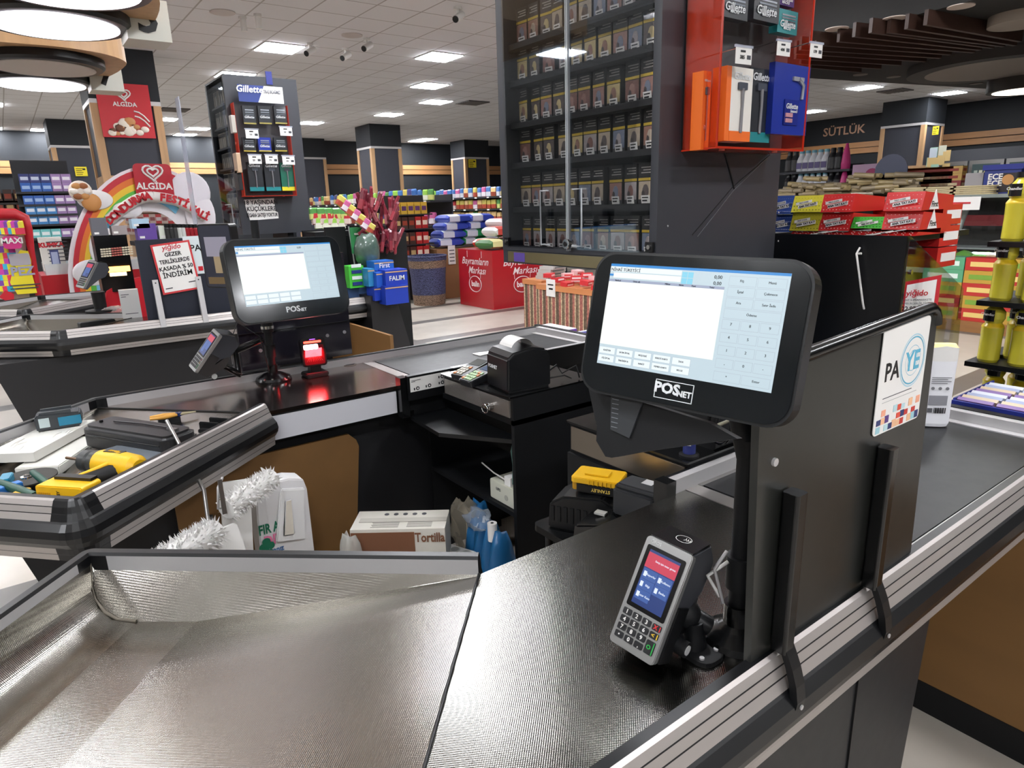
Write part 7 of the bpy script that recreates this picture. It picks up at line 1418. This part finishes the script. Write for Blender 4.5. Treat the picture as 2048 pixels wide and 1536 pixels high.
MB().box((xs - .08, tiers[3][0] - .9, tiers[3][1] - .03), (xs + .4, tiers[3][0] + .10, tiers[3][1]), BLK).build('shelf', t)
for y in (tiers[2][0] - .12, tiers[2][0] - .8): MB().box((xs + .26, y, 0), (xs + .29, y + .03, 1.9), RED).build('post', t, label='red post')
# deli counter
xq = 9.1; zt = AX(1850, 392, 0, xq).z; yL, yR = 5.9, 1.2
t = thing('deli_counter', 'glass fronted deli counter with red strip at the right', 'deli counter', (xq + .6, 3.5, 0)); STL = mat((150, 158, 152), .35, .5)
MB().box((xq, yR, .12), (xq + 1.2, yL, .50), BLKM).box((xq - .04, yR, .0), (xq, yL, .17), wood_mat((150, 104, 60), 'deli_wood', 1, .5, 'Y')).build('base', t)
zm = AX(1880, 535, 0, xq).z; MB().box((xq - .12, yR, zm - .06), (xq + .1, yL, zm + .04), STL).build('front_bumper', t, label='pale metal bumper')
MB().box((xq + .35, yR, zt - .04), (xq + 1.1, yL, zt), STL).build('top_shelf', t); MB().box((xq + 1.1, yR, 0), (xq + 1.15, yL, zt), mat((60, 60, 62), .5)).build('back_panel', t)
MB().box((xq + .1, yR, zm), (xq + 1.1, yL, zm + .05), mat((90, 92, 92), .4)).build('tray_floor', t)
zr = AX(1900, 440, 0, xq + .6).z; MB().box((xq + .6, yR, zr - .07), (xq + .62, yL, zr + .06), mat((120, 36, 40), .5)).box((xq + .5, yR, zr - .35), (xq + 1.0, yL, zr - .33), mat((150, 156, 156), .3)).build('inner_shelf', t, label='dark red strip with glass shelf')
g_ = MB(); n = 10
for k in range(n):
    f0, f1 = k / n, (k + 1) / n; c0 = (xq + .0 + .4 * f0 ** 1.6, zm + .04 + (zt - zm - .06) * f0); c1_ = (xq + .4 * f1 ** 1.6, zm + .04 + (zt - zm - .06) * f1); g_.add([(c0[0], yR, c0[1]), (c0[0], yL, c0[1]), (c1_[0], yL, c1_[1]), (c1_[0], yR, c1_[1])], [[0, 1, 2, 3]], clear((190, 205, 200), .06, .03), True)
g_.build('curved_glass', t)
for y in (AX(1905, 480, 0, xq).y, 5.0): MB().tube([(xq - .01 + .4 * (k / n) ** 1.6, y, zm + .04 + (zt - zm - .06) * k / n) for k in range(n + 1)], .035, STL, 8).build('glass_rib', t)
for k, (px, col) in enumerate([(1880, (120, 50, 50)), (1925, (100, 160, 60)), (1965, (110, 170, 60)), (1990, (180, 150, 110)), (1900, (130, 60, 60))]): q = AX(px, 520, 0, xq + .35); t2 = thing('deli_food', ['red meat', 'green salad', 'green salad', 'pale cheese', 'red meat'][k] + ' heap number-free in the deli counter'.replace(' number-free', '') + [' at the left', ' left of centre', ' right of centre', ' at the right', ' in the middle'][k], 'food', (xq + .35, q.y, zm + .05)); blob(MB(), (xq + .35, q.y, zm + .08), (.14, .14, .1), mat(col, .5, var=.3), .15, 12, 8, k).build('food_heap', t2)
for px, py, w_, lb in ((1913, 408, .5, 'white price card on the deli glass top'), (1862, 505, .35, 'white price card low in the deli glass')): q = AX(px, py, 0, xq + .05); t2 = thing('price_card', lb, 'price card', q); MB().box((xq + .04, q.y - w_ / 2, q.z - .07), (xq + .045, q.y + w_ / 2, q.z + .08), PAPER).box((xq + .036, q.y - w_ * .3, q.z - .0), (xq + .04, q.y + w_ * .2, q.z + .02), RED).build('card', t2)
# cartons under the deli counter
fc = protos('box', 'fruit_drink_carton', .42, .2, .14, [((186, 50, 44), (230, 200, 120)), ((190, 150, 60), (120, 160, 60)), ((90, 160, 120), (220, 235, 225))], 'carton')
for r in range(5):
    for k in range(7):
        put(fc[2 if (k == 0 and r > 2) else (0 if (k + (r % 2)) % 2 else 1)], Matrix.Translation((xq - .35, AX(1885, 600, 0, xq - .35).y - k * .43, .12 + r * .142)) @ Matrix.Rotation(-PI / 2, 4, 'Z'), 'stacked drink carton, column %s, %s layer before the deli counter' % (ORD[k], ORD[r]), 'stacked cartons before the deli counter') if r < 4 or k < 3 else None
t = thing('carton_plinth', 'brown wooden plinth under the stacked cartons', 'plinth', (xq - .35, 2.5, 0)); y_ = AX(1885, 600, 0, xq - .35).y; MB().box((xq - .5, y_ - 3.2, 0), (xq - .2, y_ + 1.5, .118), wood_mat((150, 104, 60), 'deli_wood', 1, .5, 'Y')).build('plinth_body', t)
# breads, boxes on the deli top
TAN = mat((196, 180, 140), .7)
for k, (px, lb) in enumerate([(1590, 'leftmost heap'), (1634, 'second heap from the left'), (1678, 'third heap from the left'), (1722, 'fourth heap from the left'), (1766, 'fifth heap from the left'), (1806, 'rightmost heap')]):
    q = AX(px, 385, 0, xq + .6); t = thing('bread_heap', 'bag of brown bread sticks on the deli top, ' + lb, 'bread', (xq + .6, q.y, zt)); rb_ = MB()
    for j in range(16): yy = q.y + rr.uniform(-.12, .12); zz = zt + .04 + rr.random() * (.16 + .08 * (k % 2)); rb_.tube([(xq + .45 + rr.random() * .3, yy - .14, zz), (xq + .45 + rr.random() * .3, yy + .14, zz + rr.uniform(-.02, .03))], .035, mat((132 + 10 * (j % 3), 118 + 8 * (j % 3), 94), .35, coat=.5), 6)
    rb_.build('bread_sticks', t)
for k in range(3):
    q = AX(1830 + k * 55, 385, 0, xq + .45); t = thing('flatbread_stack', 'pale flatbread stack on the deli top edge, %s from the left' % ORD[k], 'flatbread', (xq + .45, q.y, zt)); m = MB()
    for j in range(5): m.rbox((xq + .36, q.y - .28 + .02 * (j % 2), zt + j * .022), (xq + .8, q.y + .26 + .03 * (j % 2), zt + .018 + j * .022), TAN, .1, 2, 5)
    m.build('flatbreads', t)
gp = protos('box', 'golden_box', .36, .15, .09, [((200, 160, 90), (150, 60, 50)), ((150, 60, 60), (210, 190, 150))], 'box')
for r in range(4):
    for k in range(5): q = AX(1825 + k * 18, 360, 0, xq + 1.2); put(gp[0 if r == 3 else (r + k) % 2], Matrix.Translation((xq + 1.2, q.y, zt + .0 + r * .092)) @ Matrix.Rotation(-PI / 2, 4, 'Z'), 'gold and red sweet box, %s along, %s layer behind the bread' % (ORD[k], ORD[r]), 'sweet boxes on the deli top')
t = thing('box_shelf', 'shelf behind the deli top holding the sweet boxes', 'shelf', (xq + 1.35, 3.5, 0)); MB().box((xq + 1.16, 1.5, zt - .05), (xq + 1.6, 6.5, zt - .002), BLKM).box((xq + 1.5, 1.5, 0), (xq + 1.55, 6.5, zt - .05), BLKM).build('shelf_board', t)
q = AX(1962, 395, 0, xq + .5); q2 = AX(2045, 330, 0, xq + .5); t = thing('appliance_box', 'dark blue and black appliance box on the deli top', 'box', (xq + .5, q.y, zt)); MB().box((xq + .5, q2.y, zt), (xq + .8, q.y, q2.z), mat((36, 50, 120), .4)).box((xq + .495, q2.y, zt + .02), (xq + .5, (q.y + q2.y) / 2 + .02, q2.z - .08), mat((40, 32, 34), .4)).box((xq + .48, q2.y - .02, q2.z - .04), (xq + .82, q.y + .02, q2.z + .02), mat((30, 44, 130), .4)).build('box_body', t)
for z_ in (q2.z - .12, zt + .12): text('ECE', .09, WHITE, frame((xq + .493, q.y - .12, z_), (0, -1, 0), (0, 0, 1)), t, .003)
MB().lathe([(.06, -.004), (.06, 0)], (xq + .495, q2.y + .12, zt + .16), mat((196, 140, 80), .5), 16, 0).build('cup_picture', t)
q3 = AX(1935, 390, 0, xq + .6); q4 = AX(1968, 345, 0, xq + .6); t = thing('grey_box', 'plain grey box left of the blue appliance box', 'box', q3); MB().box((xq + .6, q4.y, zt), (xq + .9, q3.y + .05, q4.z), mat((165, 160, 160), .5)).build('box_body', t)
# detergent shelves
xt = 12.5
t = thing('shelf_unit', 'dark shelf of white detergent bottles below the dairy lettering', 'shelf', (xt + .2, 7, 0)); yb1, yb0 = AX(1560, 344, 0, xt).y, AX(1702, 337, 0, xt).y
zsd = [AX(1640, 341, 0, xt).z, AX(1640, 383, 0, xt).z]
MB().box((xt + .4, yb0, 0), (xt + .45, yb1, zsd[0] + .1), mat((30, 32, 38), .6)).build('back_panel', t)
dp = thing('detergent_bottle', 'x', 'detergent bottle', (0, 0, 0)); DW = mat((225, 228, 235), .35); MB().lathe([(.09, 0), (.095, .03), (.09, .20), (.05, .29), (.045, .33)], (0, 0, 0), DW, 14).build('bottle_body', dp, local=True); MB().lathe([(.05, .33), (.045, .38)], (0, 0, 0), mat((120, 180, 200), .4), 12).build('cap', dp, local=True); MB().box((-.098, -.05, .05), (-.09, .05, .16), mat((90, 80, 130), .4)).build('label_patch', dp, local=True)
dp2 = thing('detergent_bottle', 'x', 'detergent bottle', (0, 0, 0)); MB().lathe([(.09, 0), (.095, .03), (.09, .22), (.05, .31), (.045, .35)], (0, 0, 0), mat((30, 30, 34), .35), 14).build('bottle_body', dp2, local=True); MB().lathe([(.05, .35), (.045, .39)], (0, 0, 0), BLK, 12).build('cap', dp2, local=True)
dp3 = thing('detergent_bottle', 'x', 'detergent bottle', (0, 0, 0)); MB().lathe([(.08, 0), (.085, .1), (.06, .28), (.03, .40), (.02, .45)], (0, 0, 0), mat((220, 60, 140), .35), 14).build('bottle_body', dp3, local=True)
du = [False] * 3; dps = [dp, dp2, dp3]
for r, z_ in enumerate(zsd):
    MB().box((xt - .05, yb0, z_ - .04), (xt + .4, yb1, z_), mat((40, 42, 50), .5)).build('shelf', t); n_ = 10
    for k in range(n_):
        y = yb1 - .15 - k * (yb1 - yb0 - .3) / (n_ - 1); i = 2 if k == n_ - 1 else (1 if k in (0, 1, n_ - 2, n_ - 3) else 0); lb = '%s detergent bottle, %s from the left on the %s shelf' % (['white', 'black', 'pink'][i], ORD[k], ['upper', 'lower'][r]); M_ = Matrix.Translation((xt + .08, y, z_)) @ Matrix.Scale(.92 if r else 1, 4)
        if du[i]: clone(dps[i], M_, lb, 'detergent bottles on the far shelf')
        else: dps[i].matrix_basis = M_; dps[i]['label'] = lb; dps[i]['group'] = 'detergent bottles on the far shelf'; du[i] = True
q = AX(1706, 330, 0, xt - .1); q2 = AX(1782, 372, 0, xt - .1); t = thing('pink_banner', 'pale pink promotional box with a face picture right of the detergents', 'sign', q); MB().box((xt - .1, q2.y, q2.z), (xt + .2, q.y, q.z), mat((205, 170, 200), .5)).lathe([(.12, -.004), (.12, 0)], (xt - .1, (q.y + q2.y) / 2, (q.z + q2.z) / 2), mat((170, 60, 110), .5), 20, 0).build('banner_board', t); MB().box((xt, q2.y, 0), (xt + .1, q.y, q2.z), BLKM).build('stand', t)
q = AX(1797, 348, 0, xq + 1.0); t = thing('display_topper', 'dark round-topped display card above the bread', 'sign', q); MB().lathe([(.22, -.02), (.22, 0)], (xq + 1.0, q.y + .1, q.z + .05), mat((70, 74, 92), .5), 24, 0).box((xq + .98, q.y - .3, zt), (xq + 1.0, q.y + .3, q.z), mat((38, 40, 52), .5)).build('topper_card', t)
# low divider posters on the dairy pillar
q = AX(1874, 325, 0, p4.matrix_basis.translation.x - .575); t = thing('leaflet_board', 'yellowish leaflets stuck low on the dairy pillar', 'leaflet', q); m = MB()
for k in range(14): a_ = q + Vector((-.002 - .002 * k, rr.uniform(-.3, .25), rr.uniform(-.25, .3))); m.box((a_.x, a_.y - .09, a_.z - .12), (a_.x + .004, a_.y + .09, a_.z + .12), mat(rr.choice([(200, 200, 180), (150, 190, 170), (210, 180, 120), (190, 200, 210)]), .5))
m.build('leaflets', t)
